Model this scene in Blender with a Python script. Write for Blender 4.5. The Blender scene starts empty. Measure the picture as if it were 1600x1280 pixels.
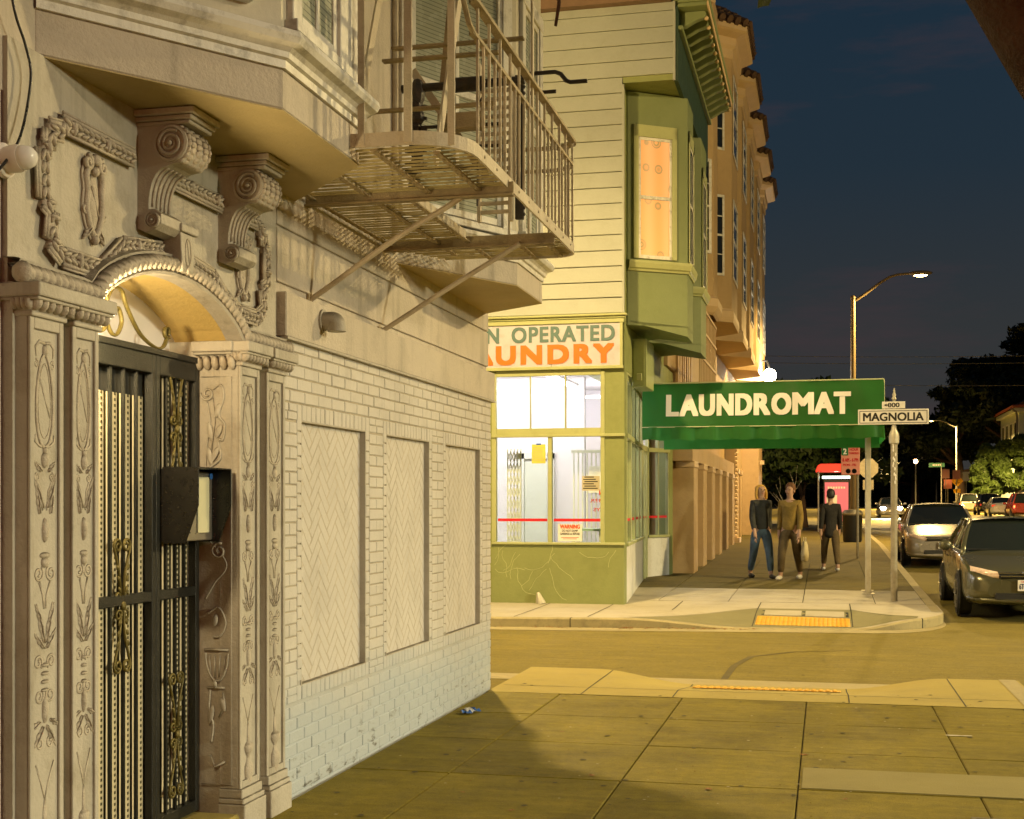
import bpy, bmesh, math, random
from mathutils import Vector, Matrix, Euler
from mathutils.geometry import tessellate_polygon
import numpy as np
R = math.radians
rng = random.Random(7)
S = bpy.context.scene
COL = S.collection
# ------------------------------------------------------------------ camera, sky, exposure
cam_d = bpy.data.cameras.new('camera'); cam = bpy.data.objects.new('camera', cam_d); COL.objects.link(cam)
cam.location = (0, 0, 1.55); cam.rotation_euler = (R(90), 0, R(13.28))
cam_d.sensor_width = 36; cam_d.lens = 46.71; cam_d.shift_y = 0.0931; cam_d.clip_end = 3000; cam_d.clip_start = 0.05
S.camera = cam
world = bpy.data.worlds.new('World'); S.world = world; world.use_nodes = True
wt = world.node_tree; wn = wt.nodes
bgn = wn['Background']
sky = wn.new('ShaderNodeTexSky'); sky.sky_type = 'NISHITA'; sky.sun_disc = False
sky.sun_elevation = R(-4.0); sky.sun_rotation = R(200); sky.altitude = 0; sky.air_density = 1.0; sky.dust_density = 0.6; sky.ozone_density = 3.0
# last blue of dusk overhead, city glow along the horizon, thin torn clouds
tcw = wn.new('ShaderNodeTexCoord'); sxw = wn.new('ShaderNodeSeparateXYZ'); wt.links.new(tcw.outputs['Generated'], sxw.inputs[0])
rg_ = wn.new('ShaderNodeValToRGB'); e_ = rg_.color_ramp.elements
e_[0].position = 0.0; e_[0].color = (.245,.235,.22,1); e_[1].position = 1.0; e_[1].color = (.05,.12,.24,1)
for p_, c_ in ((.06, (.235,.235,.23,1)), (.13, (.20,.225,.245,1)), (.24, (.105,.19,.28,1)), (.42, (.055,.165,.30,1))):
    q_ = e_.new(p_); q_.color = c_
wt.links.new(sxw.outputs[2], rg_.inputs[0])
adw = wn.new('ShaderNodeMix'); adw.data_type = 'RGBA'; adw.blend_type = 'ADD'; adw.inputs[0].default_value = .5
wt.links.new(rg_.outputs[0], adw.inputs[6]); wt.links.new(sky.outputs[0], adw.inputs[7])
mpw = wn.new('ShaderNodeMapping'); mpw.inputs['Scale'].default_value = (1.3, 1.3, 7.0); mpw.inputs['Rotation'].default_value = (0.15, 0.1, 0.3)
nzw = wn.new('ShaderNodeTexNoise'); nzw.inputs['Scale'].default_value = 2.4; nzw.inputs['Detail'].default_value = 7; nzw.inputs['Roughness'].default_value = .62
rpw = wn.new('ShaderNodeValToRGB'); rpw.color_ramp.elements[0].position = .48; rpw.color_ramp.elements[1].position = .78
mxw = wn.new('ShaderNodeMix'); mxw.data_type = 'RGBA'; mxw.inputs[7].default_value = (.40,.24,.28,1)
mlt = wn.new('ShaderNodeMath'); mlt.operation = 'MULTIPLY'; mlt.inputs[1].default_value = .9
wt.links.new(tcw.outputs['Generated'], mpw.inputs[0]); wt.links.new(mpw.outputs[0], nzw.inputs['Vector'])
wt.links.new(nzw.outputs[0], rpw.inputs[0]); wt.links.new(rpw.outputs[0], mlt.inputs[0]); wt.links.new(mlt.outputs[0], mxw.inputs[0])
wt.links.new(adw.outputs[2], mxw.inputs[6]); wt.links.new(mxw.outputs[2], bgn.inputs[0])
SKY_STRENGTH = 0.14
bgn.inputs[1].default_value = SKY_STRENGTH
vs = S.view_settings; vs.view_transform = 'Standard'; vs.look = 'None'; vs.exposure = 0.12; vs.gamma = 1.0; vs.use_curve_mapping = False
S.cycles.max_bounces = 6; S.cycles.diffuse_bounces = 4; S.cycles.glossy_bounces = 3; S.cycles.transparent_max_bounces = 12; S.cycles.transmission_bounces = 6
S.cycles.sample_clamp_indirect = 4.0; S.cycles.caustics_reflective = False; S.cycles.caustics_refractive = False
S.cycles.use_denoising = True

# lamp powers (W)
ROOM_W = 40; LAMP_FAR = 8000; LAMP_ASSUMED_LOW = 23500; LAMP_ASSUMED_NEAR = 2300; LAMP_ADDED_MID = 4500; ADDED_MID_GLOW = 5200; LAMP_ASSUMED_ALLEY = 4000; LAMP_DIST = 75000; ASSUMED_SIGNAL_W = 190; HEAD_W = 3500; PORCH_W = 50

# ------------------------------------------------------------------ helpers
def wloc(o):
    v = Vector((0, 0, 0))
    while o is not None:
        v += o.location; o = o.parent
    return v

class MB:
    """collects faces and links them as one mesh object"""
    def __init__(s): s.v = []; s.f = []; s.mi = []; s.cur = 0
    def add(s, vs_, fs_, m=None):
        o = len(s.v)
        s.v.extend([tuple(m @ Vector(p)) for p in vs_] if m is not None else [tuple(p) for p in vs_])
        s.f.extend([tuple(i + o for i in f) for f in fs_]); s.mi.extend([s.cur] * len(fs_))
        return s
    def box(s, x0, x1, y0, y1, z0, z1, m=None):
        v = [(x0,y0,z0),(x1,y0,z0),(x1,y1,z0),(x0,y1,z0),(x0,y0,z1),(x1,y0,z1),(x1,y1,z1),(x0,y1,z1)]
        return s.add(v, [(3,2,1,0),(4,5,6,7),(0,1,5,4),(1,2,6,5),(2,3,7,6),(3,0,4,7)], m)
    def prism(s, pts, axis, a, b, m=None):
        """extrude 2D polygon: axis x -> pts are (y,z); y -> (x,z); z -> (x,y)"""
        n = len(pts)
        def p3(p, t): return (t, p[0], p[1]) if axis == 'x' else (p[0], t, p[1]) if axis == 'y' else (p[0], p[1], t)
        v = [p3(p, a) for p in pts] + [p3(p, b) for p in pts]
        f = [(i, (i+1) % n, n + (i+1) % n, n + i) for i in range(n)]
        tri = tessellate_polygon([[Vector((p[0], p[1], 0)) for p in pts]])
        f += [tuple(t) for t in tri] + [tuple(n + i for i in reversed(t)) for t in tri]
        return s.add(v, f, m)
    def tube(s, pts, r, n=8, caps=True, m=None, squash=None):
        pts = [Vector(p) for p in pts]; k = len(pts)
        rs = r if isinstance(r, (list, tuple)) else [r] * k
        v = []; f = []; up = None
        for i in range(k):
            t = (pts[min(i+1, k-1)] - pts[max(i-1, 0)])
            t = t.normalized() if t.length > 1e-9 else Vector((0,0,1))
            if up is None:
                a = Vector((0,0,1)) if abs(t.z) < .9 else Vector((1,0,0))
                up = (a - t * a.dot(t)).normalized()
            else:
                up = up - t * up.dot(t)
                up = up.normalized() if up.length > 1e-6 else t.orthogonal().normalized()
            b = t.cross(up)
            for j in range(n):
                an = 2 * math.pi * j / n
                q = up * math.cos(an) * rs[i] + b * math.sin(an) * rs[i]
                if squash: q = Vector((q.x * squash[0], q.y * squash[1], q.z * squash[2]))
                v.append(pts[i] + q)
        for i in range(k - 1):
            for j in range(n):
                f.append((i*n + j, i*n + (j+1) % n, (i+1)*n + (j+1) % n, (i+1)*n + j))
        if caps:
            f.append(tuple(reversed(range(n)))); f.append(tuple((k-1)*n + j for j in range(n)))
        return s.add(v, f, m)
    def bar(s, p, q, w, h, up=(0,0,1), m=None):
        p = Vector(p); q = Vector(q); t = (q - p).normalized(); u = Vector(up)
        if abs(t.dot(u)) > .95: u = Vector((1, 0, 0))
        a = t.cross(u).normalized(); b = a.cross(t).normalized()
        v = []
        for c in (p, q):
            for sx, sz in ((-1,-1),(1,-1),(1,1),(-1,1)): v.append(c + a*sx*w/2 + b*sz*h/2)
        return s.add(v, [(0,3,2,1),(4,5,6,7),(0,1,5,4),(1,2,6,5),(2,3,7,6),(3,0,4,7)], m)
    def lathe(s, prof, n=16, m=None, a0=0, a1=2*math.pi):
        full = abs(a1 - a0 - 2*math.pi) < 1e-6; k = n if full else n + 1
        v = [(r*math.cos(a0 + (a1-a0)*j/n), r*math.sin(a0 + (a1-a0)*j/n), z) for r, z in prof for j in range(k)]
        f = []
        for i in range(len(prof) - 1):
            for j in range(n):
                j2 = (j+1) % k
                f.append((i*k + j, i*k + j2, (i+1)*k + j2, (i+1)*k + j))
        if full:
            if prof[0][0] > 1e-6: f.append(tuple(reversed(range(k))))
            if prof[-1][0] > 1e-6: f.append(tuple((len(prof)-1)*k + j for j in range(k)))
        return s.add(v, f, m)
    def ball(s, c, r, n=10, k=6, rot=None):
        r = r if isinstance(r, (list, tuple)) else (r, r, r)
        v = []; f = []
        M = (rot.to_matrix() if rot is not None else Matrix.Identity(3))
        for i in range(k + 1):
            ph = math.pi * i / k
            for j in range(n):
                th = 2 * math.pi * j / n
                v.append(Vector(c) + M @ Vector((r[0]*math.sin(ph)*math.cos(th), r[1]*math.sin(ph)*math.sin(th), -r[2]*math.cos(ph))))
        for i in range(k):
            for j in range(n): f.append((i*n + j, i*n + (j+1) % n, (i+1)*n + (j+1) % n, (i+1)*n + j))
        return s.add(v, f)
    def grid(s, P, close_u=False):
        """P[i][j] points"""
        nu = len(P); nv = len(P[0]); v = [p for row in P for p in row]; f = []
        for i in range(nu - 1):
            for j in range(nv - 1 + (1 if close_u else 0)):
                f.append((i*nv + j, i*nv + (j+1) % nv, (i+1)*nv + (j+1) % nv, (i+1)*nv + j))
        return s.add(v, f)
    def build(s, name, mat, parent=None, smooth=False, bevel=0, seg=1, kind=None, label=None, recalc=True, subsurf=0, local=False):
        off = Vector((0,0,0)) if local else wloc(parent)
        me = bpy.data.meshes.new(name)
        me.from_pydata([tuple(Vector(p) - off) for p in s.v], [], s.f)
        mats = mat if isinstance(mat, (list, tuple)) else [mat]
        for m_ in mats: me.materials.append(m_)
        if len(mats) > 1: me.polygons.foreach_set('material_index', s.mi)
        if recalc:
            bm = bmesh.new(); bm.from_mesh(me)
            bmesh.ops.recalc_face_normals(bm, faces=bm.faces); bm.to_mesh(me); bm.free()
        if smooth: me.polygons.foreach_set('use_smooth', [True] * len(me.polygons))
        me.update()
        o = bpy.data.objects.new(name, me); COL.objects.link(o)
        if parent is not None: o.parent = parent
        if bevel:
            b = o.modifiers.new('bevel', 'BEVEL'); b.width = bevel; b.segments = seg; b.limit_method = 'ANGLE'; b.angle_limit = R(40)
        if subsurf:
            b = o.modifiers.new('sub', 'SUBSURF'); b.levels = subsurf; b.render_levels = subsurf
        if smooth == 'auto':
            me.set_sharp_from_angle(angle=R(35))
        if kind: o['kind'] = kind
        if label: o['label'] = label
        return o

def tag(o, label=None, cat=None, group=None, kind=None):
    if label: o['label'] = label
    if cat: o['category'] = cat
    if group: o['group'] = group
    if kind: o['kind'] = kind
    return o
def thing(name, label, cat, loc=(0,0,0), group=None):
    o = bpy.data.objects.new(name, None); COL.objects.link(o); o.location = loc; o.empty_display_size = .2
    return tag(o, label, cat, group)
def copy_tree(o, parent=None):
    c = o.copy(); COL.objects.link(c)
    if parent is not None: c.parent = parent
    for ch in list(o.children): copy_tree(ch, c)
    return c
def inst(src, name, loc, parent, rot=None, scale=None):
    """a further piece that shares src's mesh; loc in the parent's frame"""
    o = bpy.data.objects.new(name, src.data); COL.objects.link(o); o.parent = parent; o.location = loc
    if rot: o.rotation_euler = rot
    if scale: o.scale = scale
    for m_ in src.modifiers:
        if m_.type == 'BEVEL':
            b = o.modifiers.new('bevel', 'BEVEL'); b.width = m_.width; b.segments = m_.segments; b.limit_method = 'ANGLE'; b.angle_limit = m_.angle_limit
    return o
_fonts = {}
def text_mesh(name, body, mat, parent, center, width=None, height=.1, bold=0., extrude=.003, facing='-y', mirror=False, spacing=1.0, kind=None, condense=None):
    """letters as real thin geometry; center = middle of the line in world space; faces -Y or +X"""
    cu = bpy.data.curves.new(name, 'FONT'); cu.body = body; cu.size = 1; cu.extrude = 0; cu.space_character = spacing; cu.resolution_u = 4
    tmp = bpy.data.objects.new('tmp', cu); COL.objects.link(tmp)
    dg = bpy.context.evaluated_depsgraph_get(); me0 = bpy.data.meshes.new_from_object(tmp.evaluated_get(dg))
    bpy.data.objects.remove(tmp)
    n = len(me0.vertices); co = np.zeros(n*3); me0.vertices.foreach_get('co', co); co = co.reshape(-1, 3)
    mn = co.min(0); mx = co.max(0); co = co - (mn + mx) / 2
    sy = height / (mx[1] - mn[1]); sx = sy if width is None else width / (mx[0] - mn[0])
    if mirror: sx = -sx
    faces = [tuple(p.vertices) for p in me0.polygons]; bpy.data.meshes.remove(me0)
    off = wloc(parent); mb = MB(); c = Vector(center)
    sh = [(0, 0)] if not bold else [(0, 0)]+[(bold*a_, bold*b_*.7) for a_ in (-1, 0, 1) for b_ in (-1, 0, 1) if a_ or b_]
    for q, (ax, az) in enumerate(sh):   # weight is built up from thin layers
        e = extrude + q*.00012; ax *= height; az *= height
        if facing == '-y': P = [(c.x + x*sx + ax, c.y - e, c.z + y*sy + az) for x, y, z in co]
        elif facing == '+y': P = [(c.x - x*sx + ax, c.y + e, c.z + y*sy + az) for x, y, z in co]
        else: P = [(c.x + e, c.y + x*sx + ax, c.z + y*sy + az) for x, y, z in co]
        mb.add(P, faces)
    o = mb.build(name, mat, parent, recalc=False)
    if kind: o['kind'] = kind
    return o
def point(name, loc, watt, col, r=.08, parent=None):
    l = bpy.data.lights.new(name, 'POINT'); l.energy = watt; l.color = col; l.shadow_soft_size = r
    o = bpy.data.objects.new(name, l); COL.objects.link(o); o.location = Vector(loc) - wloc(parent)
    if parent is not None: o.parent = parent
    return o
def spot(name, loc, target, watt, col, angle=150, blend=.3, r=.1, parent=None):
    l = bpy.data.lights.new(name, 'SPOT'); l.energy = watt; l.color = col; l.spot_size = R(angle); l.spot_blend = blend; l.shadow_soft_size = r
    o = bpy.data.objects.new(name, l); COL.objects.link(o); o.location = Vector(loc) - wloc(parent)
    o.rotation_euler = (Vector(target) - Vector(loc)).to_track_quat('-Z', 'Y').to_euler()
    if parent is not None: o.parent = parent
    return o
def area(name, loc, target, watt, col, sx, sy, parent=None):
    l = bpy.data.lights.new(name, 'AREA'); l.energy = watt; l.color = col; l.shape = 'RECTANGLE'; l.size = sx; l.size_y = sy
    o = bpy.data.objects.new(name, l); COL.objects.link(o); o.location = Vector(loc) - wloc(parent)
    o.rotation_euler = (Vector(target) - Vector(loc)).to_track_quat('-Z', 'Y').to_euler()
    if parent is not None: o.parent = parent
    return o

# ------------------------------------------------------------------ materials
GRIME = (.10,.085,.06)
def mat(name, col, rough=.65, var=.12, scale=2.5, dirt=None, bump=.0, bscale=40., metal=0., spec=.4, rand=0., streak=None, emit=None, coat=0., extra=None, speck=None, crevice=0., ledge=0.):
    """painted / mineral surface: colour with broad mottling, optional dirt patches, vertical streaks, fine relief, per-object variation"""
    m = bpy.data.materials.new(name); m.use_nodes = True; nt = m.node_tree; N = nt.nodes; L = nt.links
    b = N['Principled BSDF']; b.inputs['Roughness'].default_value = rough; b.inputs['Metallic'].default_value = metal
    b.inputs['Specular IOR Level'].default_value = spec; b.inputs['Coat Weight'].default_value = coat
    geo = N.new('ShaderNodeNewGeometry')
    def noise(sc, det=4, ro=.6, vec=None):
        n = N.new('ShaderNodeTexNoise'); n.inputs['Scale'].default_value = sc; n.inputs['Detail'].default_value = det; n.inputs['Roughness'].default_value = ro
        L.new(vec or geo.outputs['Position'], n.inputs['Vector']); return n.outputs[0]
    def ramp(src, p0, p1, c0=(0,0,0,1), c1=(1,1,1,1)):
        r = N.new('ShaderNodeValToRGB'); r.color_ramp.elements[0].position = p0; r.color_ramp.elements[1].position = p1
        r.color_ramp.elements[0].color = c0; r.color_ramp.elements[1].color = c1; L.new(src, r.inputs[0]); return r.outputs[0]
    def mix(fac, a, c, mode='MIX'):
        x = N.new('ShaderNodeMix'); x.data_type = 'RGBA'; x.blend_type = mode
        if isinstance(fac, (int, float)): x.inputs[0].default_value = fac
        else: L.new(fac, x.inputs[0])
        for i, q in ((6, a), (7, c)):
            if isinstance(q, tuple): x.inputs[i].default_value = q if len(q) == 4 else (*q, 1)
            else: L.new(q, x.inputs[i])
        return x.outputs[2]
    c4 = (*col, 1)
    lo = tuple(max(0, k*(1-var)) for k in col); hi = tuple(min(1, k*(1+var)) for k in col)
    out = ramp(noise(scale, 5), .3, .7, (*lo, 1), (*hi, 1))
    fine = ramp(noise(scale*14, 3), .25, .75, (1-var*.6,)*3 + (1,), (1,1,1,1)); out = mix(1.0, out, fine, 'MULTIPLY')
    if rand:
        oi = N.new('ShaderNodeObjectInfo'); mr = N.new('ShaderNodeMapRange'); L.new(oi.outputs['Random'], mr.inputs[0])
        mr.inputs[3].default_value = 1-rand; mr.inputs[4].default_value = 1+rand
        cb = N.new('ShaderNodeCombineColor'); [L.new(mr.outputs[0], cb.inputs[i]) for i in range(3)]; out = mix(1.0, out, cb.outputs[0], 'MULTIPLY')
    if dirt:
        dc, amt, dsc = dirt
        f = ramp(noise(dsc, 8, .72), .5, .74); mm = N.new('ShaderNodeMath'); mm.operation = 'MULTIPLY'; mm.inputs[1].default_value = amt; L.new(f, mm.inputs[0])
        out = mix(mm.outputs[0], out, dc)
    if streak:
        sc_, amt, szz = streak
        mp = N.new('ShaderNodeMapping'); mp.inputs['Scale'].default_value = (szz, szz, szz*.06); L.new(geo.outputs['Position'], mp.inputs[0])
        f = ramp(noise(1.0, 5, .6, mp.outputs[0]), .52, .75); mm = N.new('ShaderNodeMath'); mm.operation = 'MULTIPLY'; mm.inputs[1].default_value = amt; L.new(f, mm.inputs[0])
        out = mix(mm.outputs[0], out, sc_)
    if speck:   # exposed grit: dark and light grains
        f = ramp(noise(speck[0], 2, .5), .30, .42, (speck[1],)*3+(1,), (1,1,1,1)); out = mix(1.0, out, f, 'MULTIPLY')
        f = ramp(noise(speck[0]*.8, 2, .5, None), .62, .72); mm = N.new('ShaderNodeMath'); mm.operation = 'MULTIPLY'; mm.inputs[1].default_value = .35; L.new(f, mm.inputs[0])
        out = mix(mm.outputs[0], out, tuple(min(1, k*1.7) for k in col))
        mp = N.new('ShaderNodeMapping'); mp.inputs['Scale'].default_value = (.9, 9, 9); L.new(geo.outputs['Position'], mp.inputs[0])
        f = ramp(noise(1.2, 6, .7, mp.outputs[0]), .3, .7, (.78,)*3+(1,), (1.16,)*3+(1,)); out = mix(1.0, out, f, 'MULTIPLY')
        f = ramp(noise(14, 3, .6), .3, .7, (.86,)*3+(1,), (1.1,)*3+(1,)); out = mix(1.0, out, f, 'MULTIPLY')
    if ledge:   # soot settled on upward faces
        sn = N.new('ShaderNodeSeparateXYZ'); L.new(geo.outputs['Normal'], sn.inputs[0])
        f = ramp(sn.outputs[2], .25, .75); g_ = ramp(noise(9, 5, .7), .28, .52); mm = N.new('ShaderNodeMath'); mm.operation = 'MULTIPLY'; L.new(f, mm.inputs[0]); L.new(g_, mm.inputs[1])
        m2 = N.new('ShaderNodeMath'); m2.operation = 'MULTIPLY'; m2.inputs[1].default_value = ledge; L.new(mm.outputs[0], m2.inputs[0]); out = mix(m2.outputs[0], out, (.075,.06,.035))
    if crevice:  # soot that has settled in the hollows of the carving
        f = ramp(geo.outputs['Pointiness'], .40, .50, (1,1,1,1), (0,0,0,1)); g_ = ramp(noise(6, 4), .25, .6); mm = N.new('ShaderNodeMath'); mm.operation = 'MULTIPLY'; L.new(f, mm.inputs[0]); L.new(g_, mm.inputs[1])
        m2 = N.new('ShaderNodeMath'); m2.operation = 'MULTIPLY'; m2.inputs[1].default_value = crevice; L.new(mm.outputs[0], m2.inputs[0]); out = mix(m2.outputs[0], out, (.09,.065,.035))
    if extra: out = extra(N, L, geo, out, noise, ramp, mix)
    L.new(out, b.inputs['Base Color'])
    rr = N.new('ShaderNodeMapRange'); rr.inputs[3].default_value = max(.02, rough-.1); rr.inputs[4].default_value = min(1, rough+.12)
    L.new(noise(scale*5, 3), rr.inputs[0]); L.new(rr.outputs[0], b.inputs['Roughness'])
    if bump:
        bp = N.new('ShaderNodeBump'); bp.inputs['Strength'].default_value = bump; bp.inputs['Distance'].default_value = .02
        L.new(noise(bscale, 4, .65), bp.inputs['Height']); L.new(bp.outputs[0], b.inputs['Normal'])
    if emit:
        b.inputs['Emission Color'].default_value = (*emit[0], 1); b.inputs['Emission Strength'].default_value = emit[1]
    return m
def emis(name, col, strength):
    m = bpy.data.materials.new(name); m.use_nodes = True; N = m.node_tree.nodes
    b = N['Principled BSDF']; b.inputs['Base Color'].default_value = (*[.6*min(1, k) for k in col], 1); b.inputs['Emission Color'].default_value = (*col, 1); b.inputs['Emission Strength'].default_value = strength
    return m
def glass(name, tint=(.95,.97,.95), refl=.12, rough=.02):
    """window pane: mostly see-through with a mirror film that grows at grazing angles"""
    m = bpy.data.materials.new(name); m.use_nodes = True; nt = m.node_tree; N = nt.nodes; L = nt.links
    N.remove(N['Principled BSDF']); out = N['Material Output']
    tr = N.new('ShaderNodeBsdfTransparent'); tr.inputs[0].default_value = (*tint, 1)
    gl = N.new('ShaderNodeBsdfGlossy'); gl.inputs['Roughness'].default_value = rough
    lw = N.new('ShaderNodeLayerWeight'); lw.inputs[0].default_value = refl
    mu = N.new('ShaderNodeMath'); mu.operation = 'MULTIPLY'; mu.inputs[1].default_value = .3; L.new(lw.outputs['Fresnel'], mu.inputs[0])
    mx = N.new('ShaderNodeMixShader'); L.new(mu.outputs[0], mx.inputs[0]); L.new(tr.outputs[0], mx.inputs[1]); L.new(gl.outputs[0], mx.inputs[2]); L.new(mx.outputs[0], out.inputs[0])
    return m
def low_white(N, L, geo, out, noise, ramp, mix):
    """cooler, whiter tone on the bottom courses, fading out upwards, chipped along the ground"""
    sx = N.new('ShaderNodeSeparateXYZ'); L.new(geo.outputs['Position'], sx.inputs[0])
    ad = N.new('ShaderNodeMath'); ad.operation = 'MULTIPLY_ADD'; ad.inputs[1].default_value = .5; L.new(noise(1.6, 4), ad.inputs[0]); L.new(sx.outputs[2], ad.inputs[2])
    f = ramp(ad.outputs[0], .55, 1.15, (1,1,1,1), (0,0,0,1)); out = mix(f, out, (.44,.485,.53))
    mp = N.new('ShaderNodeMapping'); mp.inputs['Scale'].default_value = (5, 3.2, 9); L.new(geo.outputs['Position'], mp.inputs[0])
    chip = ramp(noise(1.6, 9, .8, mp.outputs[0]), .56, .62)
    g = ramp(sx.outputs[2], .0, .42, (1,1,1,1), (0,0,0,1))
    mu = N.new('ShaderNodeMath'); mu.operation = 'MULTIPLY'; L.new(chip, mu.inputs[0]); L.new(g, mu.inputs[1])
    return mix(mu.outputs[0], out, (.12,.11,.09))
M = {}
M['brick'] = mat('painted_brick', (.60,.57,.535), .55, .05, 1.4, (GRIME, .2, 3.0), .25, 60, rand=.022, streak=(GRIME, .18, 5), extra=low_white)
M['brick_flat'] = mat('painted_panel_brick', (.61,.58,.545), .55, .04, 1.1, (GRIME, .22, 2.6), .25, 60, rand=.012, streak=(GRIME, .15, 5))
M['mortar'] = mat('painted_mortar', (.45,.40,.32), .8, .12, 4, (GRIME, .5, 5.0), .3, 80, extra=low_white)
M['stucco'] = mat('cream_stucco', (.56,.50,.42), .75, .07, 1.2, (GRIME, .3, 2.2), .35, 45, streak=(GRIME, .42, 5))
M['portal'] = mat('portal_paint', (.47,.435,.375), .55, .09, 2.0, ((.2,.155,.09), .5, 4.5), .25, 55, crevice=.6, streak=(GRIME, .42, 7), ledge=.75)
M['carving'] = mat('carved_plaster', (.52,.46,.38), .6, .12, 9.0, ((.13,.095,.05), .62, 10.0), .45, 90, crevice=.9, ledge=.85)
M['vault'] = mat('yellow_vault_plaster', (.62,.46,.17), .6, .1, 2.0, None, .25, 40)
M['soffit'] = mat('ochre_soffit_paint', (.44,.35,.17), .7, .1, 1.6, None, .25, 50)
M['trim'] = mat('white_gloss_trim', (.74,.72,.66), .4, .06, 2.5, ((.10,.08,.06), .7, 7.0), .15, 40, streak=(GRIME, .3, 9), ledge=.5)
M['pale_panel'] = mat('pale_wall_board', (.60,.56,.45), .6, .07, 2.0, (GRIME, .2, 5.0), .1, 40)
M['iron'] = mat('black_iron', (.014,.015,.013), .38, .3, 12, None, .3, 160, metal=.0, spec=.35)
M['bronze'] = mat('dull_brass_iron', (.13,.105,.03), .42, .25, 10, None, .25, 120, metal=.35)
M['screen'] = mat('olive_steel_mesh', (.055,.045,.014), .5, .3, 12, None, .2, 120)
M['backing'] = mat('cream_corrugated_panel', (.58,.51,.35), .55, .08, 4)
M['black'] = mat('black_plastic', (.012,.011,.010), .28, .2, 8, None, .1, 200, spec=.5)
M['dark'] = mat('dark_void', (.02,.02,.018), .8)
M['steel'] = mat('brushed_steel', (.62,.60,.55), .3, .08, 14, None, .1, 100, metal=.9)
M['lcd'] = mat('pale_label', (.62,.60,.42), .4, .04)
M['escape'] = mat('fire_escape_paint', (.56,.48,.35), .5, .09, 5, ((.20,.12,.05), .5, 7.0), .25, 70)
M['escape_slat'] = mat('yellowed_escape_grating', (.52,.42,.19), .6, .15, 6, ((.16,.10,.03), .5, 8.0), .3, 80)
M['escape_dark'] = mat('weathered_escape_steel', (.38,.30,.17), .6, .2, 7, ((.08,.05,.02), .6, 9.0), .35, 80)
M['rust'] = mat('black_greased_iron', (.035,.03,.025), .45, .3, 12, ((.12,.06,.02), .5, 14.0), .3, 90)
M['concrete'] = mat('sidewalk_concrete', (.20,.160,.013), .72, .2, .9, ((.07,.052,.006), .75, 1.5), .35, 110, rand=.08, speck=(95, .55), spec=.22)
M['concrete_new'] = mat('pale_ramp_concrete', (.315,.255,.068), .85, .08, 1.1, ((.19,.16,.07), .4, 2.4), .3, 110, rand=.05)
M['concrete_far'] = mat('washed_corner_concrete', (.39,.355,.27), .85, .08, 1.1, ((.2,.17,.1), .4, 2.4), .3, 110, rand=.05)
M['concrete_dark'] = mat('shade_toned_pavement', (.108,.084,.010), .85, .14, .9, ((.05,.04,.012), .6, 1.7), .35, 110, rand=.08, speck=(200, .7))  # shade beyond the shop light, put into a darker concrete colour
M['ramp_grey'] = mat('trowelled_ramp_cement', (.19,.175,.085), .85, .08, 1.1, ((.12,.11,.05), .3, 2.4), .3, 110)
M['concrete_grey'] = mat('grey_ramp_concrete', (.25,.215,.075), .85, .08, 1.1, ((.17,.145,.06), .3, 2.4), .3, 110)
M['joint'] = mat('dark_joint_dirt', (.05,.045,.03), .95, .3, 5)
M['kerb'] = mat('kerb_concrete', (.34,.29,.15), .8, .12, 2.0, ((.08,.07,.05), .6, 4.0), .4, 70)
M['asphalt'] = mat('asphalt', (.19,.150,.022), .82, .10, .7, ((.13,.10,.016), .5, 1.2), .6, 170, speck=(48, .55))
M['earth'] = mat('dark_ground', (.06,.055,.045), .95, .2, .3)
M['tar'] = mat('old_tar_line', (.095,.075,.018), .8, .2, 5)
M['dome_pad'] = mat('yellow_tactile_pad', (.62,.34,.03), .6, .1, 6, ((.2,.14,.05), .4, 9.0), .1, 60)
M['cover'] = mat('iron_cover', (.13,.115,.085), .6, .2, 6, ((.06,.05,.04), .5, 9), .3, 90)
M['clap'] = mat('pale_green_clapboard', (.375,.392,.345), .6, .05, 1.5, ((.25,.26,.18), .3, 4), .12, 40, rand=.03)
M['green'] = mat('olive_green_stucco', (.245,.272,.10), .6, .08, 1.2, ((.16,.18,.05), .4, 3), .25, 30)
M['green_trim'] = mat('light_olive_trim', (.40,.42,.20), .5, .06, 2.0, ((.2,.2,.08), .3, 5), .1, 40)
M['green_bay'] = mat('sage_green_bay_paint', (.185,.222,.098), .6, .07, 1.2, ((.12,.15,.05), .3, 3), .15, 40)
M['green_dark'] = mat('deep_green_front_paint', (.020,.048,.028), .55, .1, 1.5, None, .1, 40)
M['green_box'] = mat('green_metal_box', (.30,.34,.13), .5, .07, 3, ((.15,.17,.07), .4, 5), .08, 40)
M['whitewall'] = mat('white_marble_tile', (.70,.70,.66), .4, .08, 3, ((.25,.24,.2), .5, 6), .1, 40)
M['room'] = mat('white_room_paint', (.76,.74,.765), .6, .02, 1)
M['room_pale'] = mat('pale_grey_room_paint', (.66,.67,.62), .6, .03, 1)
M['room_green'] = mat('pale_green_room_paint', (.66,.69,.61), .6, .03, 1)
M['sign_white'] = mat('ribbed_white_sign', (.53,.51,.58), .45, .04, 2, ((.25,.2,.15), .3, 6))
M['letter_grey'] = mat('teal_grey_letter', (.10,.17,.17), .5, .08)
M['letter_orange'] = mat('orange_letter', (.74,.16,.015), .5, .05)
M['letter_white'] = mat('white_letter_print', (.82,.80,.76), .5, .03)
M['ink'] = mat('black_ink', (.02,.018,.015), .6)
M['red'] = mat('red_tape', (.62,.02,.03), .5)
M['paper_yellow'] = mat('yellow_paper', (.74,.60,.10), .7)
M['paper_tan'] = mat('tan_paper', (.50,.45,.32), .7)
M['awning'] = mat('green_awning_vinyl', (.042,.175,.034), .42, .07, 1.1, None, .12, 9, spec=.35)
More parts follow.
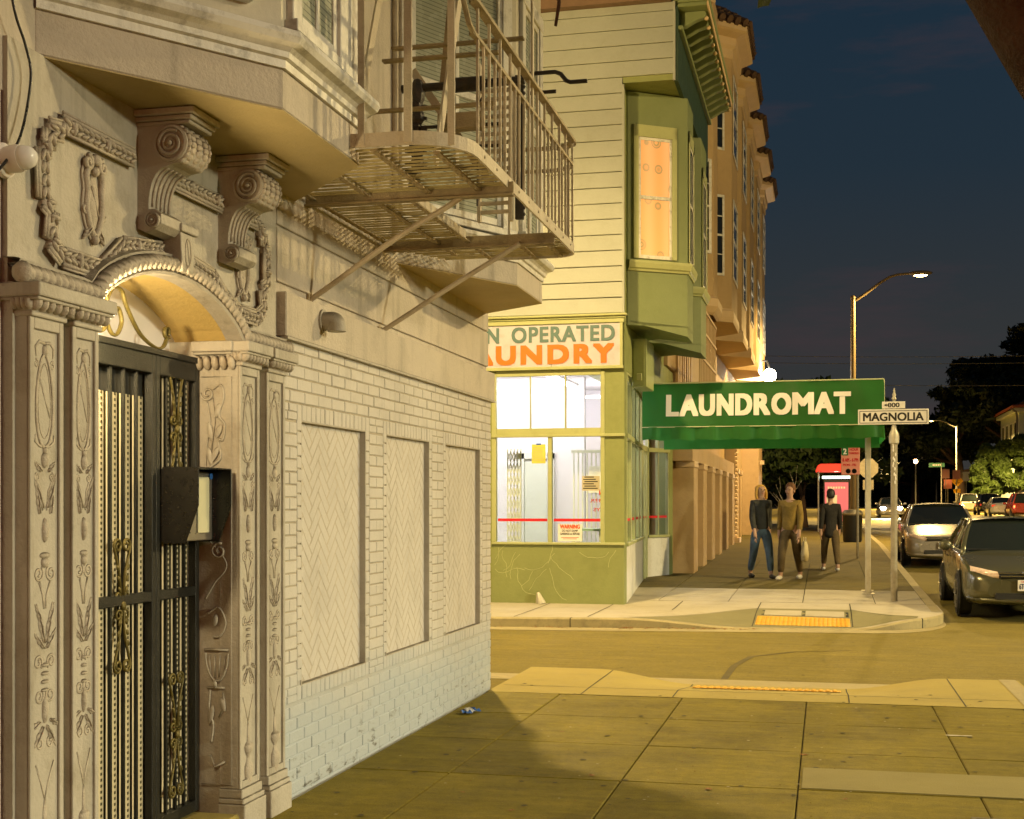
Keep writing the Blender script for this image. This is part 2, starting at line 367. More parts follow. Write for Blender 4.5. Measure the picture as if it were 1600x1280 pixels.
_nt = M['awning'].node_tree; _b = _nt.nodes['Principled BSDF']; _tl = _nt.nodes.new('ShaderNodeBsdfTranslucent'); _tl.inputs[0].default_value = (.03,.30,.06,1)
_mx = _nt.nodes.new('ShaderNodeMixShader'); _mx.inputs[0].default_value = .42   # vinyl lets some of the shop light through
_nt.links.new(_b.outputs[0], _mx.inputs[1]); _nt.links.new(_tl.outputs[0], _mx.inputs[2]); _nt.links.new(_mx.outputs[0], _nt.nodes['Material Output'].inputs[0])
M['awning_hem'] = mat('pale_awning_piping', (.55,.60,.36), .5)
M['galv'] = mat('galvanised_pole', (.46,.43,.34), .45, .12, 5, ((.2,.17,.1), .4, 8), .1, 60, metal=.2)
M['pole_dark'] = mat('weathered_post_paint', (.28,.25,.18), .5, .15, 5, ((.1,.08,.05), .6, 9), .2, 60)
M['lamp_pole'] = mat('brown_lamp_pole', (.13,.095,.045), .55, .12, 5)
M['signface'] = mat('white_sign_enamel', (.76,.74,.70), .4, .03)
M['signgreen'] = mat('green_sign_enamel', (.01,.16,.07), .4, .03)
M['signred'] = mat('pink_red_sign_enamel', (.72,.30,.24), .45, .05)
M['signyellow'] = mat('yellow_sign_enamel', (.80,.42,.02), .45, .03)
M['tan'] = mat('tan_stucco', (.46,.32,.16), .7, .08, .8, ((.25,.16,.07), .35, 2), .3, 30)
M['tan_door'] = mat('brown_garage_door', (.40,.26,.11), .55, .08, 1.5)
M['tan_trim'] = mat('buff_trim', (.58,.42,.24), .6, .06, 2)
M['rooftile'] = mat('dark_clay_roof_tile', (.10,.055,.03), .8, .3, 9, None, .4, 30)
M['pane_dark'] = mat('dark_window_glass', (.015,.018,.02), .06, .1, 2, spec=.8)
M['house'] = mat('pale_teal_stucco', (.52,.56,.46), .7, .06, 1)
M['roof_red'] = mat('red_roof_edge', (.42,.12,.05), .7)
M['bark'] = mat('tree_bark', (.085,.05,.03), .9, .3, 14, ((.03,.02,.012), .6, 20), .8, 40)
M['bark_pale'] = mat('pale_twig_bark', (.5,.47,.38), .8, .15, 8)
M['tyre'] = mat('tyre_rubber', (.016,.016,.015), .8, .2, 9)
M['rim'] = mat('alloy_rim', (.55,.53,.48), .3, .1, 5, metal=.9)
M['carglass'] = mat('tinted_car_glass', (.012,.016,.014), .05, .05, 2, spec=.7)
M['lamp_lens'] = mat('clear_lamp_lens', (.75,.58,.48), .12, .2, 18, spec=.8)
M['plastic'] = mat('grey_black_trim', (.02,.02,.019), .5, .2)
M['chrome'] = mat('chrome', (.75,.74,.72), .12, .04, 3, metal=1)
M['skin'] = mat('skin', (.45,.27,.18), .6, .05)
M['gum_dark'] = mat('trodden_gum', (.07,.058,.02), .9, .2, 9)
M['gum_pale'] = mat('pale_gum', (.38,.34,.2), .9, .2, 9)
M['pane'] = glass('clear_window_pane')
M['leaf_dry'] = mat('dry_leaf', (.26,.12,.03), .8, .3, 20)
M['blue'] = mat('blue_wrapper_print', (.03,.12,.42), .35, .1)
M['paper'] = mat('white_paper', (.8,.79,.76), .7, .03)
def leafmat(name, a, b):
    return mat(name, tuple((x+y)/2 for x, y in zip(a, b)), .55, .45, 3.5, None, 0, spec=.3)
M['leaf_dark'] = leafmat('dark_conifer_foliage', (.012,.020,.008), (.028,.04,.014))
M['leaf_mid'] = leafmat('street_tree_foliage', (.03,.055,.012), (.07,.10,.025))
M['leaf_lit'] = leafmat('olive_hedge_foliage', (.06,.11,.02), (.12,.17,.04))
# ------------------------------------------------------------------ ground, road, pavements
def zr(y): return -.13 + (0 if y < 20 else .02*(y-20) if y < 40 else .4 + .006*(y-40))
def zs(y): return zr(y) + .13
def sstep(t): t = max(0., min(1., t)); return t*t*(3-2*t)
YS = [-60,-20,-5,0,5,10,15,20,22,25,28,32,36,40,46,55,70,90,120,170,260,420,900]
def strip(name, x0, x1, ys, zf, m, kind='structure', nx=1, parent=None):
    mb = MB(); mb.grid([[(x0+(x1-x0)*i/nx, y, zf(y)) for i in range(nx+1)] for y in ys])
    o = mb.build(name, m, parent); 
    if kind: o['kind'] = kind
    return o
strip('ground', -900, 900, YS, lambda y: zr(y)-.12, M['earth'])
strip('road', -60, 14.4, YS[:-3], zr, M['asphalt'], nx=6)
# near pavement: separate slabs over a dirt bed
sw = MB().box(-2.74, 1.64, -6, 10.71, -.2, -.02).build('sidewalk', M['joint'], None, kind='structure')
xs_ = [-2.735, -2.12, -1.12, -.147, .80, 1.46]; ys_ = [-5.9, -3.6, -1.4, .8, 3.0, 5.2, 7.40, 8.52, 9.62, 10.70]
for i in range(len(xs_)-1):
    for j in range(len(ys_)-1):
        g = .0035; gy0 = .0045 if j <= 6 else .003; gy1 = .0045 if j+1 <= 6 or j+1 == 9 else .003
        t = rng.uniform(-.002, .002); t2 = rng.uniform(-.0015, .0015)
        a, b_, c, d = xs_[i]+g, xs_[i+1]-g, ys_[j]+gy0, ys_[j+1]-gy1
        mb = MB(); k = .006
        mb.add([(a,c,-.03),(b_,c,-.03),(b_,d,-.03),(a,d,-.03),(a,c,t-k),(b_,c,t2-k),(b_,d,t-k),(a,d,t2-k),(a+k,c+k,t),(b_-k,c+k,t2),(b_-k,d-k,t),(a+k,d-k,t2)],
               [(0,1,5,4),(1,2,6,5),(2,3,7,6),(3,0,4,7),(4,5,9,8),(5,6,10,9),(6,7,11,10),(7,4,8,11),(8,9,10,11)])
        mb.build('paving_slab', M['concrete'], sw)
# concrete patch with two utility covers in the right of the near pavement
MB().box(-.13, 1.45, 7.42, 8.0, -.01, .006).build('concrete_patch', M['concrete_grey'], sw, bevel=.003)
for (x0, x1, y0, y1, nm) in ((.86, 1.42, 7.06, 7.36, 'utility_cover'), (1.02, 1.30, 7.10, 7.27, 'cover_lid')):
    pass
def utility_cover(x0, x1, y0, y1, label):
    c = ((x0+x1)/2, (y0+y1)/2, .0); t = thing('utility_cover', label, 'cover', c, 'utility covers in the near pavement')
    f = MB(); w = .025
    f.box(x0,x1,y0,y0+w,-.01,.006); f.box(x0,x1,y1-w,y1,-.01,.006); f.box(x0,x0+w,y0+w,y1-w,-.01,.006); f.box(x1-w,x1,y0+w,y1-w,-.01,.006)
    f.build('frame', M['cover'], t, bevel=.002)
    MB().box(x0+w+.004, x1-w-.004, y0+w+.004, y1-w-.004, -.01, .004).build('lid', M['concrete_grey'], t, bevel=.002)
    l = MB(); [l.bar(((x0+x1)/2-.05+k*.05, (y0+y1)/2-.02, .006), ((x0+x1)/2-.05+k*.05, (y0+y1)/2+.02, .006), .012, .006) for k in range(3)]
    l.build('lift_slot', M['cover'], t)
utility_cover(.70, 1.14, 6.62, 6.92, 'rectangular iron framed utility cover in front of the concrete patch')
utility_cover(1.16, 1.44, 6.66, 6.88, 'smaller iron framed utility cover beside the kerb, to the right of the larger one')
# near kerb ramp (height field) with a tactile pad
def ramp_w(x, a0, a, b, b0):
    return sstep((x-a0)/(a-a0)) if x < a else 1. if x <= b else sstep((b0-x)/(b0-b))
NX = 60
def near_z(x, y):
    e = sstep((x-1.2)/.45)*.0
    return -.118*ramp_w(x, -2.1, -1.2, .18, 1.05)*min(1, max(0, (y-11.15)/1.1)) - e
mb = MB(); P = []
for j in range(17):
    y = 10.712 + (12.42-10.712)*j/16; P.append([(-2.74+4.39*i/NX, y, near_z(-2.74+4.39*i/NX, y)) for i in range(NX+1)])
mb.grid(P); mb.grid([P[-1], [(p[0], 12.44, -.2) for p in P[-1]]])
nr = mb.build('kerb_ramp', M['concrete_new'], None, smooth=False, kind='structure')
g = MB()
for x in (-1.95, -1.2, .18, 1.05):
    y0 = 10.72; pts = [(x, y0+(12.4-y0)*k/8, near_z(x, y0+(12.4-y0)*k/8)+.0015) for k in range(9)]
    g.add([(p[0]-.005,p[1],p[2]) for p in pts]+[(p[0]+.005,p[1],p[2]) for p in pts], [(k,k+1,10+k,9+k) for k in range(8)])
g.add([(-2.7,11.12,.0015),(1.6,11.12,.0015),(1.6,11.13,.0015),(-2.7,11.13,.0015)], [(0,1,2,3)])
g.build('score_line', M['joint'], nr)
def tactile(name, x0, x1, y0, y1, zf, label):
    t = thing(name, label, 'tactile pad', ((x0+x1)/2, y0, zf((x0+x1)/2, y0)))
    b = MB(); n = 6
    b.grid([[(x0+(x1-x0)*i/n, y0+(y1-y0)*j/4, zf(x0+(x1-x0)*i/n, y0+(y1-y0)*j/4)+.006) for i in range(n+1)] for j in range(5)])
    b.build('mat', M['dome_pad'], t)
    d = MB(); step = .06; nx = int((x1-x0)/step); ny = int((y1-y0)/step)
    for i in range(nx):
        for j in range(ny):
            x = x0+step*(i+.5); y = y0+step*(j+.5); z = zf(x, y)+.006
            v = []; 
            for rr, zz in ((.022, 0), (.018, .007), (.010, .0105)): v += [(x+rr*math.cos(a*math.pi/3), y+rr*math.sin(a*math.pi/3), z+zz) for a in range(6)]
            d.add(v, [(a, (a+1)%6, 6+(a+1)%6, 6+a) for a in range(6)]+[(6+a, 6+(a+1)%6, 12+(a+1)%6, 12+a) for a in range(6)]+[tuple(range(12,18))])
    d.build('domes', M['dome_pad'], t, kind='stuff')
tactile('tactile_pad', -1.15, .13, 11.72, 12.2, near_z, 'yellow domed warning pad on the near kerb ramp of the alley')
# far corner: kerb line, ramp height field
def kerb_y(x):
    if x <= .55: return 18.38 + .13*(x-.55)
    t = min(1, (x-.55)/1.1); return 18.38 + 1.75*(1-math.sqrt(max(0, 1-t*t)))
def far_z(x, y):
    y0 = kerb_y(x)
    return zs(y) - .118*ramp_w(x, -2.7, -.98, .36, 1.25)*(1-sstep((y-y0-.1)/1.75))
xs2 = [-14,-12,-10,-8,-7,-6,-5.5,-5,-4.5,-4,-3.6,-3.3]+[-3+.1*i for i in range(45)]+[1.5,1.54,1.58,1.61,1.63,1.645,1.65]
YE = 21.2
P = []
for x in xs2:
    y0 = kerb_y(x)+.15; P.append([(x, y0+(YE-y0)*j/18, far_z(x, y0+(YE-y0)*j/18)) for j in range(19)])
mb = MB(); mb.grid(P)
cs = mb.build('corner_sidewalk', [M['concrete_far'], M['ramp_grey']], None, kind='structure')
def drape(A, B, C, D, n=14):   # trowelled panel laid on the ramp
    P = []
    for i in range(n+1):
        u = i/n; a = (A[0]+(B[0]-A[0])*u, A[1]+(B[1]-A[1])*u); d = (D[0]+(C[0]-D[0])*u, D[1]+(C[1]-D[1])*u)
        P.append([(a[0]+(d[0]-a[0])*k/n, a[1]+(d[1]-a[1])*k/n) for k in range(n+1)])
    mb = MB(); mb.grid([[(x, y, far_z(x, y)+.0035) for x, y in r] for r in P]); return mb.build('ramp_panel', M['ramp_grey'], cs)
drape((-2.65, kerb_y(-2.65)+.17), (-.985, kerb_y(-.985)+.17), (-.985, 20.14), (-2.6, kerb_y(-2.6)+.2))
drape((-.975, kerb_y(-.975)+.17), (.355, kerb_y(.355)+.17), (.355, 20.14), (-.975, 20.14))
drape((.365, kerb_y(.365)+.17), (1.22, kerb_y(1.22)+.2), (1.25, 19.25), (.365, 20.14))
mb = MB()  # the kerb itself, following the corner
rows = []
for x in xs2:
    y0 = kerb_y(x); zt = far_z(x, y0+.15)
    rows.append([(x, y0+.148, zt+.001), (x, y0+.02, zt+.001), (x, y0, zt-.015), (x, y0, -.2)])
mb.grid(rows); 
kb = mb.build('kerb', M['kerb'], None, kind='structure')
kx = MB()
for x in (-3.4, 1.28):
    y0 = kerb_y(x); kx.box(x-.006, x+.006, y0-.003, y0+.15, -.13, far_z(x, y0+.15)+.003)
kx.build('kerb_joint', M['joint'], kb)
mb = MB()
mb.grid([[(x, kerb_y(x)-.42, -.1255), (x, kerb_y(x), -.125)] for x in xs2]); mb.build('gutter', M['kerb'], None, kind='structure')
MB().grid([[(-14, 12.44, -.125), (-14, 12.86, -.1255)], [(1.9, 12.44, -.125), (1.9, 12.86, -.1255)]]).build('gutter', M['kerb'], None, kind='structure')
g = MB()
def far_line(pts, w=.007):
    out = []
    for k in range(len(pts)-1):
        a, b_ = pts[k], pts[k+1]
        for q in range(8):
            out.append((a[0]+(b_[0]-a[0])*q/8, a[1]+(b_[1]-a[1])*q/8))
    out.append(pts[-1])
    d = Vector((out[-1][0]-out[0][0], out[-1][1]-out[0][1], 0)).normalized(); nn = Vector((-d.y, d.x, 0))*w
    v = [(x-nn.x, y-nn.y, far_z(x, y)+.0055) for x, y in out] + [(x+nn.x, y+nn.y, far_z(x, y)+.0055) for x, y in out]
    n = len(out); g.add(v, [(k, k+1, n+k+1, n+k) for k in range(n-1)])
for pts in ([(-.98, 18.4), (-.98, 20.15)], [(.36, 18.6), (.36, 20.15)], [(-2.7, 18.1), (-.98, 20.15)], [(-.98, 20.15), (.36, 20.15)], [(.36, 20.15), (1.25, 19.1)],
            [(-4.2, 17.9), (-4.2, 20.4)], [(-3.2, 18.1), (-3.2, 20.5)], [(-2.2, 19.6), (-2.2, 21.1)], [(-.98, 20.15), (-.98, 21.1)], [(.36, 20.15), (.36, 21.1)], [(-6, 21.15), (1.6, 21.15)]):
    far_line(pts)
g.build('score_line', M['joint'], cs)
tactile('tactile_pad', -.95, .33, 18.62, 19.32, far_z, 'yellow domed warning pad on the far kerb ramp by the street name post')
lid = thing('ramp_cover', 'pale twin lid utility cover behind the far yellow pad', 'cover', (-.3, 19.4, far_z(-.3, 19.4)))
for a, b_ in ((-.86, -.34), (-.28, .26)):
    MB().add([(a,19.4,far_z(a,19.4)+.004),(b_,19.4,far_z(b_,19.4)+.004),(b_,19.85,far_z(b_,19.85)+.004),(a,19.85,far_z(a,19.85)+.004),
              (a,19.4,far_z(a,19.4)+.012),(b_,19.4,far_z(b_,19.4)+.012),(b_,19.85,far_z(b_,19.85)+.012),(a,19.85,far_z(a,19.85)+.012)],
             [(0,1,5,4),(1,2,6,5),(2,3,7,6),(3,0,4,7),(4,5,6,7)]).build('lid', M['concrete_far'], lid)
for a in (-.90, -.33, .28):
    MB().add([(a,19.42,far_z(a,19.42)+.005),(a+.04,19.42,far_z(a,19.42)+.005),(a+.04,19.84,far_z(a,19.84)+.005),(a,19.84,far_z(a,19.84)+.005)], [(0,1,2,3)]).build('slot', M['dark'], lid)
# pavement on beyond the corner: slabs near, one sheet further off
bs = strip('far_sidewalk', -3.9, 1.5, [21.2,22,25,28,32,36,40,46,55,70,90,120], lambda y: zs(y)-.012, M['joint'])
fx = [-3.85, -2.6, -1.5, -.35, .75, 1.49]; fy = [21.205, 22.4, 23.7, 25.0, 26.3, 27.6, 28.9, 30.2, 32]
for i in range(5):
    for j in range(8):
        a, b_, c, d = fx[i]+.007, fx[i+1]-.007, fy[j]+.007, fy[j+1]-.007; t = rng.uniform(-.003, .003)
        MB().add([(a,c,zs(c)-.03),(b_,c,zs(c)-.03),(b_,d,zs(d)-.03),(a,d,zs(d)-.03),(a,c,zs(c)+t),(b_,c,zs(c)-t),(b_,d,zs(d)+t),(a,d,zs(d)-t)],
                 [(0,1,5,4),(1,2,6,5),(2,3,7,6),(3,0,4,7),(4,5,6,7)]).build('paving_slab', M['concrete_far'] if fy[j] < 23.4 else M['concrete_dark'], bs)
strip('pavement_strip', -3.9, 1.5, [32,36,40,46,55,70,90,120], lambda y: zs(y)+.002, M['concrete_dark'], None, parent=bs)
def kerb_run(x, ya, yb, s):
    ys = [ya]+[y for y in YS if ya < y < yb]+[yb]
    MB().grid([[(x-s*.16, y, zs(y)+.003), (x-s*.02, y, zs(y)+.003), (x, y, zs(y)-.015), (x, y, zr(y)-.06)] for y in ys]).build('kerb', M['kerb'], None, kind='structure')
kerb_run(1.65, 20.1, 120, 1); kerb_run(1.65, -6, 12.44, 1); kerb_run(14.2, -20, 260, -1)
strip('right_sidewalk', 14.35, 18.5, YS[:-4], lambda y: zs(y)+.002, M['concrete'])
# road seam and tar line
t = MB(); pts = [(-.95, 12.9), (-.93, 14.0), (-.80, 14.9), (-.35, 15.5), (.3, 15.8)]
v = [(x-.035, y, -.1265) for x, y in pts]+[(x+.035, y, -.1265) for x, y in pts]; t.add(v, [(k, k+1, 6+k, 5+k) for k in range(4)])
t.build('tar_seam', M['tar'], None, kind='structure')
# ------------------------------------------------------------------ near corner building: shell
ab = thing('apartment_building', 'cream corner building with painted brick wall, carved doorway and white bay windows', 'building', (-2.8, 4, 0))
XB = -2.76
MB().box(-9, -2.80, 6.45, 10.92, -.1, 12).build('wall', M['stucco'], ab)
mb = MB(); mb.box(-9, -2.80, -6, 4.1, -.1, 12); mb.box(-9, -2.80, 4.1, 6.45, 3.0, 12); mb.box(-9, -3.6, 4.1, 6.45, -.1, 3.0)
mb.build('wall', M['stucco'], ab)
# band above the bricks with beaded lower drip
b = MB(); b.box(-2.80, -2.735, 6.47, 10.955, 2.43, 2.665); b.build('fascia_band', M['stucco'], ab, bevel=.006)
b = MB(); b.box(-2.80, -2.728, 6.47, 10.96, 2.418, 2.43); b.build('drip_edge', M['portal'], ab)
b = MB(); b.box(-2.80, -2.785, 6.47, 10.925, 2.72, 3.005); b.build('plaster_board', M['stucco'], ab, bevel=.004)
b = MB(); b.box(-2.80, -2.785, 6.47, 10.925, 3.018, 3.5); b.build('plaster_board', M['stucco'], ab, bevel=.004)
b = MB(); b.box(-2.80, -2.785, 6.7, 8.6, 3.52, 9); b.build('plaster_board', M['stucco'], ab, bevel=.004)
# ---- brick face
PAN = [(6.745, 7.765), (8.175, 9.118), (9.548, 10.555)]; PZ0, PZ1 = .578, 2.0
mb = MB(); segs = [6.47, 6.735, 7.775, 8.165, 9.128, 9.538, 10.565, 10.915]
mb.box(-2.80, XB-.007, 6.47, 10.915, -.05, .57); mb.box(-2.80, XB-.007, 6.47, 10.915, 2.01, 2.43)
for i in range(0, 8, 2): mb.box(-2.80, XB-.007, segs[i], segs[i+1], .57, 2.01)
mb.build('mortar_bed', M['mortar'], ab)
def brick_mesh(mb, y0, y1, z0, z1, xb=XB-.02, xf=XB, k=.004):
    v = [(xb,y0,z0),(xb,y1,z0),(xb,y1,z1),(xb,y0,z1),(xf-k,y0,z0),(xf-k,y1,z0),(xf-k,y1,z1),(xf-k,y0,z1),(xf,y0+k,z0+k),(xf,y1-k,z0+k),(xf,y1-k,z1-k),(xf,y0+k,z1-k)]
    return mb.add(v, [(0,1,5,4),(1,2,6,5),(2,3,7,6),(3,0,4,7),(4,5,9,8),(5,6,10,9),(6,7,11,10),(7,4,8,11),(8,9,10,11)])
bricks = []; soldiers = []
CH = .0675; BL = .2075; J = .004
row = 0; z = .006
while z + CH < 2.44:
    if z + CH <= .492: spans = [(6.47, 10.915)]
    elif z < .492: z = .577; row += 1; continue
    elif z + CH*.6 < 2.0: spans = [(6.47, 6.745-.07), (7.765+.07, 8.175-.07), (9.118+.07, 9.548-.07), (10.555+.07, 10.915)]
    elif z < 2.09: z = 2.095; row += 1; continue
    else: spans = [(6.47, 10.915)]
    for (a, c) in spans:
        if c - a < .3: cuts = [a, c] if row % 2 else [a, (a+c)/2, c]
        elif c-a < .6: cuts = [a, a+.14, c] if row % 2 else [a, a+.21 if c-a > .3 else c, c]
        else:
            y = 6.47 + (0 if row % 2 else -BL/2); cuts = [a]
            while y < c - .05:
                y += BL
                if y > a + .05 and y < c - .05: cuts.append(y)
            cuts.append(c)
        for p, q in zip(cuts[:-1], cuts[1:]): bricks.append((p+J, q-J, z+J, z+CH-J))
    z += CH; row += 1
for (a, c) in PAN:
    n = 15
    for k in range(n+2):
        w = (c-a+.14)/(n+2); y = a-.07+w*k
        soldiers.append((y+.003, y+w-.003, 2.004, 2.090)); soldiers.append((y+.003, y+w-.003, .496, .574))
    zz = .60
    while zz < 1.98:   # slim jamb bricks beside each panel
        soldiers.append((a-.067, a-.003, zz, zz+.061)); soldiers.append((c+.003, c+.067, zz, zz+.061)); zz += .0675
for (a, c) in ((6.47, 6.675), (7.835, 8.105), (9.188, 9.478), (10.625, 10.915)):
    for z0, z1 in ((.496, .533), (.537, .574), (2.004, 2.045), (2.049, 2.090)):
        m_ = (a+c)/2+rng.uniform(-.03, .03); bricks += [(a+J, m_-J, z0, z1), (m_+J, c-J, z0, z1)]
def place_bricks(lst, name, limit):
    lst.sort(key=lambda q: q[0])
    rest = MB()
    for i, (a, c, z0, z1) in enumerate(lst):
        d = rng.uniform(-.0022, .0016)
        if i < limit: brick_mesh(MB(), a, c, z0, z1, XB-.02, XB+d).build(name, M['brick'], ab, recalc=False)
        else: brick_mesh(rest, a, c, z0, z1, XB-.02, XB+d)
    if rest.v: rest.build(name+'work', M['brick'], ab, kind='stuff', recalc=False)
place_bricks(bricks, 'brick', 296)
place_bricks(soldiers, 'edge_brick', 296)
# ---- three blind panels of herringbone brick
def clip(poly, a, b, c):   # keep a*y+b*z<=c
    out = []
    for i in range(len(poly)):
        p, q = poly[i], poly[(i+1) % len(poly)]; dp = a*p[0]+b*p[1]-c; dq = a*q[0]+b*q[1]-c
        if dp <= 0: out.append(p)
        if dp*dq < 0: t = dp/(dp-dq); out.append((p[0]+t*(q[0]-p[0]), p[1]+t*(q[1]-p[1])))
    return out
for (a, c) in PAN:
    pan = MB().box(-2.825, -2.807, a-.01, c+.01, PZ0-.01, PZ1+.01).build('blind_panel', M['mortar'], ab)
    mb = MB()  # reveal around the recess
    mb.box(-2.822, XB-.002, a-.012, a, PZ0-.012, PZ1+.012); mb.box(-2.822, XB-.002, c, c+.012, PZ0-.012, PZ1+.012)
    mb.box(-2.822, XB-.002, a, c, PZ0-.012, PZ0); mb.box(-2.822, XB-.002, a, c, PZ1, PZ1+.012)
    mb.build('reveal', M['portal'], pan)
    Lb, Wb = .19, .0633; s2 = math.sqrt(.5); n = 0
    cells = []
    for k in range(-12, 20):
        for l in range(-5, 6):
            ox = (k + 3*l)*Wb; oy = (k - 3*l)*Wb
            cells.append((ox, oy, ox+3*Wb, oy+Wb)); cells.append((ox, oy+Wb, ox+Wb, oy+4*Wb))
    done = set()
    for (u0, v0, u1, v1) in cells:
        g_ = .0036
        q = [(u0+g_, v0+g_), (u1-g_, v0+g_), (u1-g_, v1-g_), (u0+g_, v1-g_)]
        pts = [((a+c)/2 + (u-v)*s2, 1.0 + (u+v)*s2) for u, v in q]
        for A in ((-1,0,-a), (1,0,c), (0,-1,-PZ0), (0,1,PZ1)): pts = clip(pts, *A) if pts else pts
        if len(pts) < 3: continue
        ar = abs(sum(pts[t][0]*pts[(t+1)%len(pts)][1]-pts[(t+1)%len(pts)][0]*pts[t][1] for t in range(len(pts))))/2
        if ar < .0008: continue
        key = (round(sum(p[0] for p in pts)/len(pts), 3), round(sum(p[1] for p in pts)/len(pts), 3))
        if key in done: continue
        done.add(key)
        nn = len(pts); d = -2.799 + rng.uniform(-.0008, .0008); cy, cz = key
        mb = MB(); inner = [(cy+(p[0]-cy)*.94, cz+(p[1]-cz)*.97) for p in pts]
        mb.add([(-2.81, p[0], p[1]) for p in pts]+[(d-.003, p[0], p[1]) for p in pts]+[(d, p[0], p[1]) for p in inner],
               [(t, (t+1)%nn, nn+(t+1)%nn, nn+t) for t in range(nn)]+[(nn+t, nn+(t+1)%nn, 2*nn+(t+1)%nn, 2*nn+t) for t in range(nn)]+[tuple(range(2*nn, 3*nn))])
        mb.build('brick', M['brick_flat'], pan)

# ------------------------------------------------------------------ bay windows
def offset_path(path, d):
    """plan path (x,y), moved outwards (towards +X side of travel in +Y)"""
    out = []
    for i, p in enumerate(path):
        ns = []
        for a, b_ in ((i-1, i), (i, i+1)):
            if 0 <= a and b_ < len(path):
                t = Vector((path[b_][0]-path[a][0], path[b_][1]-path[a][1])).normalized(); ns.append(Vector((t.y, -t.x)))
        n = sum(ns, Vector((0, 0))); n = n / max(.3, n.length_squared) * len(ns) if len(ns) == 2 else n
        if len(ns) == 2: n = (ns[0]+ns[1]) / (1 + ns[0].dot(ns[1]))
        out.append((p[0]+n.x*d, p[1]+n.y*d))
    return out
def sweep_plan(mb, path, prof):
    """prof: list of (outward offset, z)"""
    mb.grid([[(x, y, z) for x, y in offset_path(path, d)] for d, z in prof])
def bay(path, z0, z1, wins, label=None):
    bw = MB(); n = len(path)
    pts = path + [(-2.9, path[-1][1]), (-2.9, path[0][1])]
    bw.prism(pts, 'z', z0+.006, z0+.172)
    o = bw.build('bay_window', M['stucco'], ab, bevel=.006)
    if label: o['label'] = label
    MB().prism(pts, 'z', z0, z0+.005).build('soffit', M['soffit'], o)
    m1 = MB(); sweep_plan(m1, path, [(-.02, z0+.172), (.014, z0+.172), (.014, z0+.205), (.03, z0+.212), (.034, z0+.235), (.05, z0+.25), (.082, z0+.262), (.094, z0+.285), (.088, z0+.31), (.06, z0+.322), (.03, z0+.33), (-.02, z0+.345)])
    m1.build('sill_moulding', M['trim'], o)
    MB().prism([(p[0], p[1]) for p in offset_path(path, -.01)] + [(-2.9, path[-1][1]), (-2.9, path[0][1])], 'z', z0+.33, z1).build('bay_wall', M['pale_panel'], o)
    for k in range(n-1):
        A = Vector((*path[k], 0)); B = Vector((*path[k+1], 0)); T = (B-A); Ln = T.length; T.normalize(); Nn = Vector((T.y, -T.x, 0))
        def fbox(mb, s0, s1, za, zb, d0, d1):
            p = [A+T*s0+Nn*d0, A+T*s1+Nn*d0, A+T*s1+Nn*d1, A+T*s0+Nn*d1]
            v = [(q.x, q.y, za) for q in p]+[(q.x, q.y, zb) for q in p]
            mb.add(v, [(3,2,1,0),(4,5,6,7),(0,1,5,4),(1,2,6,5),(2,3,7,6),(3,0,4,7)])
        s0, s1, zb, zt = wins[k]
        if s1 <= s0: continue
        f = MB()
        fbox(f, s0-.10, s0, zb-.02, zt, -.01, .022); fbox(f, s1, s1+.10, zb-.02, zt, -.01, .022); fbox(f, s0-.12, s1+.12, zb-.07, zb-.02, -.01, .05)
        fbox(f, s0-.1, s1+.1, zt, zt+.1, -.01, .026)
        w = f.build('window', M['trim'], o, bevel=.004)
        sa = MB(); zm = zb + (zt-zb)*.5
        for (q0, q1, e) in ((zb, zm+.02, .004), (zm-.02, zt, .010)):
            fbox(sa, s0, s0+.045, q0, q1, -.009, e); fbox(sa, s1-.045, s1, q0, q1, -.009, e); fbox(sa, s0+.045, s1-.045, q0, q0+.05, -.009, e-.001); fbox(sa, s0+.045, s1-.045, q1-.045, q1, -.009, e-.001)
        if Ln > .8: fbox(sa, (s0+s1)/2-.018, (s0+s1)/2+.018, zb+.05, zt-.05, -.009, .0025)
        sa.build('sash', M['trim'], w, bevel=.003)
        pn = MB(); fbox(pn, s0+.03, s1-.03, zb+.03, zt-.03, -.008, -.0055); pn.build('pane', M['blind'], w)
    return o
def blind_mat():
    def ex(N, L, geo, out, noise, ramp, mix):
        sx = N.new('ShaderNodeSeparateXYZ'); L.new(geo.outputs['Position'], sx.inputs[0])
        m1 = N.new('ShaderNodeMath'); m1.operation = 'MULTIPLY'; m1.inputs[1].default_value = 1/.028; L.new(sx.outputs[2], m1.inputs[0])
        fr = N.new('ShaderNodeMath'); fr.operation = 'FRACT'; L.new(m1.outputs[0], fr.inputs[0])
        return mix(ramp(fr.outputs[0], .78, .9), out, (.10,.11,.085))
    return mat('slatted_blind_behind_glass', (.36,.38,.29), .25, .08, 2, extra=ex, spec=.6)
M['blind'] = blind_mat()
bay([(-2.80, 4.305), (-2.19, 5.143), (-2.19, 6.07), (-2.80, 6.72)], 3.185, 7, [(.12, .76, 3.66, 5.4), (.16, .62, 3.60, 5.4), (.16, .7, 3.6, 5.4)], 'larger bay window over the carved doorway')
bay([(-2.80, 8.42), (-2.21, 9.53), (-2.21, 10.41), (-2.80, 10.85)], 3.160, 7.4, [(.16, 1.08, 3.57, 5.3), (.2, .72, 3.6, 5.3), (.12, .5, 3.6, 5.3)], 'bay window above the end of the brick wall')
# white corner boards on the first bay's street face
for y0, y1, w_ in ((5.86, 6.05, .03),):
    MB().box(-2.2, -2.19+.018, y0, y1, 3.53, 7).build('corner_board', M['trim'], ab, bevel=.005)
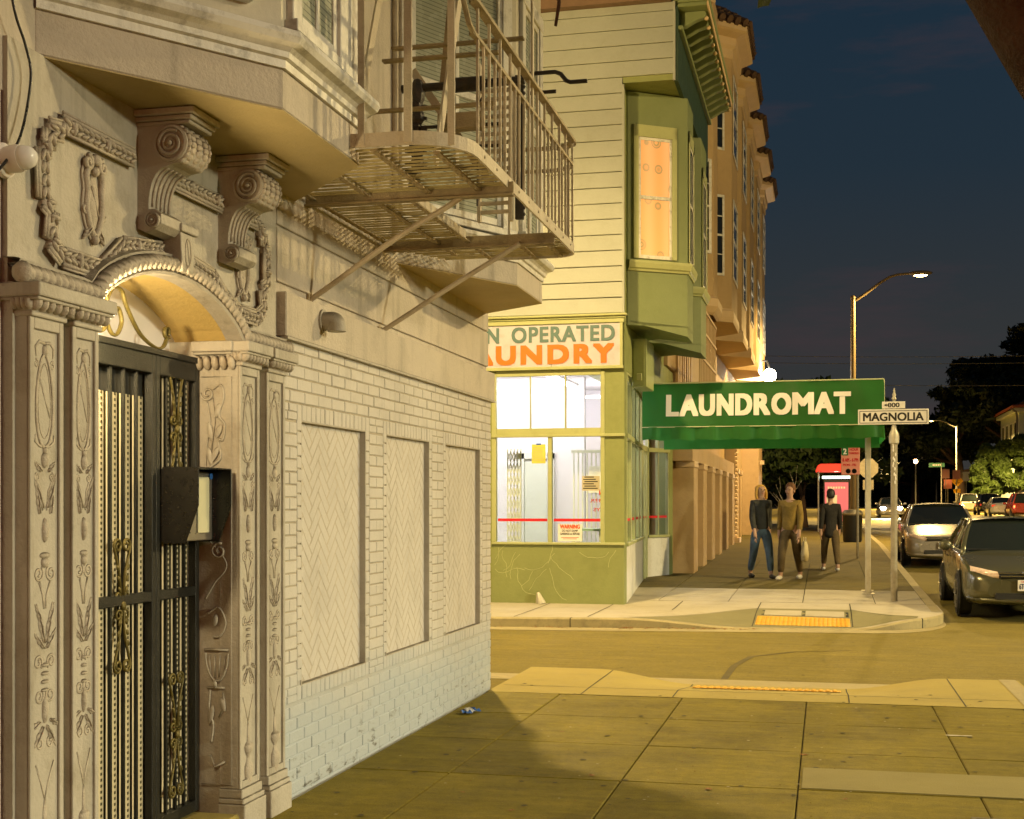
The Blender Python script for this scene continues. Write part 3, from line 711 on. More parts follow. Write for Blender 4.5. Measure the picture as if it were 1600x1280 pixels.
# ------------------------------------------------------------------ carved doorway of the corner building
XF = -2.78          # field of the portal wall
def arch_z(y, y0=4.58, y1=5.90, zs_=2.335, rise=.205):
    t = (y-(y0+y1)/2)/((y1-y0)/2); return zs_ + rise*math.sqrt(max(0, 1-.0*t*t)) * (1-t*t)**.8 if abs(t) < 1 else zs_
AY = [4.58 + 1.32*k/24 for k in range(25)]
mb = MB(); poly = [(4.11, 2.33)] + [(y, arch_z(y)) for y in AY] + [(6.44, 2.33), (6.44, 3.19), (4.11, 3.19)]
mb.prism(poly, 'x', -3.0, XF); mb.build('portal_wall', M['portal'], ab)
mb = MB()
mb.grid([[(x, y, arch_z(y)-.003) for y in AY] for x in (-3.11, -2.785)]); mb.grid([[(x, y, arch_z(y)+.03) for y in AY] for x in (-3.11, -2.785)])
mb.build('vault', M['vault'], ab)
# jambs and the lobby behind the gate
mb = MB(); mb.box(-3.12, -2.74, 5.838, 6.44, -.05, 2.33); mb.build('jamb', M['portal'], ab); MB().box(-3.12, -2.76, 4.11, 4.571, -.05, 2.33).build('jamb', M['portal'], ab)
mb = MB(); mb.box(-3.12, -3.07, 4.55, 5.90, -.05, 2.7); mb.build('lobby_wall', M['room'], ab)
MB().box(-3.1, -2.70, 4.577, 5.833, -.1, .085).build('doorstep', M['concrete_new'], ab, bevel=.01)
def smooth_path(pts, k=6):
    out = []; n = len(pts)
    for i in range(n-1):
        a, b_, c, d = [Vector((*pts[max(0, min(n-1, i+q))], 0)) for q in (-1, 0, 1, 2)]
        for s_ in range(k):
            u = s_/k; p = .5*((2*b_)+(c-a)*u+(2*a-5*b_+4*c-d)*u*u+(3*b_-a-3*c+d)*u**3); out.append((p.x, p.y))
    return out+[tuple(pts[-1][:2])]
def spiral(cu, cv, r0, r1, turns, a0, n=26):
    return [(cu + (r0+(r1-r0)*k/n)*math.cos(a0+turns*2*math.pi*k/n), cv + (r0+(r1-r0)*k/n)*math.sin(a0+turns*2*math.pi*k/n)) for k in range(n+1)]
def relief(mb, X, Y0, Z0, pts, r, flip=1, sq=.55, n=6):
    rs = r if isinstance(r, list) else [r]*len(pts)
    mb.tube([(X + rs[i]*.1, Y0 + flip*p[0], Z0 + p[1]) for i, p in enumerate(pts)], rs, n, squash=(sq, 1, 1))
def blob(mb, X, Y, Z, ry, rz, h, rx=0):
    mb.ball((X, Y, Z), (h, ry, rz), 10, 6, Euler((rx, 0, 0)))
def leaf(mb, X, Y, Z, ang, L, w, h=.008):
    """a carved acanthus lobe"""
    for t, k in ((.15, .6), (.45, 1.), (.75, .7), (.95, .35)):
        blob(mb, X, Y+math.sin(ang)*L*t, Z+math.cos(ang)*L*t, w*k*.5, L*.2, h*(1.1-.5*t), -ang)
    mb.tube([(X+h*.9, Y, Z), (X+h*1.2, Y+math.sin(ang)*L*.5, Z+math.cos(ang)*L*.5), (X+h*.3, Y+math.sin(ang)*L, Z+math.cos(ang)*L)], [w*.13, w*.12, w*.03], 5)
def pilaster_carving(X, Yc, w, zt):
    mb = MB(); s = w/.13
    # hung shield with ribbon
    el = [(.046*s*math.sin(a)*(1-.18*math.cos(a)), -.24+.165*math.cos(a)) for a in [2*math.pi*k/28 for k in range(29)]]
    relief(mb, X, Yc, zt, el, .008); relief(mb, X, Yc, zt, [(p[0]*.74, -.24+(p[1]+.24)*.8) for p in el], .0035)
    relief(mb, X, Yc, zt, [(-.028*s, -.16), (.030*s, -.30)], .004)
    for f in (1, -1):
        relief(mb, X, Yc, zt, [(0, -.035), (.03*s, -.03), (.05*s, -.05), (.046*s, -.085)], [.006, .007, .006, .003], f)
        relief(mb, X, Yc, zt, spiral(.045*s, -.11, .016, .004, 1.2, 1.2, 14), .004, f)
        relief(mb, X, Yc, zt, [(.01, -.405), (.03*s, -.40), (.052*s, -.385), (.05*s, -.36)], [.004, .006, .006, .003], f)
    blob(mb, X, Yc, zt-.06, .016, .022, .012); blob(mb, X, Yc, zt-.45, .02*s, .03, .014); blob(mb, X, Yc, zt-.415, .012, .014, .012)
    for f in (1, -1):
        leaf(mb, X, Yc+f*.02*s, zt-.49, f*.9, .05, .026); leaf(mb, X, Yc+f*.012*s, zt-.62, f*.45, .12, .03); leaf(mb, X, Yc+f*.03*s, zt-.64, f*.2, .09, .024)
        relief(mb, X, Yc, zt, [(.012, -.63), (.02*s, -.56), (.045*s, -.52)]+spiral(.038*s, -.51, .018, .004, -1.1, 1.2, 12), .0045, f)
    # figure bulb, tray, S scrolls
    blob(mb, X, Yc, zt-.70, .017*s, .045, .016); blob(mb, X, Yc, zt-.79, .03*s, .012, .013); blob(mb, X, Yc, zt-.815, .022*s, .02, .014)
    for f in (1, -1):
        relief(mb, X, Yc, zt, spiral(.034*s, -.855, .03, .006, 1.5, 2.2, 20), .0055, f)
        relief(mb, X, Yc, zt, [(.03*s, -.885), (.012, -.93), (.004, -.98)], .006, f)
        leaf(mb, X, Yc+f*.006, zt-1.10, f*.3, .13, .03); leaf(mb, X, Yc+f*.01, zt-1.12, f*.75, .08, .026); leaf(mb, X, Yc+f*.02*s, zt-1.03, f*.5, .07, .022)
        relief(mb, X, Yc, zt, spiral(.036*s, -1.17, .028, .006, -1.4, 4.0, 20), .0055, f)
        relief(mb, X, Yc, zt, spiral(.03*s, -1.29, .028, .006, 1.4, 2.4, 20), .0055, f)
    for k in range(4): blob(mb, X, Yc, zt-1.18-.03*k, .022*s, .008, .013)
    blob(mb, X, Yc, zt-1.34, .016*s, .05, .013)
    for f in (1, -1):
        leaf(mb, X, Yc+f*.012, zt-1.40, f*2.5, .09, .03); leaf(mb, X, Yc+f*.03*s, zt-1.38, f*2.0, .06, .026)
        relief(mb, X, Yc, zt, spiral(.03*s, -1.46, .024, .005, 1.3, .6, 18), .005, f)
        relief(mb, X, Yc, zt, [(.05*s, -1.53), (.02*s, -1.60), (0, -1.66)], [.004, .005, .004], f)
    # candelabrum vase at the foot
    prof = [(.030, 0), (.034, .012), (.016, .022), (.012, .05), (.026, .085), (.034, .13), (.032, .155), (.014, .18), (.012, .20), (.030, .225), (.036, .25), (.03, .26), (.012, .27), (.010, .33), (.004, .36)]
    mb.lathe([(r_*s, zt-2.02+z_) for r_, z_ in prof], 12, Matrix.Translation((X, Yc, 0)) @ Matrix.Scale(.55, 4, (1,0,0)))
    return mb
def capital(parent, X, y0, y1, zb, zt, side=True):
    """projecting moulded block with a ring of carved lobes"""
    mb = MB(); mb.box(XF-.05, X+.06, y0-.035, y1+.035, zt-.05, zt); mb.box(XF-.05, X+.05, y0-.027, y1+.027, zt-.062, zt-.048); mb.box(XF-.05, X+.012, y0-.006, y1+.006, zb-.01, zb+.012)
    o = mb.build('capital', M['portal'], parent, bevel=.006, seg=2)
    c = MB(); n = max(4, int((y1-y0+.04)/.036)); 
    for k in range(n):
        y = y0-.02+(y1-y0+.04)*(k+.5)/n; h = (zt-.055-zb)
        c.ball((X+.022, y, zb+.012+h*.46), (.026, .0165, h*.52), 8, 6, Euler((0, .28, 0)))
        c.ball((X+.040, y, zb+.012+h*.80), (.010, .012, h*.16), 6, 4)
    m_ = 4
    for k in range(m_):
        x = X-.06+.075*(k+.5)/m_; h = (zt-.055-zb)
        c.ball((x, y0-.012, zb+.012+h*.46), (.0145, .022, h*.5), 8, 6, Euler((.25, 0, 0)))
    c.box(XF-.03, X+.014, y0-.004, y1+.004, zb+.01, zt-.05)
    c.build('carved_lobes', M['carving'], o, smooth=True)
    return o
XP = -2.70
for (y0, y1) in ((4.125, 4.335), (4.395, 4.575), (5.835, 6.055), (6.145, 6.375)):
    w = y1-y0; zt = 2.22
    b = MB(); b.box(XF-.03, XP-.012, y0, y1, .2, zt)
    e = .026; b.box(XP-.012, XP, y0, y0+e, .2, zt); b.box(XP-.012, XP, y1-e, y1, .2, zt); b.box(XP-.012, XP, y0+e, y1-e, zt-.05, zt); b.box(XP-.012, XP, y0+e, y1-e, .2, .235)
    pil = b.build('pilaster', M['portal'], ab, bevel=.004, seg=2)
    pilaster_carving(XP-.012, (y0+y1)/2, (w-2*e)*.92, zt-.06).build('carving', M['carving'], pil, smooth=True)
    f = MB(); f.box(XF-.03, XP+.03, y0-.015, y1+.015, -.05, .13); f.box(XF-.03, XP+.022, y0-.012, y1+.012, .13, .155); f.box(XF-.03, XP+.012, y0-.006, y1+.006, .155, .2)
    f.build('plinth', M['portal'], pil, bevel=.006, seg=2)
    capital(ab, XP, y0, y1, 2.22, 2.325)
MB().box(-2.90, XF, 4.335, 6.44, 2.0, 2.33) if False else None
# strip behind the pilaster pairs and the return of the portal
MB().box(-3.0, -2.765, 6.02, 6.43, -.05, 2.33).build('pilaster_backing', M['portal'], ab)
MB().box(-3.0, -2.765, 4.14, 4.57, -.05, 2.33).build('pilaster_backing', M['portal'], ab)
# impost carried round into the reveal, panel relief of the reveal
mb = MB(); mb.box(-2.93, -2.72, 5.78, 5.836, 2.275, 2.325); mb.box(-2.93, -2.73, 5.795, 5.836, 2.262, 2.276); mb.build('impost', M['portal'], ab, bevel=.006, seg=2)
c = MB()
for k in range(5): c.ball((-2.905+.042*k, 5.815, 2.225), (.019, .022, .036), 8, 6, Euler((.3, 0, 0)))
c.build('carved_lobes', M['carving'], ab, smooth=True)
rv = MB(); YR = 5.832   # facing -Y: acanthus, scroll and urn in low relief on the reveal
def rrel(pts, r):
    if len(pts) > 3 and len(pts) < 20 and not (abs(pts[0][0]-pts[1][0]) > .14):
        q = smooth_path([tuple(p) for p in pts]); r = r if not isinstance(r, list) else [r[min(len(r)-1, int(i/6))] for i in range(len(q))]; pts = q
    rv.tube([(-2.93+p[0], YR, p[1]) for p in pts], r, 6, squash=(1, .8, 1))
rrel([(.03, 2.16), (.185, 2.16), (.185, .22), (.03, .22)], .003)
rrel(spiral(.06, 2.08, .035, .008, 1.4, 3.0), .006); rrel([(.09, 2.10), (.13, 2.12), (.145, 2.06), (.12, 1.98), (.15, 1.93), (.14, 1.86), (.115, 1.86), (.13, 1.78), (.09, 1.74), (.06, 1.72)], [.004,.006,.006,.007,.006,.007,.005,.007,.006,.004])
rrel([(.06, 2.04), (.075, 1.95), (.06, 1.85), (.05, 1.72)], .004); rrel([(.09, 2.06), (.10, 1.95), (.08, 1.8)], .003)
rrel(spiral(.12, 1.685, .04, .008, -1.5, 4.2), .006); rrel(spiral(.12, 1.33, .04, .008, 1.5, 1.2), .006); rrel([(.05, 1.40), (.16, 1.27), (.10, 1.18), (.05, 1.1)], .004)
rrel([(.045, .86), (.17, .86)], .006); rrel([(.05, .845), (.06, .78), (.09, .72), (.13, .72), (.16, .78), (.168, .845)], .006)
for k in range(4): rrel([(.07+.028*k, .835), (.08+.02*k, .73)], .004)
rrel([(.10, .715), (.10, .68)], .01); rrel([(.06, .68), (.15, .68)], .006); rrel([(.075, .67), (.07, .58), (.09, .5), (.08, .42)], .006)
rrel([(.14, .66), (.15, .6), (.12, .54)], .006); rrel([(.06, 1.03), (.12, 1.06), (.155, .99), (.13, .93), (.09, .92)], .005); rrel([(.075, .36), (.10, .30), (.15, .33)], .006)
for (u, z, a, L) in ((.115, 2.0, .3, .06), (.12, 1.9, .4, .06), (.10, 1.79, .5, .07), (.075, 1.9, -.2, .08), (.075, 1.78, -.2, .08), (.08, .55, .2, .08), (.14, .60, -.2, .06), (.10, 1.0, .2, .05)):
    rv.ball((-2.93+u, YR, z), (.016, .007, L*.6), 8, 6, Euler((0, a, 0)))
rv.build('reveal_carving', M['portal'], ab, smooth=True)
# rope moulding over pilasters and arch
path = [(4.09, 2.36), (4.30, 2.36), (4.50, 2.36), (4.57, 2.358)] + [(y, arch_z(y)+.035) for y in AY[1:-1]] + [(5.915, 2.358), (6.0, 2.36), (6.2, 2.36), (6.43, 2.36)]
dense = []
for a, b_ in zip(path[:-1], path[1:]):
    n = max(1, int(math.hypot(b_[0]-a[0], b_[1]-a[1])/.0055))
    dense += [(a[0]+(b_[0]-a[0])*k/n, a[1]+(b_[1]-a[1])*k/n) for k in range(n)]
mb = MB(); rows = []; s = 0
for i, p in enumerate(dense):
    q = dense[min(i+1, len(dense)-1)]; o_ = dense[max(i-1, 0)]; t = Vector((q[0]-o_[0], q[1]-o_[1])).normalized(); nrm = Vector((-t.y, t.x))
    if i: s += math.hypot(p[0]-dense[i-1][0], p[1]-dense[i-1][1])
    ring = []
    for j in range(14):
        an = 2*math.pi*j/14; ph = s/.042 + an/(2*math.pi)*1.0
        r = .033*(.72 + .34*abs(math.sin(math.pi*ph))**.6)
        ring.append((-2.715 + r*math.cos(an)*1.1, p[0] + nrm.x*r*math.sin(an), p[1] + nrm.y*r*math.sin(an)))
    rows.append(ring)
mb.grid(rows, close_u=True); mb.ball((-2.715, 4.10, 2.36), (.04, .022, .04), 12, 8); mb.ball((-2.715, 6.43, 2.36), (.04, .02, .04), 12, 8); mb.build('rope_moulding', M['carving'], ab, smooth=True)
def ledge(prof, path_, name, mat_=M['portal'], X0=-2.79):
    """moulding that follows a (y,z) path: prof = (out, up)"""
    mb = MB(); rr = []
    for i, p in enumerate(path_):
        q = path_[min(i+1, len(path_)-1)]; o_ = path_[max(i-1, 0)]; t = Vector((q[0]-o_[0], q[1]-o_[1])).normalized(); nn = Vector((-t.y, t.x))
        rr.append([(X0+d, p[0]+nn.x*u, p[1]+nn.y*u) for d, u in prof])
    mb.grid(rr); return mb.build(name, mat_, ab, smooth='auto')
ledge([(0, -.048), (.085, -.048), (.092, -.036), (.085, -.028), (.06, -.028), (.02, .03), (.07, .036), (.074, .046), (.05, .052), (0, .055)], path, 'rope_bed')
# keystone
mb = MB(); mb.prism([(5.20, 2.548), (5.30, 2.548), (5.32, 2.715), (5.18, 2.715)], 'x', -2.80, -2.672); mb.box(-2.8, -2.660, 5.172, 5.328, 2.715, 2.75); ks = mb.build('keystone', M['portal'], ab, bevel=.006, seg=2)
mb = MB(); relief(mb, -2.672, 5.25, 2.632, [(.026*math.sin(a), .06*math.cos(a)) for a in [2*math.pi*k/20 for k in range(21)]], .005); relief(mb, -2.672, 5.25, 2.632, [(-.012, .06), (.014, -.05)], .005); blob(mb, -2.672, 5.25, 2.562, .014, .02, .008)
mb.build('carving', M['carving'], ks, smooth=True)
# leaf-cut border of the two side panels
def leaf_border(path_, name='leaf_moulding', wd=.062):
    mb = MB(); L = 0; k = 0
    for a, b_ in zip(path_[:-1], path_[1:]):
        d = math.hypot(b_[0]-a[0], b_[1]-a[1]); t = ((b_[0]-a[0])/d, (b_[1]-a[1])/d); n = (-t[1], t[0])
        ang = math.atan2(t[1], t[0])
        mb.bar((-2.766, a[0], a[1]), (-2.766, b_[0], b_[1]), wd, .028, (1, 0, 0))
        for off, r_ in ((wd*.5, .007), (-wd*.5, .010), (-wd*.72, .006)):
            mb.tube([(-2.757, a[0]+n[0]*off, a[1]+n[1]*off), (-2.757, b_[0]+n[0]*off, b_[1]+n[1]*off)], r_, 6)
        m_ = max(1, int(d/.04))
        for q in range(m_):
            f = (q+.5)/m_; y = a[0]+(b_[0]-a[0])*f; z = a[1]+(b_[1]-a[1])*f; k += 1
            for sg in (1, -1):
                mb.ball((-2.75, y+n[0]*sg*.012, z+n[1]*sg*.012), (.012, .027, .0095), 7, 5, Euler((ang+sg*.45*(1 if k % 2 else .5), 0, 0)))
            if k % 6 == 0: mb.ball((-2.748, y, z), (.018, .013, .030), 8, 6, Euler((ang, 0, 0)))
    return mb.build(name, M['carving'], ab, smooth=True)
lb = [(4.94, 2.965), (4.42, 2.965), (4.42, 2.93), (4.335, 2.92), (4.335, 2.85), (4.29, 2.84), (4.30, 2.66), (4.36, 2.63), (4.345, 2.52), (4.42, 2.475), (4.70, 2.475), (4.86, 2.60), (5.18, 2.64)]
leaf_border(lb)
leaf_border([(5.96, 2.965), (6.17, 2.965), (6.18, 2.93), (6.24, 2.92), (6.24, 2.85), (6.275, 2.84), (6.27, 2.66), (6.22, 2.63), (6.235, 2.53), (6.15, 2.475), (5.95, 2.475), (5.80, 2.52), (5.66, 2.60), (5.33, 2.64)])
leaf_border([(5.20, 2.965), (5.755, 2.965)])
# crests in the panels
def crest(Y, Z, s=1.):
    mb = MB(); X = XF+.004
    ol = [(-.045, .11), (-.058, .07), (-.050, .02), (-.056, -.04), (-.045, -.09), (-.02, -.135), (0, -.15), (.02, -.135), (.045, -.09), (.056, -.04), (.050, .02), (.058, .07), (.045, .11)]
    relief(mb, X+.006, Y, Z, smooth_path([(p[0]*s, p[1]*s) for p in ol]), .0135*s, sq=1.1, n=8); blob(mb, X, Y, Z-.02*s, .042*s, .115*s, .014)
    relief(mb, X+.012, Y, Z, [(-.024*s, .04*s), (.026*s, -.07*s)], .005)
    relief(mb, X, Y, Z, smooth_path([(p[0]*1.32*s, p[1]*1.12*s) for p in ol]), .007*s, sq=.9)
    for f in (1, -1):
        relief(mb, X+.012, Y, Z, spiral(f*.052*s, .125*s, .030*s, .006, f*1.4, 1.6, 18), .0105*s, sq=1.0)
        relief(mb, X+.008, Y, Z, spiral(f*.06*s, -.06*s, .022*s, .006, -f*1.2, 0, 14), .007*s); leaf(mb, X+.006, Y+f*.03*s, Z-.125*s, f*2.4, .06*s, .03*s, .012)
    blob(mb, X+.014, Y, Z+.145*s, .026*s, .024*s, .022); blob(mb, X+.01, Y, Z+.10*s, .02*s, .022*s, .02); blob(mb, X+.01, Y, Z-.165*s, .018*s, .022*s, .02)
    mb.build('crest', M['carving'], ab, smooth=True)
crest(4.655, 2.745); crest(6.02, 2.72, .95)
# corbels
def corbel(y0):
    y1 = y0+.19; root = None
    body = [(-2.79, 2.70), (-2.745, 2.68), (-2.70, 2.69), (-2.672, 2.715), (-2.672, 2.755), (-2.70, 2.775), (-2.728, 2.775)]
    body += [(-2.728 + .075*(1-math.cos(a)), 2.79 + .155*math.sin(a)) for a in [math.pi/2*k/8 for k in range(9)]]
    body += [(-2.63, 2.955), (-2.58, 2.965), (-2.553, 3.0), (-2.548, 3.045), (-2.57, 3.10), (-2.62, 3.12), (-2.79, 3.12)]
    mb = MB(); mb.prism(body, 'y', y0, y1)
    o = mb.build('corbel', M['portal'], ab, bevel=.004)
    c = MB(); e = .03
    for z0, z1, d in ((3.118, 3.135, .01), (3.135, 3.155, .022), (3.155, 3.183, .038)): c.box(-2.79, -2.55+d, y0-d*.8, y1+d*.8, z0, z1)
    c.build('abacus', M['portal'], o, bevel=.004)
    for (cx, cz, r_, tr) in ((-2.625, 3.04, .072, 2.4), (-2.708, 2.728, .032, 1.6)):
        for yy, sg in ((y0, -1), (y1, 1)):
            v = MB()
            for (rr, h) in ((r_*1.05, .012),):
                v.lathe([(0, 0), (rr, 0), (rr, h), (rr*.86, h*1.25), (rr*.8, h*.6), (0, h*.6)], 24, Matrix.Translation((cx, yy, cz)) @ Matrix.Rotation(R(90)*(1 if sg < 0 else -1), 4, 'X'))
            pts = spiral(0, 0, r_*.78, r_*.12, tr, 1.0, 40)
            v.tube([(cx+p[0], yy+sg*.011, cz+p[1]) for p in pts], [r_*.12*(1-.4*k/40) for k in range(41)], 6); v.ball((cx, yy+sg*.012, cz), (r_*.16, .012, r_*.16), 8, 6)
            v.build('volute', M['portal'], o, smooth='auto')
    l = MB(); yc = (y0+y1)/2
    for k in range(9):   # leaf and beads rolled over the upper scroll
        a = 1.75-.35*k; x = -2.625+.078*math.cos(a); z = 3.04+.078*math.sin(a)
        for dy, w_ in ((-.055, .022), (0, .026), (.055, .022)): l.ball((x, yc+dy, z), (.012, w_, .017), 8, 5, Euler((0, -a, 0)))
        for dy in (-.09, .09): l.ball((x, yc+dy, z), (.012, .008, .016), 6, 5, Euler((0, -a, 0)))
    for dy in (-.07, -.035, 0, .035, .07):   # flutes down the hollow
        l.tube([(-2.724 + .075*(1-math.cos(a)), yc+dy, 2.79 + .155*math.sin(a)) for a in [math.pi/2*k/8 for k in range(9)]], .006, 5)
    l.build('leaf_carving', M['carving'], o, smooth=True)
corbel(5.01); corbel(5.762)
# ------------------------------------------------------------------ security gate
gate = thing('security_gate', 'black iron double gate with scrollwork and a steel screen filling the doorway', 'gate', (-2.93, 5.2, .085))
XG = -2.93; GZ0, GZ1 = .095, 2.22; Y0, YM, Y1 = 4.58, 5.41, 5.83
mb = MB()
for (a, c) in ((Y0, YM), (YM+.004, Y1)):
    mb.box(XG-.02, XG+.02, a, a+.034, GZ0, GZ1); mb.box(XG-.02, XG+.02, c-.034, c, GZ0, GZ1)
    mb.box(XG-.02, XG+.02, a+.034, c-.034, GZ1-.085, GZ1); mb.box(XG-.02, XG+.02, a+.034, c-.034, GZ0, GZ0+.05); mb.box(XG-.018, XG+.018, a+.034, c-.034, 1.12, 1.165)
mb.build('frame', M['iron'], gate, bevel=.003)
mb = MB().box(XG+.005, XG+.03, Y0, Y1, GZ1, GZ1+.028).build('top_rail', M['iron'], gate, bevel=.003)
bar0 = None
ybars = [Y0+.034+(YM-Y0-.068)*k/7 for k in range(1, 7)] + [YM+.038+(Y1-YM-.072)*k/4 for k in range(1, 4)]
for y in ybars:
    if bar0 is None: bar0 = MB().box(XG-.007, XG+.007, y-.007, y+.007, GZ0+.05, GZ1-.085).build('bar', M['iron'], gate); by = y
    else: inst(bar0, 'bar', bar0.location+Vector((0, y-by, 0)), gate)
def scroll_piece(yc, zc, h, w=.088):
    mb = MB(); X = XG+.012
    for f in (1, -1):
        for g_ in (1, -1):
            pts = [(f*.004, 0), (f*w*.30, g_*h*.25), (f*w*.62, g_*h*.38)] + spiral(f*w*.42, g_*h*.44, w*.36, w*.10, f*g_*1.35, 0 if f > 0 else math.pi, 18)
            mb.tube([(X, yc+p[0], zc+p[1]) for p in pts], .0068, 6)
            mb.tube([(X, yc+p[0], zc+p[1]) for p in spiral(f*w*.36, g_*h*.07, w*.30, w*.08, f*g_*1.2, math.pi if f > 0 else 0, 14)], .006, 6)
            for t in (.12, .2, .28):
                mb.ball((X+.004, yc+f*w*(.2+t), zc+g_*h*t), (.006, .010, .016), 6, 4, Euler((-f*g_*.6, 0, 0)))
    mb.ball((X+.006, yc, zc), (.01, .018, .02), 8, 6)
    return mb
sc = [(4.70, 1.92), (4.93, 1.10), (4.74, .50), (4.70, 1.40) if False else (4.66, .45), (5.605, 1.90), (5.63, .47)]
for (yc, zc) in [(4.705, 1.90), (5.13, 1.12), (4.72, .48), (5.615, 1.90), (5.615, .49), (5.27, 1.9) if False else (4.705, 1.905-.0)][:5]:
    scroll_piece(yc, zc, .58).build('scroll', M['bronze'], gate, smooth=True)
# steel screen of bowed perforated strips behind the bars
MB().box(XG-.034, XG-.030, Y0+.034, YM-.034, 2.03, 2.135).build('lock_plate', M['dark'], gate)
edges = [Y0+.03]+ybars[:6]+[YM-.03]; edges2 = [YM+.034]+ybars[6:]+[Y1-.03]
slot = MB(); dark = MB(); dark.box(XG-.036, XG-.034, Y0+.03, Y1-.03, GZ0+.04, 2.14); dark.build('screen_back', M['screen'], gate)
for E in (edges, edges2):
    for a, c in zip(E[:-1], E[1:]):
        w = c-a; y0, y1 = a+w*.09, c-w*.09; st = MB(); rows = []
        for k in range(7): rows.append([(XG-.024+.006*math.sin(math.pi*k/6), y0+(y1-y0)*k/6, z) for z in (GZ0+.05, 2.03 if E is edges else 2.13)])
        st.grid(rows); st.build('perforated_strip', M['backing'], gate, smooth=True)
        z = GZ0+.06; r = 0
        while z < (2.02 if E is edges else 2.12):
            for q, u in enumerate((.30, .70)):
                y = y0+(y1-y0)*u; zz = z+(.0125 if q % 2 else 0); x = XG-.0225+.006*math.sin(math.pi*u)
                slot.add([(x, y-.0075, zz), (x, y+.0075, zz), (x, y+.0075, zz+.0125), (x, y-.0075, zz+.0125)], [(0,1,2,3)])
            z += .025
slot.build('screen_slots', M['screen'], gate, kind='stuff', recalc=False)
# overthrow of flat scrolls on top of the gate
mb = MB()
def fs(pts): mb.tube([(XG+.015, p[0], p[1]) for p in smooth_path(pts)], .0085, 6, squash=(1.3, .8, .8))
yc = 5.02
fs([(yc+.50, 2.31), (yc+.46, 2.262), (yc+.38, 2.255), (yc+.25, 2.30), (yc+.14, 2.40), (yc+.10, 2.46), (yc+.04, 2.465), (yc-.01, 2.42), (yc-.03, 2.34), (yc+.01, 2.275), (yc+.06, 2.27), (yc+.10, 2.33), (yc+.07, 2.385), (yc+.04, 2.36)])
fs(spiral(yc+.50, 2.335, .03, .012, -1.1, -.8, 14))
fs([(yc-.02, 2.31), (yc-.06, 2.27), (yc-.14, 2.275), (yc-.19, 2.33), (yc-.17, 2.40), (yc-.12, 2.415), (yc-.09, 2.37), (yc-.13, 2.34)]); fs([(yc-.02, 2.31), (yc-.02, 2.40), (yc-.05, 2.47), (yc-.12, 2.49), (yc-.19, 2.46), (yc-.26, 2.36), (yc-.38, 2.27)])
mb.build('overthrow_scroll', M['bronze'], gate, smooth=True)
# unseen porch lamp, assumed on the left jamb from the warm light in the arch
lamp = thing('assumed_porch_lamp', 'small warm porch lamp assumed inside the arch on the left jamb of the gate', 'lamp', (-2.86, 4.60, 2.27))
MB().ball((-2.80, 4.635, 2.255), .032, 14, 9).build('globe', emis('porch_lamp_glow', (1,.74,.36), 6), lamp, smooth=True)
MB().box(-2.825, -2.775, 4.572, 4.615, 2.235, 2.285).build('fitting', M['iron'], lamp, bevel=.005)
point('porch_light', (-2.77, 4.685, 2.24), PORCH_W, (1,.76,.40), .05, lamp)
# ------------------------------------------------------------------ intercom hood, camera, cable, vent
ic = thing('intercom', 'black hooded intercom box with a steel face mounted beside the gate', 'intercom', (-2.9, 5.62, 1.4))
yA, yB, xb, xf = 5.455, 5.795, -2.905, -2.726
side = [(xb, 1.376), (xb+.115, 1.376), (xf, 1.55), (xf, 1.72), (xb, 1.72)]
for y in (yA, yB-.006): MB().prism(side, 'y', y, y+.006).build('side_plate', M['black'], ic, bevel=.002)
MB().box(xb, xf, yA+.006, yB-.006, 1.714, 1.72).build('hood_top', M['black'], ic)
MB().box(xb-.02, xb+.05, yA+.007, yB-.007, 1.385, 1.713).build('back_box', M['black'], ic)
MB().box(xb+.05, xb+.085, yA+.03, yB-.012, 1.385, 1.705).build('face_plate', M['steel'], ic, bevel=.004)
MB().box(xb+.086, xb+.092, yA+.17, yB-.055, 1.42, 1.68).build('directory', M['lcd'], ic, bevel=.002)
b = MB()
for k in range(5): b.box(xb+.085, xb+.089, yA+.05, yA+.10, 1.42+.014*k, 1.427+.014*k)
b.build('speaker_slot', M['dark'], ic)
MB().lathe([(0,0),(.016,0),(.016,.006),(0,.007)], 16, Matrix.Translation((xb+.086, yB-.035, 1.685)) @ Matrix.Rotation(R(90), 4, 'Y')).build('badge', M['blue'], ic)
cc = thing('security_camera', 'small white domed security camera on the wall left of the carved panel', 'camera', (-2.78, 4.16, 2.73))
sgn = mat('white_camera_plastic', (.72,.66,.62), .35, .04)
T = Matrix.Translation((-2.79, 4.085, 2.745)) @ Matrix.Rotation(R(86), 4, 'Y')
MB().lathe([(0,0),(.058,0),(.062,.008),(.06,.022),(.05,.028),(0,.028)], 24, T).build('base', sgn, cc, smooth='auto')
MB().lathe([(0,.028),(.046,.028),(.048,.07),(.044,.085),(0,.085)], 24, T).build('housing', sgn, cc, smooth='auto')
MB().lathe([(.043,.084),(.042,.10),(.034,.122),(.018,.136),(0,.14)], 24, T).build('dome', mat('white_camera_dome', (.78,.76,.74), .15, .02), cc, smooth=True)
cab = MB(); pts = [(-2.745, 4.05, 3.6), (-2.74, 4.08, 3.30), (-2.74, 4.155, 3.17), (-2.74, 4.19, 3.08), (-2.74, 4.165, 2.945), (-2.735, 4.115, 2.83), (-2.735, 4.06, 2.755), (-2.74, 3.99, 2.68)]
dp = []
for i in range(len(pts)-1):
    p0, p1, p2, p3 = [Vector(pts[max(0, min(len(pts)-1, i+k))]) for k in (-1, 0, 1, 2)]
    for k in range(6):
        t = k/6; dp.append(.5*((2*p1)+(p2-p0)*t+(2*p0-5*p1+4*p2-p3)*t*t+(3*p1-p0-3*p2+p3)*t**3))
dp.append(Vector(pts[-1]))
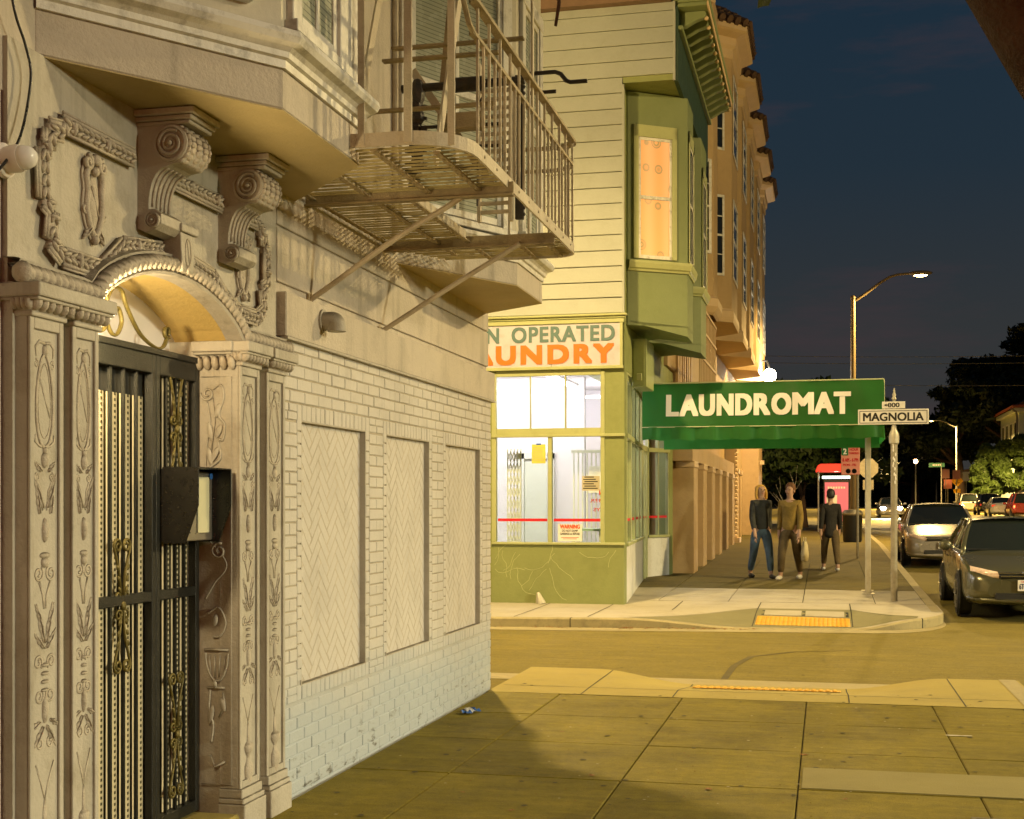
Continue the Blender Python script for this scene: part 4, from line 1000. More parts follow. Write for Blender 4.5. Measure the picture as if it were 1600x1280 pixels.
tag(cab.tube(dp, .0055, 6).build('cable', M['black'], None, smooth=True), 'black cable looping down the wall past the security camera', 'cable')
vp = thing('vent_pipe', 'cream elbow vent pipe sticking out above the brick wall', 'vent', (-2.74, 6.95, 2.56))
pts = [(-2.735, 6.98, 2.575)] + [(-2.735+.055+.03*math.sin(a), 6.98, 2.545+.03*math.cos(a)) for a in [math.pi/2*k/6 for k in range(7)]] + [(-2.65, 6.98, 2.515)]
MB().tube(pts, .052, 16).build('elbow', M['portal'], vp, smooth='auto')
MB().lathe([(.052,0),(.066,0),(.066,.012),(.052,.012)], 20, Matrix.Translation((-2.735, 6.98, 2.575)) @ Matrix.Rotation(R(90), 4, 'Y')).build('collar', M['portal'], vp)
# ------------------------------------------------------------------ fire escape on the street face
fe = thing('fire_escape', 'cream painted iron fire escape balcony bolted above the brick wall', 'fire escape', (-2.78, 7.4, 3.23))
ZP0, ZP1 = 3.235, 3.30; XO = -1.64; YN, YFAR = 5.93, 8.90
def rim_path(inset=0, r=.30):
    p = [(-2.185 if True else 0, YN+inset)]
    for k in range(9):
        a = -math.pi/2 + math.pi/2*k/8; p.append((XO-inset-r+r*math.cos(a), YN+inset+r+r*math.sin(a)))
    for k in range(9):
        a = math.pi/2*k/8; p.append((XO-inset-.15+.15*math.cos(a), YFAR-inset-.15+.15*math.sin(a)))
    p.append((-2.22, YFAR-inset)); return p
RP = rim_path()
mb = MB(); inn = rim_path(.012)
mb.grid([[(p[0], p[1], z) for p in RP] for z in (ZP0, ZP1)]); mb.grid([[(p[0], p[1], z) for p in inn] for z in (ZP0, ZP1)])
mb.grid([[(p[0], p[1], ZP0) for p in RP], [(p[0], p[1], ZP0) for p in inn]]); mb.grid([[(p[0], p[1], ZP1) for p in RP], [(p[0], p[1], ZP1) for p in inn]])
mb.build('rim', M['escape'], fe)
rv_ = MB()
for i in range(len(RP)-1):
    a, b_ = RP[i], RP[i+1]; d = math.hypot(b_[0]-a[0], b_[1]-a[1])
    if d > .3:
        n = max(2, int(d/.25))
        for k in range(n): rv_.ball((a[0]+(b_[0]-a[0])*(k+.5)/n, a[1]+(b_[1]-a[1])*(k+.5)/n, (ZP0+ZP1)/2), .009, 8, 5)
rv_.build('rivet', M['escape'], fe, smooth=True)
for y in (6.86, 8.20):
    mb = MB(); mb.box(-2.79, XO+.03 if y < 8 else XO-.02, y-.006, y+.006, ZP0-.045, ZP0+.03); mb.box(-2.79, XO+.03 if y < 8 else XO-.02, y-.03, y+.03, ZP0-.045, ZP0-.035)
    mb.build('cross_beam', M['escape_dark'], fe, bevel=.002)
for x, y0, y1 in ((-2.74, 6.72, 8.42), (-2.42, 6.1, 8.6), (-2.08, 5.96, 6.86), (-1.80, 6.06, 6.86), (-2.22, 6.86, 8.85), (-1.92, 8.2, 8.86), (-1.74, 8.2, 8.8)):
    mb = MB(); mb.box(x-.016, x+.016, y0, y1, ZP0-.012, ZP0-.004)
    for k in range(int((y1-y0)/.055)): mb.ball((x+.006*(1 if k % 2 else -1), y0+.055*k+.02, ZP0-.012), (.012, .012, .006), 6, 4)
    mb.build('bearer', M['escape_dark'], fe)
sl = None; k = 0; y = YN+.03
while y < YFAR-.03:
    if y < YN+.3: dx = .3-math.sqrt(max(0, .09-(YN+.3-y)**2)); x1 = XO-.014-dx
    else: x1 = XO-.014
    if y > YFAR-.15: x1 = XO-.014-(.15-math.sqrt(max(0, .0225-(y-YFAR+.15)**2)))
    x0 = -2.19 if y < 6.07 else -2.19-(y-6.07)*.93 if y < 6.72 else -2.785 if y < 8.42 else -2.785+(y-8.42)*.53
    if 6.90 < y < 8.16: x1 = -2.24
    c = (x0+x1)/2; L = x1-x0
    if sl is None:
        sl = MB().box(-.5, .5, -.004, .004, -.005, .005).build('slat', M['escape_slat'], fe, local=True); sl.location = Vector((c, y, ZP0+.012))-wloc(fe); sl.scale = (L, 1, 1); sl.rotation_euler = (0, 0, 0)
    else: inst(sl, 'slat', Vector((c, y, ZP0+.012+rng.uniform(-.002, .002)))-wloc(fe), fe, (R(rng.uniform(-10, 10)), 0, rng.uniform(-.004, .004)), (L, 1, 1))
    y += .064
# opening edge
MB().box(-2.245, -2.232, 6.88, 8.18, ZP0, ZP1).build('hatch_edge', M['escape'], fe)
RT = [(-2.187, YN+.01)] + [(p[0], p[1]) for p in rim_path(.006)[1:]]
for z, w, h, nm in ((3.82, .034, .012, 'mid_rail'), (3.975, .034, .012, 'top_rail')):
    mb = MB()
    P_ = [rim_path(-.012 if nm == 'top_rail' else .004), rim_path(.032)]
    P_ = [[q for i_, q in enumerate(pp) if i_ > 7] for pp in P_]
    mb.grid([[(p[0], p[1], z) for p in P_[0]], [(p[0], p[1], z) for p in P_[1]], [(p[0], p[1], z+h*1.6) for p in P_[1]], [(p[0], p[1], z+h*1.6) for p in P_[0]], [(p[0], p[1], z) for p in P_[0]]])
    mb.tube([(XO-.016, YN+.28, z+.01), (XO-.018, YN+.20, z+.03), (XO-.024, YN+.13, z+.11), (XO-.03, YN+.09, z+.3), (XO-.03, YN+.085, z+1.2)], .014, 6)
    mb.build(nm, M['escape_dark'], fe)
bl = None; y = YN+.34; n = 0
bal = []
while y < YFAR-.12: bal.append((XO-.012, y, n % 2 == 0)); y += .113; n += 1
bal += [(XO-.06, YFAR-.05, True), (XO-.2, YFAR-.01, True), (XO-.34, YFAR-.01, False), (XO-.48, YFAR-.01, True)]
b1 = b2 = None
for x, y, tall in bal:
    zt = 3.985 if tall else 3.83
    src = b1 if tall else b2
    if src is None:
        o = MB().box(-.0065, .0065, -.0065, .0065, ZP0+.01-3.235, zt-3.235).build('baluster', M['escape'], fe, local=True); o.location = Vector((x, y, 3.235))-wloc(fe)
        if tall: b1 = o
        else: b2 = o
    else: inst(src, 'baluster', Vector((x+rng.uniform(-.003, .003), y, 3.235))-wloc(fe), fe, (rng.uniform(-.006, .006), rng.uniform(-.004, .004), 0))
# flat straps at the near end that carry the upper flight
for x, w_ in ((-2.13, .034), (-1.90, .04), (-1.715, .036)):
    MB().box(x-w_/2, x+w_/2, YN-.004 + (.09 if x > -1.8 else 0), YN+.008 + (.09 if x > -1.8 else 0), ZP0+.01, 5.6).build('strap', M['escape'], fe, bevel=.002)
for (p, q, w_) in (((-1.66, 7.55, ZP1), (-1.66, 7.55, 5.6), .036), ((-1.66, 8.35, ZP1), (-1.66, 8.35, 3.98), .03)):
    MB().bar(p, q, w_, .012).build('post', M['escape'], fe)
# inclined stair stiles and braces above
for p, q in (((-2.42, 6.55, 3.30), (-2.42, 7.5, 5.4)), ((-1.95, 6.55, 3.30), (-1.95, 7.5, 5.4))):
    MB().bar(p, q, .012, .07, (0, 1, 0)).build('stair_stile', M['escape'], fe)
for x0, x1, y, z in ((-2.42, -1.75, 7.1, 4.04), (-2.5, -1.75, 7.0, 3.73), (-2.5, -1.7, 7.5, 4.25)):
    MB().bar((x0, y, z), (x1, y, z), .045, .014).build('tread', M['escape_dark'], fe)
MB().bar((-2.5, 7.9, 4.25), (-1.95, 7.9, 3.45), .05, .014, (0, 1, 0)).build('brace', M['escape'], fe)
MB().bar((-2.28, 7.8, 4.12), (-2.22, 7.8, 4.7), .03, .01, (0, 1, 0)).build('brace', M['escape_dark'], fe)
# struts down to the wall
for (A, B, bend) in (((-2.795, 6.93, 2.685), (-1.90, 6.87, 3.20), .035), ((-2.795, 8.12, 2.655), (-1.88, 8.18, 3.20), .01)):
    A = Vector(A); B = Vector(B); pts = [A + (B-A)*t + Vector((0, 0, 1))*bend*math.sin(math.pi*min(1, t*1.15))*t for t in [k/10 for k in range(11)]]
    mb = MB(); mb.tube(pts, .0165, 8); mb.build('strut', M['escape'], fe, smooth='auto')
    MB().box(A.x-.004, A.x+.012, A.y-.03, A.y+.03, A.z-.04, A.z+.04).build('wall_plate', M['escape_dark'], fe, bevel=.003)
# drop ladder standing in the hatch, counterbalance gear and crank
lad = MB(); lad.box(-2.075, -2.055, 7.86, 7.90, 3.28, 4.25); lad.box(-1.875, -1.855, 7.86, 7.90, 3.28, 4.25)
lad.build('ladder_stile', M['escape'], fe)
rg = None; 
for k in range(16):
    z = 3.34+.053*k
    if rg is None: rg = MB().box(-2.055, -1.875, 7.868, 7.892, z-.010, z+.010).build('ladder_rung', M['escape'], fe)
    else: inst(rg, 'ladder_rung', rg.location+Vector((0, 0, .053*k)), fe)
mb = MB(); mb.box(-1.85, -1.80, 7.92, 7.95, 3.3, 4.18)
for k in range(22): mb.ball((-1.80, 7.935, 3.33+.039*k), (.014, .014, .013), 6, 4)
mb.build('chain_guide', M['rust'], fe)
mb = MB(); mb.tube([(-2.52, 7.75, 4.09), (-1.75, 7.75, 4.09)], .026, 10); mb.tube([(-2.2, 7.75, 4.09), (-2.0, 7.75, 4.09)], .045, 12); mb.ball((-2.42, 7.75, 4.06), (.05, .05, .09), 8, 6)
mb.build('axle', M['rust'], fe, smooth='auto')
mb = MB()
for k in range(9): mb.ball((-2.43+.012*math.sin(k*1.7), 7.75, 3.98-.07*k), (.045, .04, .05), 7, 5); mb.bar((-2.50, 7.75, 3.99-.07*k), (-2.36, 7.75, 3.97-.07*k), .018, .018)
for k in range(3): mb.tube([(-2.5, 7.75, 3.85-.13*k), (-1.9, 7.75, 3.84-.13*k)], .011, 6)
mb.build('counterbalance', M['rust'], fe)
MB().box(-2.27, -1.99, 7.66, 7.74, 3.80, 3.90).build('weight', M['escape_dark'], fe, bevel=.006)
MB().tube([(-2.0, 7.70, 4.22), (-1.99, 7.70, 4.13), (-1.99, 7.70, 4.0), (-2.02, 7.70, 3.96)], .008, 6).build('hook', M['rust'], fe)
MB().tube([(-2.03, 7.7, 4.0), (-2.03, 7.71, 3.6), (-2.03, 7.7, 3.34)], .007, 5).build('chain', M['rust'], fe)
cr = MB().tube([(-1.80, 8.02, 4.215), (-1.62, 8.02, 4.215), (-1.585, 8.02, 4.20), (-1.55, 8.02, 4.155), (-1.525, 8.02, 4.145), (-1.42, 8.02, 4.145)], .0135, 8).build('crank', M['rust'], fe, smooth='auto')
MB().tube([(-1.80, 8.1, 4.12), (-1.63, 8.1, 4.12)], .012, 8).build('crank', M['rust'], fe)
cd = tag(MB().tube([(-2.765, 8.36, 3.32), (-2.765, 8.36, 7)], .022, 10).build('conduit', M['escape'], None, smooth='auto'), 'cream painted conduit pipe running up the wall behind the fire escape', 'pipe')
# ------------------------------------------------------------------ corner laundry
lb_ = thing('laundry_building', 'olive green corner laundry with pale clapboards and brightly lit shop windows', 'building', (-3.03, 20.4, 0))
YF = 20.4; XC = -3.03
mb = MB(); mb.box(-9, XC-.02, YF+.02, 25.7, 4.0, 9.3); mb.box(-9, -8.9, YF+.02, 25.7, 0, 4.0); mb.box(-9, -3.5, 27.0, 27.1, 0, 4.0); mb.box(-9, -8.9, 25.7, 27.0, 0, 4.0); mb.box(XC-.02, -2.22, YF+.02, 25.7, 8.08, 9.3)
mb.build('wall', M['green'], lb_)
MB().box(-9, -2.2, YF+.02, 25.72, 9.3, 9.5).build('roof', M['tan_trim'], lb_)
MB().box(-9, -2.3, YF-.16, YF+.02, 9.27, 9.62).build('eave_board', mat('brown_eave_board', (.20,.12,.07), .6), lb_)
# clapboards, one by one
z = 4.52; 
while z < 9.2:
    h = .243; x1 = XC if z < 8.0 else -2.245
    z1 = min(z+h, 9.27)
    MB().prism([(YF+.02, z+.004), (YF-.022, z+.004), (YF-.026, z+.012), (YF-.004, z1-.004), (YF+.02, z1-.004)], 'x', -9, x1-.03).build('clapboard', M['clap'], lb_)
    z += h
MB().box(XC-.035, XC+.002, YF-.03, YF+.03, 4.52, 8.05).build('corner_board', M['clap'], lb_, bevel=.005)
MB().box(-2.28, -2.24, YF-.03, YF+.03, 8.06, 9.27).build('corner_board', M['clap'], lb_, bevel=.005)
MB().box(-2.26, -2.20, YF+.0, 25.7, 8.05, 9.2).build('attic_front', M['green_dark'], lb_)
# cornice with modillions
mb = MB(); mb.box(-2.2, -1.76, YF-.05, 25.7, 9.16, 9.22); mb.box(-2.2, -1.72, YF-.08, 25.7, 9.22, 9.32); mb.box(-2.2, -2.13, YF, 25.7, 8.84, 8.90)
mb.build('cornice', M['green_bay'], lb_, bevel=.01)
MB().box(-1.758, -1.735, YF-.06, 25.7, 9.14, 9.225).build('cornice_edge', M['tan_trim'], lb_, bevel=.006)
md = None
for k in range(13):
    y = YF+.25+.41*k
    if md is None:
        q = MB(); q.prism([(-2.19, 8.92), (-2.10, 8.94), (-1.95, 9.02), (-1.82, 9.06), (-1.79, 9.10), (-1.80, 9.155), (-2.19, 9.155)], 'y', y-.07, y+.07); md = q.build('modillion', M['green_bay'], lb_, bevel=.02, seg=2)
        MB().ball((-1.79, y, 9.06), .035, 8, 6).build('drop', M['tan_trim'], md, smooth=True)
    else:
        c = inst(md, 'modillion', md.location+Vector((0, .41*k, 0)), lb_); inst(md.children[0], 'drop', md.children[0].location, c)
# ledge over the shop sign
mb = MB(); mb.box(-9, XC+.03, YF-.06, YF+.0, 4.44, 4.475); mb.box(-9, XC+.05, YF-.09, YF, 4.475, 4.51); mb.build('ledge', M['green_trim'], lb_, bevel=.008)
# shop front, street corner side
mb = MB(); mb.box(-9, -5.14, YF, YF+.15, .0, 4.44); mb.box(-5.14, XC, YF, YF+.15, 3.62, 4.44); mb.build('front_wall', M['green'], lb_)
MB().box(-3.335, XC, YF, YF+.25, .94, 3.62).build('corner_pier', M['green'], lb_)
# base: crazed render, the cracks raised ridges
bk = MB().box(-5.14, XC, YF-.012, YF+.2, -.06, .94).build('stall_riser', M['green'], lb_, bevel=.006)
cr_ = MB(); r2 = random.Random(11)
for k in range(15):
    x = r2.uniform(-5.1, -3.1); zz = r2.uniform(.5, .93); a = r2.uniform(-2.2, -.9); pts = [(x, zz)]
    for q in range(r2.randint(4, 9)):
        a += r2.uniform(-.6, .6); x += .075*math.cos(a); zz += .075*math.sin(a)
        if not (-5.12 < x < -3.06 and .04 < zz < .93): break
        pts.append((x, zz))
    if len(pts) > 2: cr_.tube([(p[0], YF-.013, p[1]) for p in pts], .0045, 5, squash=(1, .7, 1))
cr_.build('render_crack', M['green_trim'], bk)
MB().box(-5.14, XC+.012, YF-.045, YF+.02, .925, .965).build('sill', M['green_trim'], lb_, bevel=.006)
MB().box(-5.14, XC+.012, YF-.04, YF+.02, 2.61, 2.655).build('transom_bar', M['green_trim'], lb_, bevel=.006)
fr = MB()
fr.box(-5.14, -5.07, YF-.02, YF+.08, .965, 3.62); fr.box(-3.40, -3.335, YF-.02, YF+.08, .965, 3.62); fr.box(-4.235, -4.17, YF-.02, YF+.07, .965, 2.61)
fr.box(-5.07, -3.4, YF-.012, YF+.07, 2.655, 2.75); fr.box(-5.07, -3.4, YF-.012, YF+.07, 3.57, 3.66)
for x in (-4.52, -3.96): fr.box(x-.012, x+.012, YF+.0, YF+.05, 2.75, 3.57)
fr.build('window_frame', M['green_trim'], lb_, bevel=.005)
for x0, x1 in ((-5.07, -4.235), (-4.17, -3.4)): MB().box(x0, x1, YF+.03, YF+.036, .965, 2.61).build('shop_pane', M['pane'], lb_)
for x0, x1 in ((-5.07, -4.53), (-4.51, -3.97), (-3.95, -3.4)): MB().box(x0, x1, YF+.03, YF+.036, 2.75, 3.57).build('transom_pane', M['pane'], lb_)
for x0, x1 in ((-5.05, -4.25), (-4.15, -3.41)): MB().box(x0, x1, YF+.026, YF+.0285, 1.29, 1.335).build('red_band', M['red'], lb_)
# splayed entrance along the street
def wseg(A, B, z0, z1, d, m, nm, parent, t0=0, t1=1, out=0, bev=.004):
    A = Vector((*A, 0)); B = Vector((*B, 0)); T = B-A; L = T.length; T.normalize(); N_ = Vector((T.y, -T.x, 0))
    p = [A+T*L*t0-N_*d+N_*out, A+T*L*t1-N_*d+N_*out, A+T*L*t1+N_*out, A+T*L*t0+N_*out]
    v = [(q.x, q.y, z0) for q in p]+[(q.x, q.y, z1) for q in p]
    return MB().add(v, [(3,2,1,0),(4,5,6,7),(0,1,5,4),(1,2,6,5),(2,3,7,6),(3,0,4,7)]).build(nm, m, parent, bevel=bev)
e0, e1, e2, e3 = (-3.03, 20.66), (-3.40, 25.3), (-3.42, 26.2), (-3.08, 26.9)
for (A, B, cuts) in ((e0, e1, (.015, .26, .5, .75, .985)), (e2, e3, (.03, .5, .97))):
    wseg(A, B, 0, .90, .12, M['whitewall'], 'marble_riser', lb_); wseg(A, B, .90, .95, .16, M['green_trim'], 'sill', lb_, out=.03)
    wseg(A, B, 2.6, 2.68, .1, M['green_trim'], 'transom_bar', lb_, out=.02); wseg(A, B, 3.52, 3.62, .1, M['green_trim'], 'head', lb_)
    for c_ in cuts: wseg(A, B, .95, 3.52, .07, M['green_trim'], 'mullion', lb_, c_-.02, c_+.02)
    wseg(A, B, .95, 2.6, .008, M['pane'], 'shop_pane', lb_, .05, .95, -.03, 0); wseg(A, B, 2.68, 3.52, .008, M['pane'], 'transom_pane', lb_, .05, .95, -.03, 0)
    wseg(A, B, 1.29, 1.335, .002, M['red'], 'red_band', lb_, .08, .92, -.02, 0)
wseg((-3.028, 20.41), e0, 0, 3.61, .24, M['green'], 'corner_pier', lb_)
wseg(e1, e2, 2.6, 2.7, .1, M['green_trim'], 'head', lb_); wseg(e1, e2, 3.5, 3.62, .1, M['green_trim'], 'head', lb_); wseg(e1, e2, 2.7, 3.5, .008, M['pane'], 'transom_pane', lb_, .02, .98, -.03, 0)
dr = wseg(e1, e2, .05, 2.6, .008, M['pane'], 'shop_door', lb_, .08, .92, -.03, 0)
for t0, t1 in ((.02, .12), (.88, .98), (.47, .53)): wseg(e1, e2, .05, 2.6, .05, M['green_trim'], 'door_stile', dr, t0, t1)
wseg(e1, e2, 1.29, 1.335, .002, M['red'], 'red_band', dr, .12, .88, -.02, 0)
wseg(e3, (-3.03, 27.1), 0, 3.6, .25, M['green'], 'end_pier', lb_)
MB().box(-3.6, XC, YF+.15, 27.1, 3.64, 4.24).build('shop_soffit', M['green'], lb_)
MB().box(-3.66, -3.035, 20.45, 27.05, 3.60, 3.638).build('soffit_panel', M['green_trim'], lb_)
# meter box under the bay
gb = thing('meter_box', 'green metal meter box on the laundry wall above the awning', 'box', (-3.0, 21.3, 3.7))
MB().box(-3.03, -2.80, 21.25, 22.2, 3.45, 4.22).build('case', M['green_box'], gb, bevel=.008)
MB().box(-3.0, -2.83, 21.235, 21.252, 3.48, 4.19).build('door', M['green_box'], gb, bevel=.004)
MB().box(-2.95, -2.87, 21.20, 21.24, 3.55, 3.66).build('lock', M['green_trim'], gb, bevel=.006)
# bays of the upper floor
def gbay(path, z0, z1, lit):
    pts = path+[(-3.2, path[-1][1]), (-3.2, path[0][1])]
    o = MB().prism(pts, 'z', z0+.14, z1).build('bay_window', M['green_bay'], lb_, bevel=.006)
    # sloping underside
    mb = MB(); k = len(path); lowp = [(p[0], p[1], z0+(.20 if p[0] < -2.9 else 0)) for p in path]; up = [(p[0], p[1], z0+.16) if p[0] > -2.9 else (p[0], p[1], z0+.21) for p in path]
    mb.grid([up, lowp]); mb.add(lowp, [tuple(range(k))]); mb.build('bay_underside', M['green_bay'], o)
    m_ = MB(); sweep_plan(m_, path, [(-.01, 5.24), (.02, 5.24), (.03, 5.27), (.05, 5.29), (.07, 5.36), (.075, 5.40), (-.01, 5.42)]); m_.build('sill_moulding', M['green_trim'], o)
    for kk in range(k-1):
        A, B = path[kk], path[kk+1]; L = math.hypot(B[0]-A[0], B[1]-A[1])
        s0, s1 = (.17, .73) if kk == 0 else (.15, .85)
        m1 = .085/L
        for (a, b_, c, d) in ((s0-m1, s0, 5.44, 7.55), (s1, s1+m1, 5.44, 7.55), (s0-m1, s1+m1, 7.36, 7.55)): wseg(A, B, c, d, .02, M['green_trim'], 'casing', o, a, b_, .03)
        w = wseg(A, B, 5.48, 7.36, .01, M['curtain'] if (lit and kk == 0) else M['pane_dark'], 'window', o, s0, s1, .004, 0)
        e = .045/L
        for (a, b_, c, d) in ((s0, s0+e, 5.44, 7.36), (s1-e, s1, 5.44, 7.36), (s0, s1, 7.31, 7.36), (s0, s1, 5.44, 5.50), (s0, s1, 6.38, 6.44)): wseg(A, B, c, d, .01, M['trim'], 'sash', w, a, b_, .018)
def curtain():
    m = bpy.data.materials.new('lit_patterned_curtain'); m.use_nodes = True; N = m.node_tree.nodes; L = m.node_tree.links; b = N['Principled BSDF']
    geo = N.new('ShaderNodeNewGeometry'); vo = N.new('ShaderNodeTexVoronoi'); vo.inputs['Scale'].default_value = 4.2; vo.inputs['Randomness'].default_value = .55
    mpp = N.new('ShaderNodeMapping'); mpp.inputs['Scale'].default_value = (1, 0, .8); L.new(geo.outputs['Position'], mpp.inputs[0]); L.new(mpp.outputs[0], vo.inputs['Vector'])
    r = N.new('ShaderNodeValToRGB'); cr = r.color_ramp; cr.elements[0].position = 0; cr.elements[0].color = (.62,.29,.09,1); cr.elements[1].position = .6; cr.elements[1].color = (.80,.38,.135,1)
    for p, c in ((.08, (.80,.42,.16,1)), (.12, (.30,.24,.10,1)), (.22, (.68,.34,.12,1)), (.28, (.34,.26,.11,1)), (.33, (.80,.38,.135,1))):
        q = cr.elements.new(p); q.color = c
    L.new(vo.outputs['Distance'], r.inputs[0])
    wv = N.new('ShaderNodeTexWave'); wv.inputs['Scale'].default_value = 1.1; wv.inputs['Distortion'].default_value = .6; wv.bands_direction = 'X'; L.new(geo.outputs['Position'], wv.inputs['Vector'])
    sx = N.new('ShaderNodeSeparateXYZ'); L.new(geo.outputs['Position'], sx.inputs[0])
    mr = N.new('ShaderNodeMapRange'); mr.inputs[1].default_value = 6.35; mr.inputs[2].default_value = 6.5; L.new(sx.outputs[2], mr.inputs[0])
    mx = N.new('ShaderNodeMix'); mx.data_type = 'RGBA'; mw = N.new('ShaderNodeMath'); mw.operation = 'MULTIPLY'; mw.inputs[1].default_value = .3; L.new(wv.outputs[1], mw.inputs[0]); L.new(mw.outputs[0], mx.inputs[0]); L.new(r.outputs[0], mx.inputs[6]); mx.inputs[7].default_value = (.92,.58,.33,1)
    L.new(mx.outputs[2], b.inputs['Base Color']); L.new(mx.outputs[2], b.inputs['Emission Color']); b.inputs['Emission Strength'].default_value = .36; b.inputs['Roughness'].default_value = .3
    return m
M['curtain'] = curtain()
gbay([(-3.03, 20.75), (-2.15, 21.35), (-2.15, 22.25), (-3.03, 22.85)], 4.24, 8.06, True)
gbay([(-3.03, 23.1), (-2.15, 23.7), (-2.15, 24.75), (-3.03, 25.35)], 4.24, 8.06, False)
# ---- inside the laundry
rm = MB(); rm.box(-8.9, -3.7, YF+.15, 27.0, .02, .05); rm.build('shop_floor', M['room_pale'], lb_)
rm = MB(); rm.box(-8.9, -3.5, 26.9, 26.98, .05, 3.9); rm.box(-8.89, -8.85, YF+.15, 26.9, .05, 3.9); rm.box(-8.85, -3.62, YF+.16, 26.9, 3.9, 3.98); rm.build('shop_wall', M['room'], lb_)
rm = MB(); rm.box(-3.60, -3.58, 20.7, 26.9, 3.65, 3.9); rm.build('shop_lintel', M['room'], lb_)
rm = MB(); rm.box(-8.84, -4.3, 24.0, 24.12, .05, 3.895); rm.build('partition', M['room'], lb_)
dk = MB(); dk.box(-5.42, -4.98, 23.95, 24.0, .05, 2.35); dk.build('back_door', M['room_green'], lb_, bevel=.01)
dk = MB(); dk.box(-5.56, -5.42, 23.93, 24.0, .05, 2.5); dk.box(-4.98, -4.86, 23.93, 24.0, .05, 2.5); dk.box(-5.56, -4.86, 23.93, 24.0, 2.4, 2.52); dk.build('door_frame', M['room_pale'], lb_)
gr = thing('folding_gate', 'pale folding lattice gate drawn aside behind the left shop window', 'gate', (-4.95, 20.8, .05))
for k in range(5):
    x = -4.98+.055*k; MB().box(x-.006, x+.006, 20.78, 20.80, .1, 2.45).build('bar', M['room_green'], gr)
mb = MB()
for k in range(12):
    for q in range(4): x = -4.98+.055*q; z = .15+.19*k; mb.bar((x, 20.775, z), (x+.055, 20.775, z+.17), .006, .012); mb.bar((x+.055, 20.775, z), (x, 20.775, z+.17), .006, .012)
mb.build('lattice', M['room_green'], gr)
gr2 = thing('window_bars', 'white upright security bars behind the right shop window', 'grille', (-3.8, 22.0, .05))
b0 = None
for k in range(12):
    x = -4.12+.075*k
    if b0 is None: b0 = MB().box(x-.010, x+.010, 21.98, 22.0, .4, 2.42).build('bar', M['room_green'], gr2); bx0 = x
    else: inst(b0, 'bar', b0.location+Vector((.075*k, 0, 0)), gr2)
MB().box(-4.16, -3.28, 21.97, 22.01, 2.42, 2.47).build('rail', M['room_green'], gr2); MB().box(-4.16, -3.28, 21.97, 22.01, .9, .93).build('rail', M['room_green'], gr2)
tb = thing('folding_table', 'pale green topped folding table inside the laundry window', 'table', (-3.8, 21.2, .05))
MB().box(-3.98, -3.42, 20.95, 21.5, 1.13, 1.17).build('table_top', mat('teal_laminate', (.32,.46,.42), .4), tb)
for x in (-3.94, -3.5):
    for y in (21.0, 21.45): MB().bar((x, y, 1.13), (x+.03, y, .05), .05, .05).build('leg', M['room_green'], tb)
for x, lb in ((-7.4, 'leftmost hanging strip light in the laundry'), (-5.7, 'middle hanging strip light in the laundry'), (-4.35, 'hanging strip light nearest the shop corner')):
    cl = thing('strip_light', lb, 'lamp', (x, 22, 3.7), 'strip lights in the laundry')
    MB().box(x-.07, x+.07, 20.9, 23.3, 3.66, 3.70).build('fitting', M['room'], cl); MB().box(x-.01, x+.01, 21.2, 21.22, 3.7, 3.9).build('hanger', M['room'], cl); MB().box(x-.01, x+.01, 22.9, 22.92, 3.7, 3.9).build('hanger', M['room'], cl)
    MB().box(x-.04, x+.04, 20.95, 23.25, 3.62, 3.66).build('tube', emis('fluorescent_tube', (1,.97,.90), 4), cl)
    for y in (21.3, 22.8): point('strip_light_glow', (x, y, 3.45), ROOM_W, (1, .90, .96), .25, cl)
cl = thing('strip_light', 'strip light added in the back part of the laundry behind the partition', 'lamp', (-4.6, 25.4, 3.7), 'strip lights in the laundry')  # unseen lamp added to brighten the dark back room
MB().box(-6.2, -3.9, 25.35, 25.49, 3.66, 3.70).build('fitting', M['room'], cl); MB().box(-6.15, -3.95, 25.38, 25.46, 3.62, 3.66).build('tube', emis('fluorescent_tube', (1,.97,.90), 4), cl); MB().box(-5.1, -5.08, 25.41, 25.43, 3.7, 3.9).build('hanger', M['room'], cl)
for x in (-5.6, -4.2): point('strip_light_glow', (x, 25.4, 3.4), ROOM_W, (1, .90, .96), .25, cl)
# notices on the glass
def notice(nm, label, x0, x1, z0, z1, m, y=YF+.024):
    t = thing(nm, label, 'notice', ((x0+x1)/2, y, z0)); MB().box(x0, x1, y, y+.003, z0, z1).build('sheet', m, t); return t
t = notice('yellow_notice', 'yellow paper notice taped inside the left pane of the laundry', -4.50, -4.28, 2.20, 2.50, M['paper_yellow'])
mb = MB(); [mb.box(-4.48, -4.31, YF+.0225, YF+.024, 2.24+.03*k, 2.247+.03*k) for k in range(8)]; mb.build('print', M['paper_tan'], t)
MB().box(-4.43, -4.35, YF+.0222, YF+.024, 2.49, 2.515).build('tape', M['blue'], t)
t = notice('tan_notice', 'tan paper notice in the upper right of the right laundry pane', -3.70, -3.42, 1.77, 2.0, M['paper_tan'])
mb = MB(); [mb.box(-3.68+.02*(k % 2), -3.45-.03*(k % 3), YF+.0225, YF+.024, 1.80+.035*k, 1.815+.035*k) for k in range(6)]; mb.build('print', M['ink'], t)
t = notice('warning_sign', 'small white sign reading WARNING in red low in the right laundry pane', -4.08, -3.70, .98, 1.25, M['signface'])
lp = M['letter_red'] = mat('red_print', (.68,.07,.01), .5)
text_mesh('headline', 'WARNING', lp, t, (-3.89, YF+.0215, 1.21), .31, .062, .05, .001)
text_mesh('text_line', 'DO NOT DUMP', M['ink'], t, (-3.89, YF+.0215, 1.145), .25, .034, .02, .001)
text_mesh('text_line', 'GARBAGE or REFUSE', M['ink'], t, (-3.89, YF+.0215, 1.098), .31, .034, .02, .001)
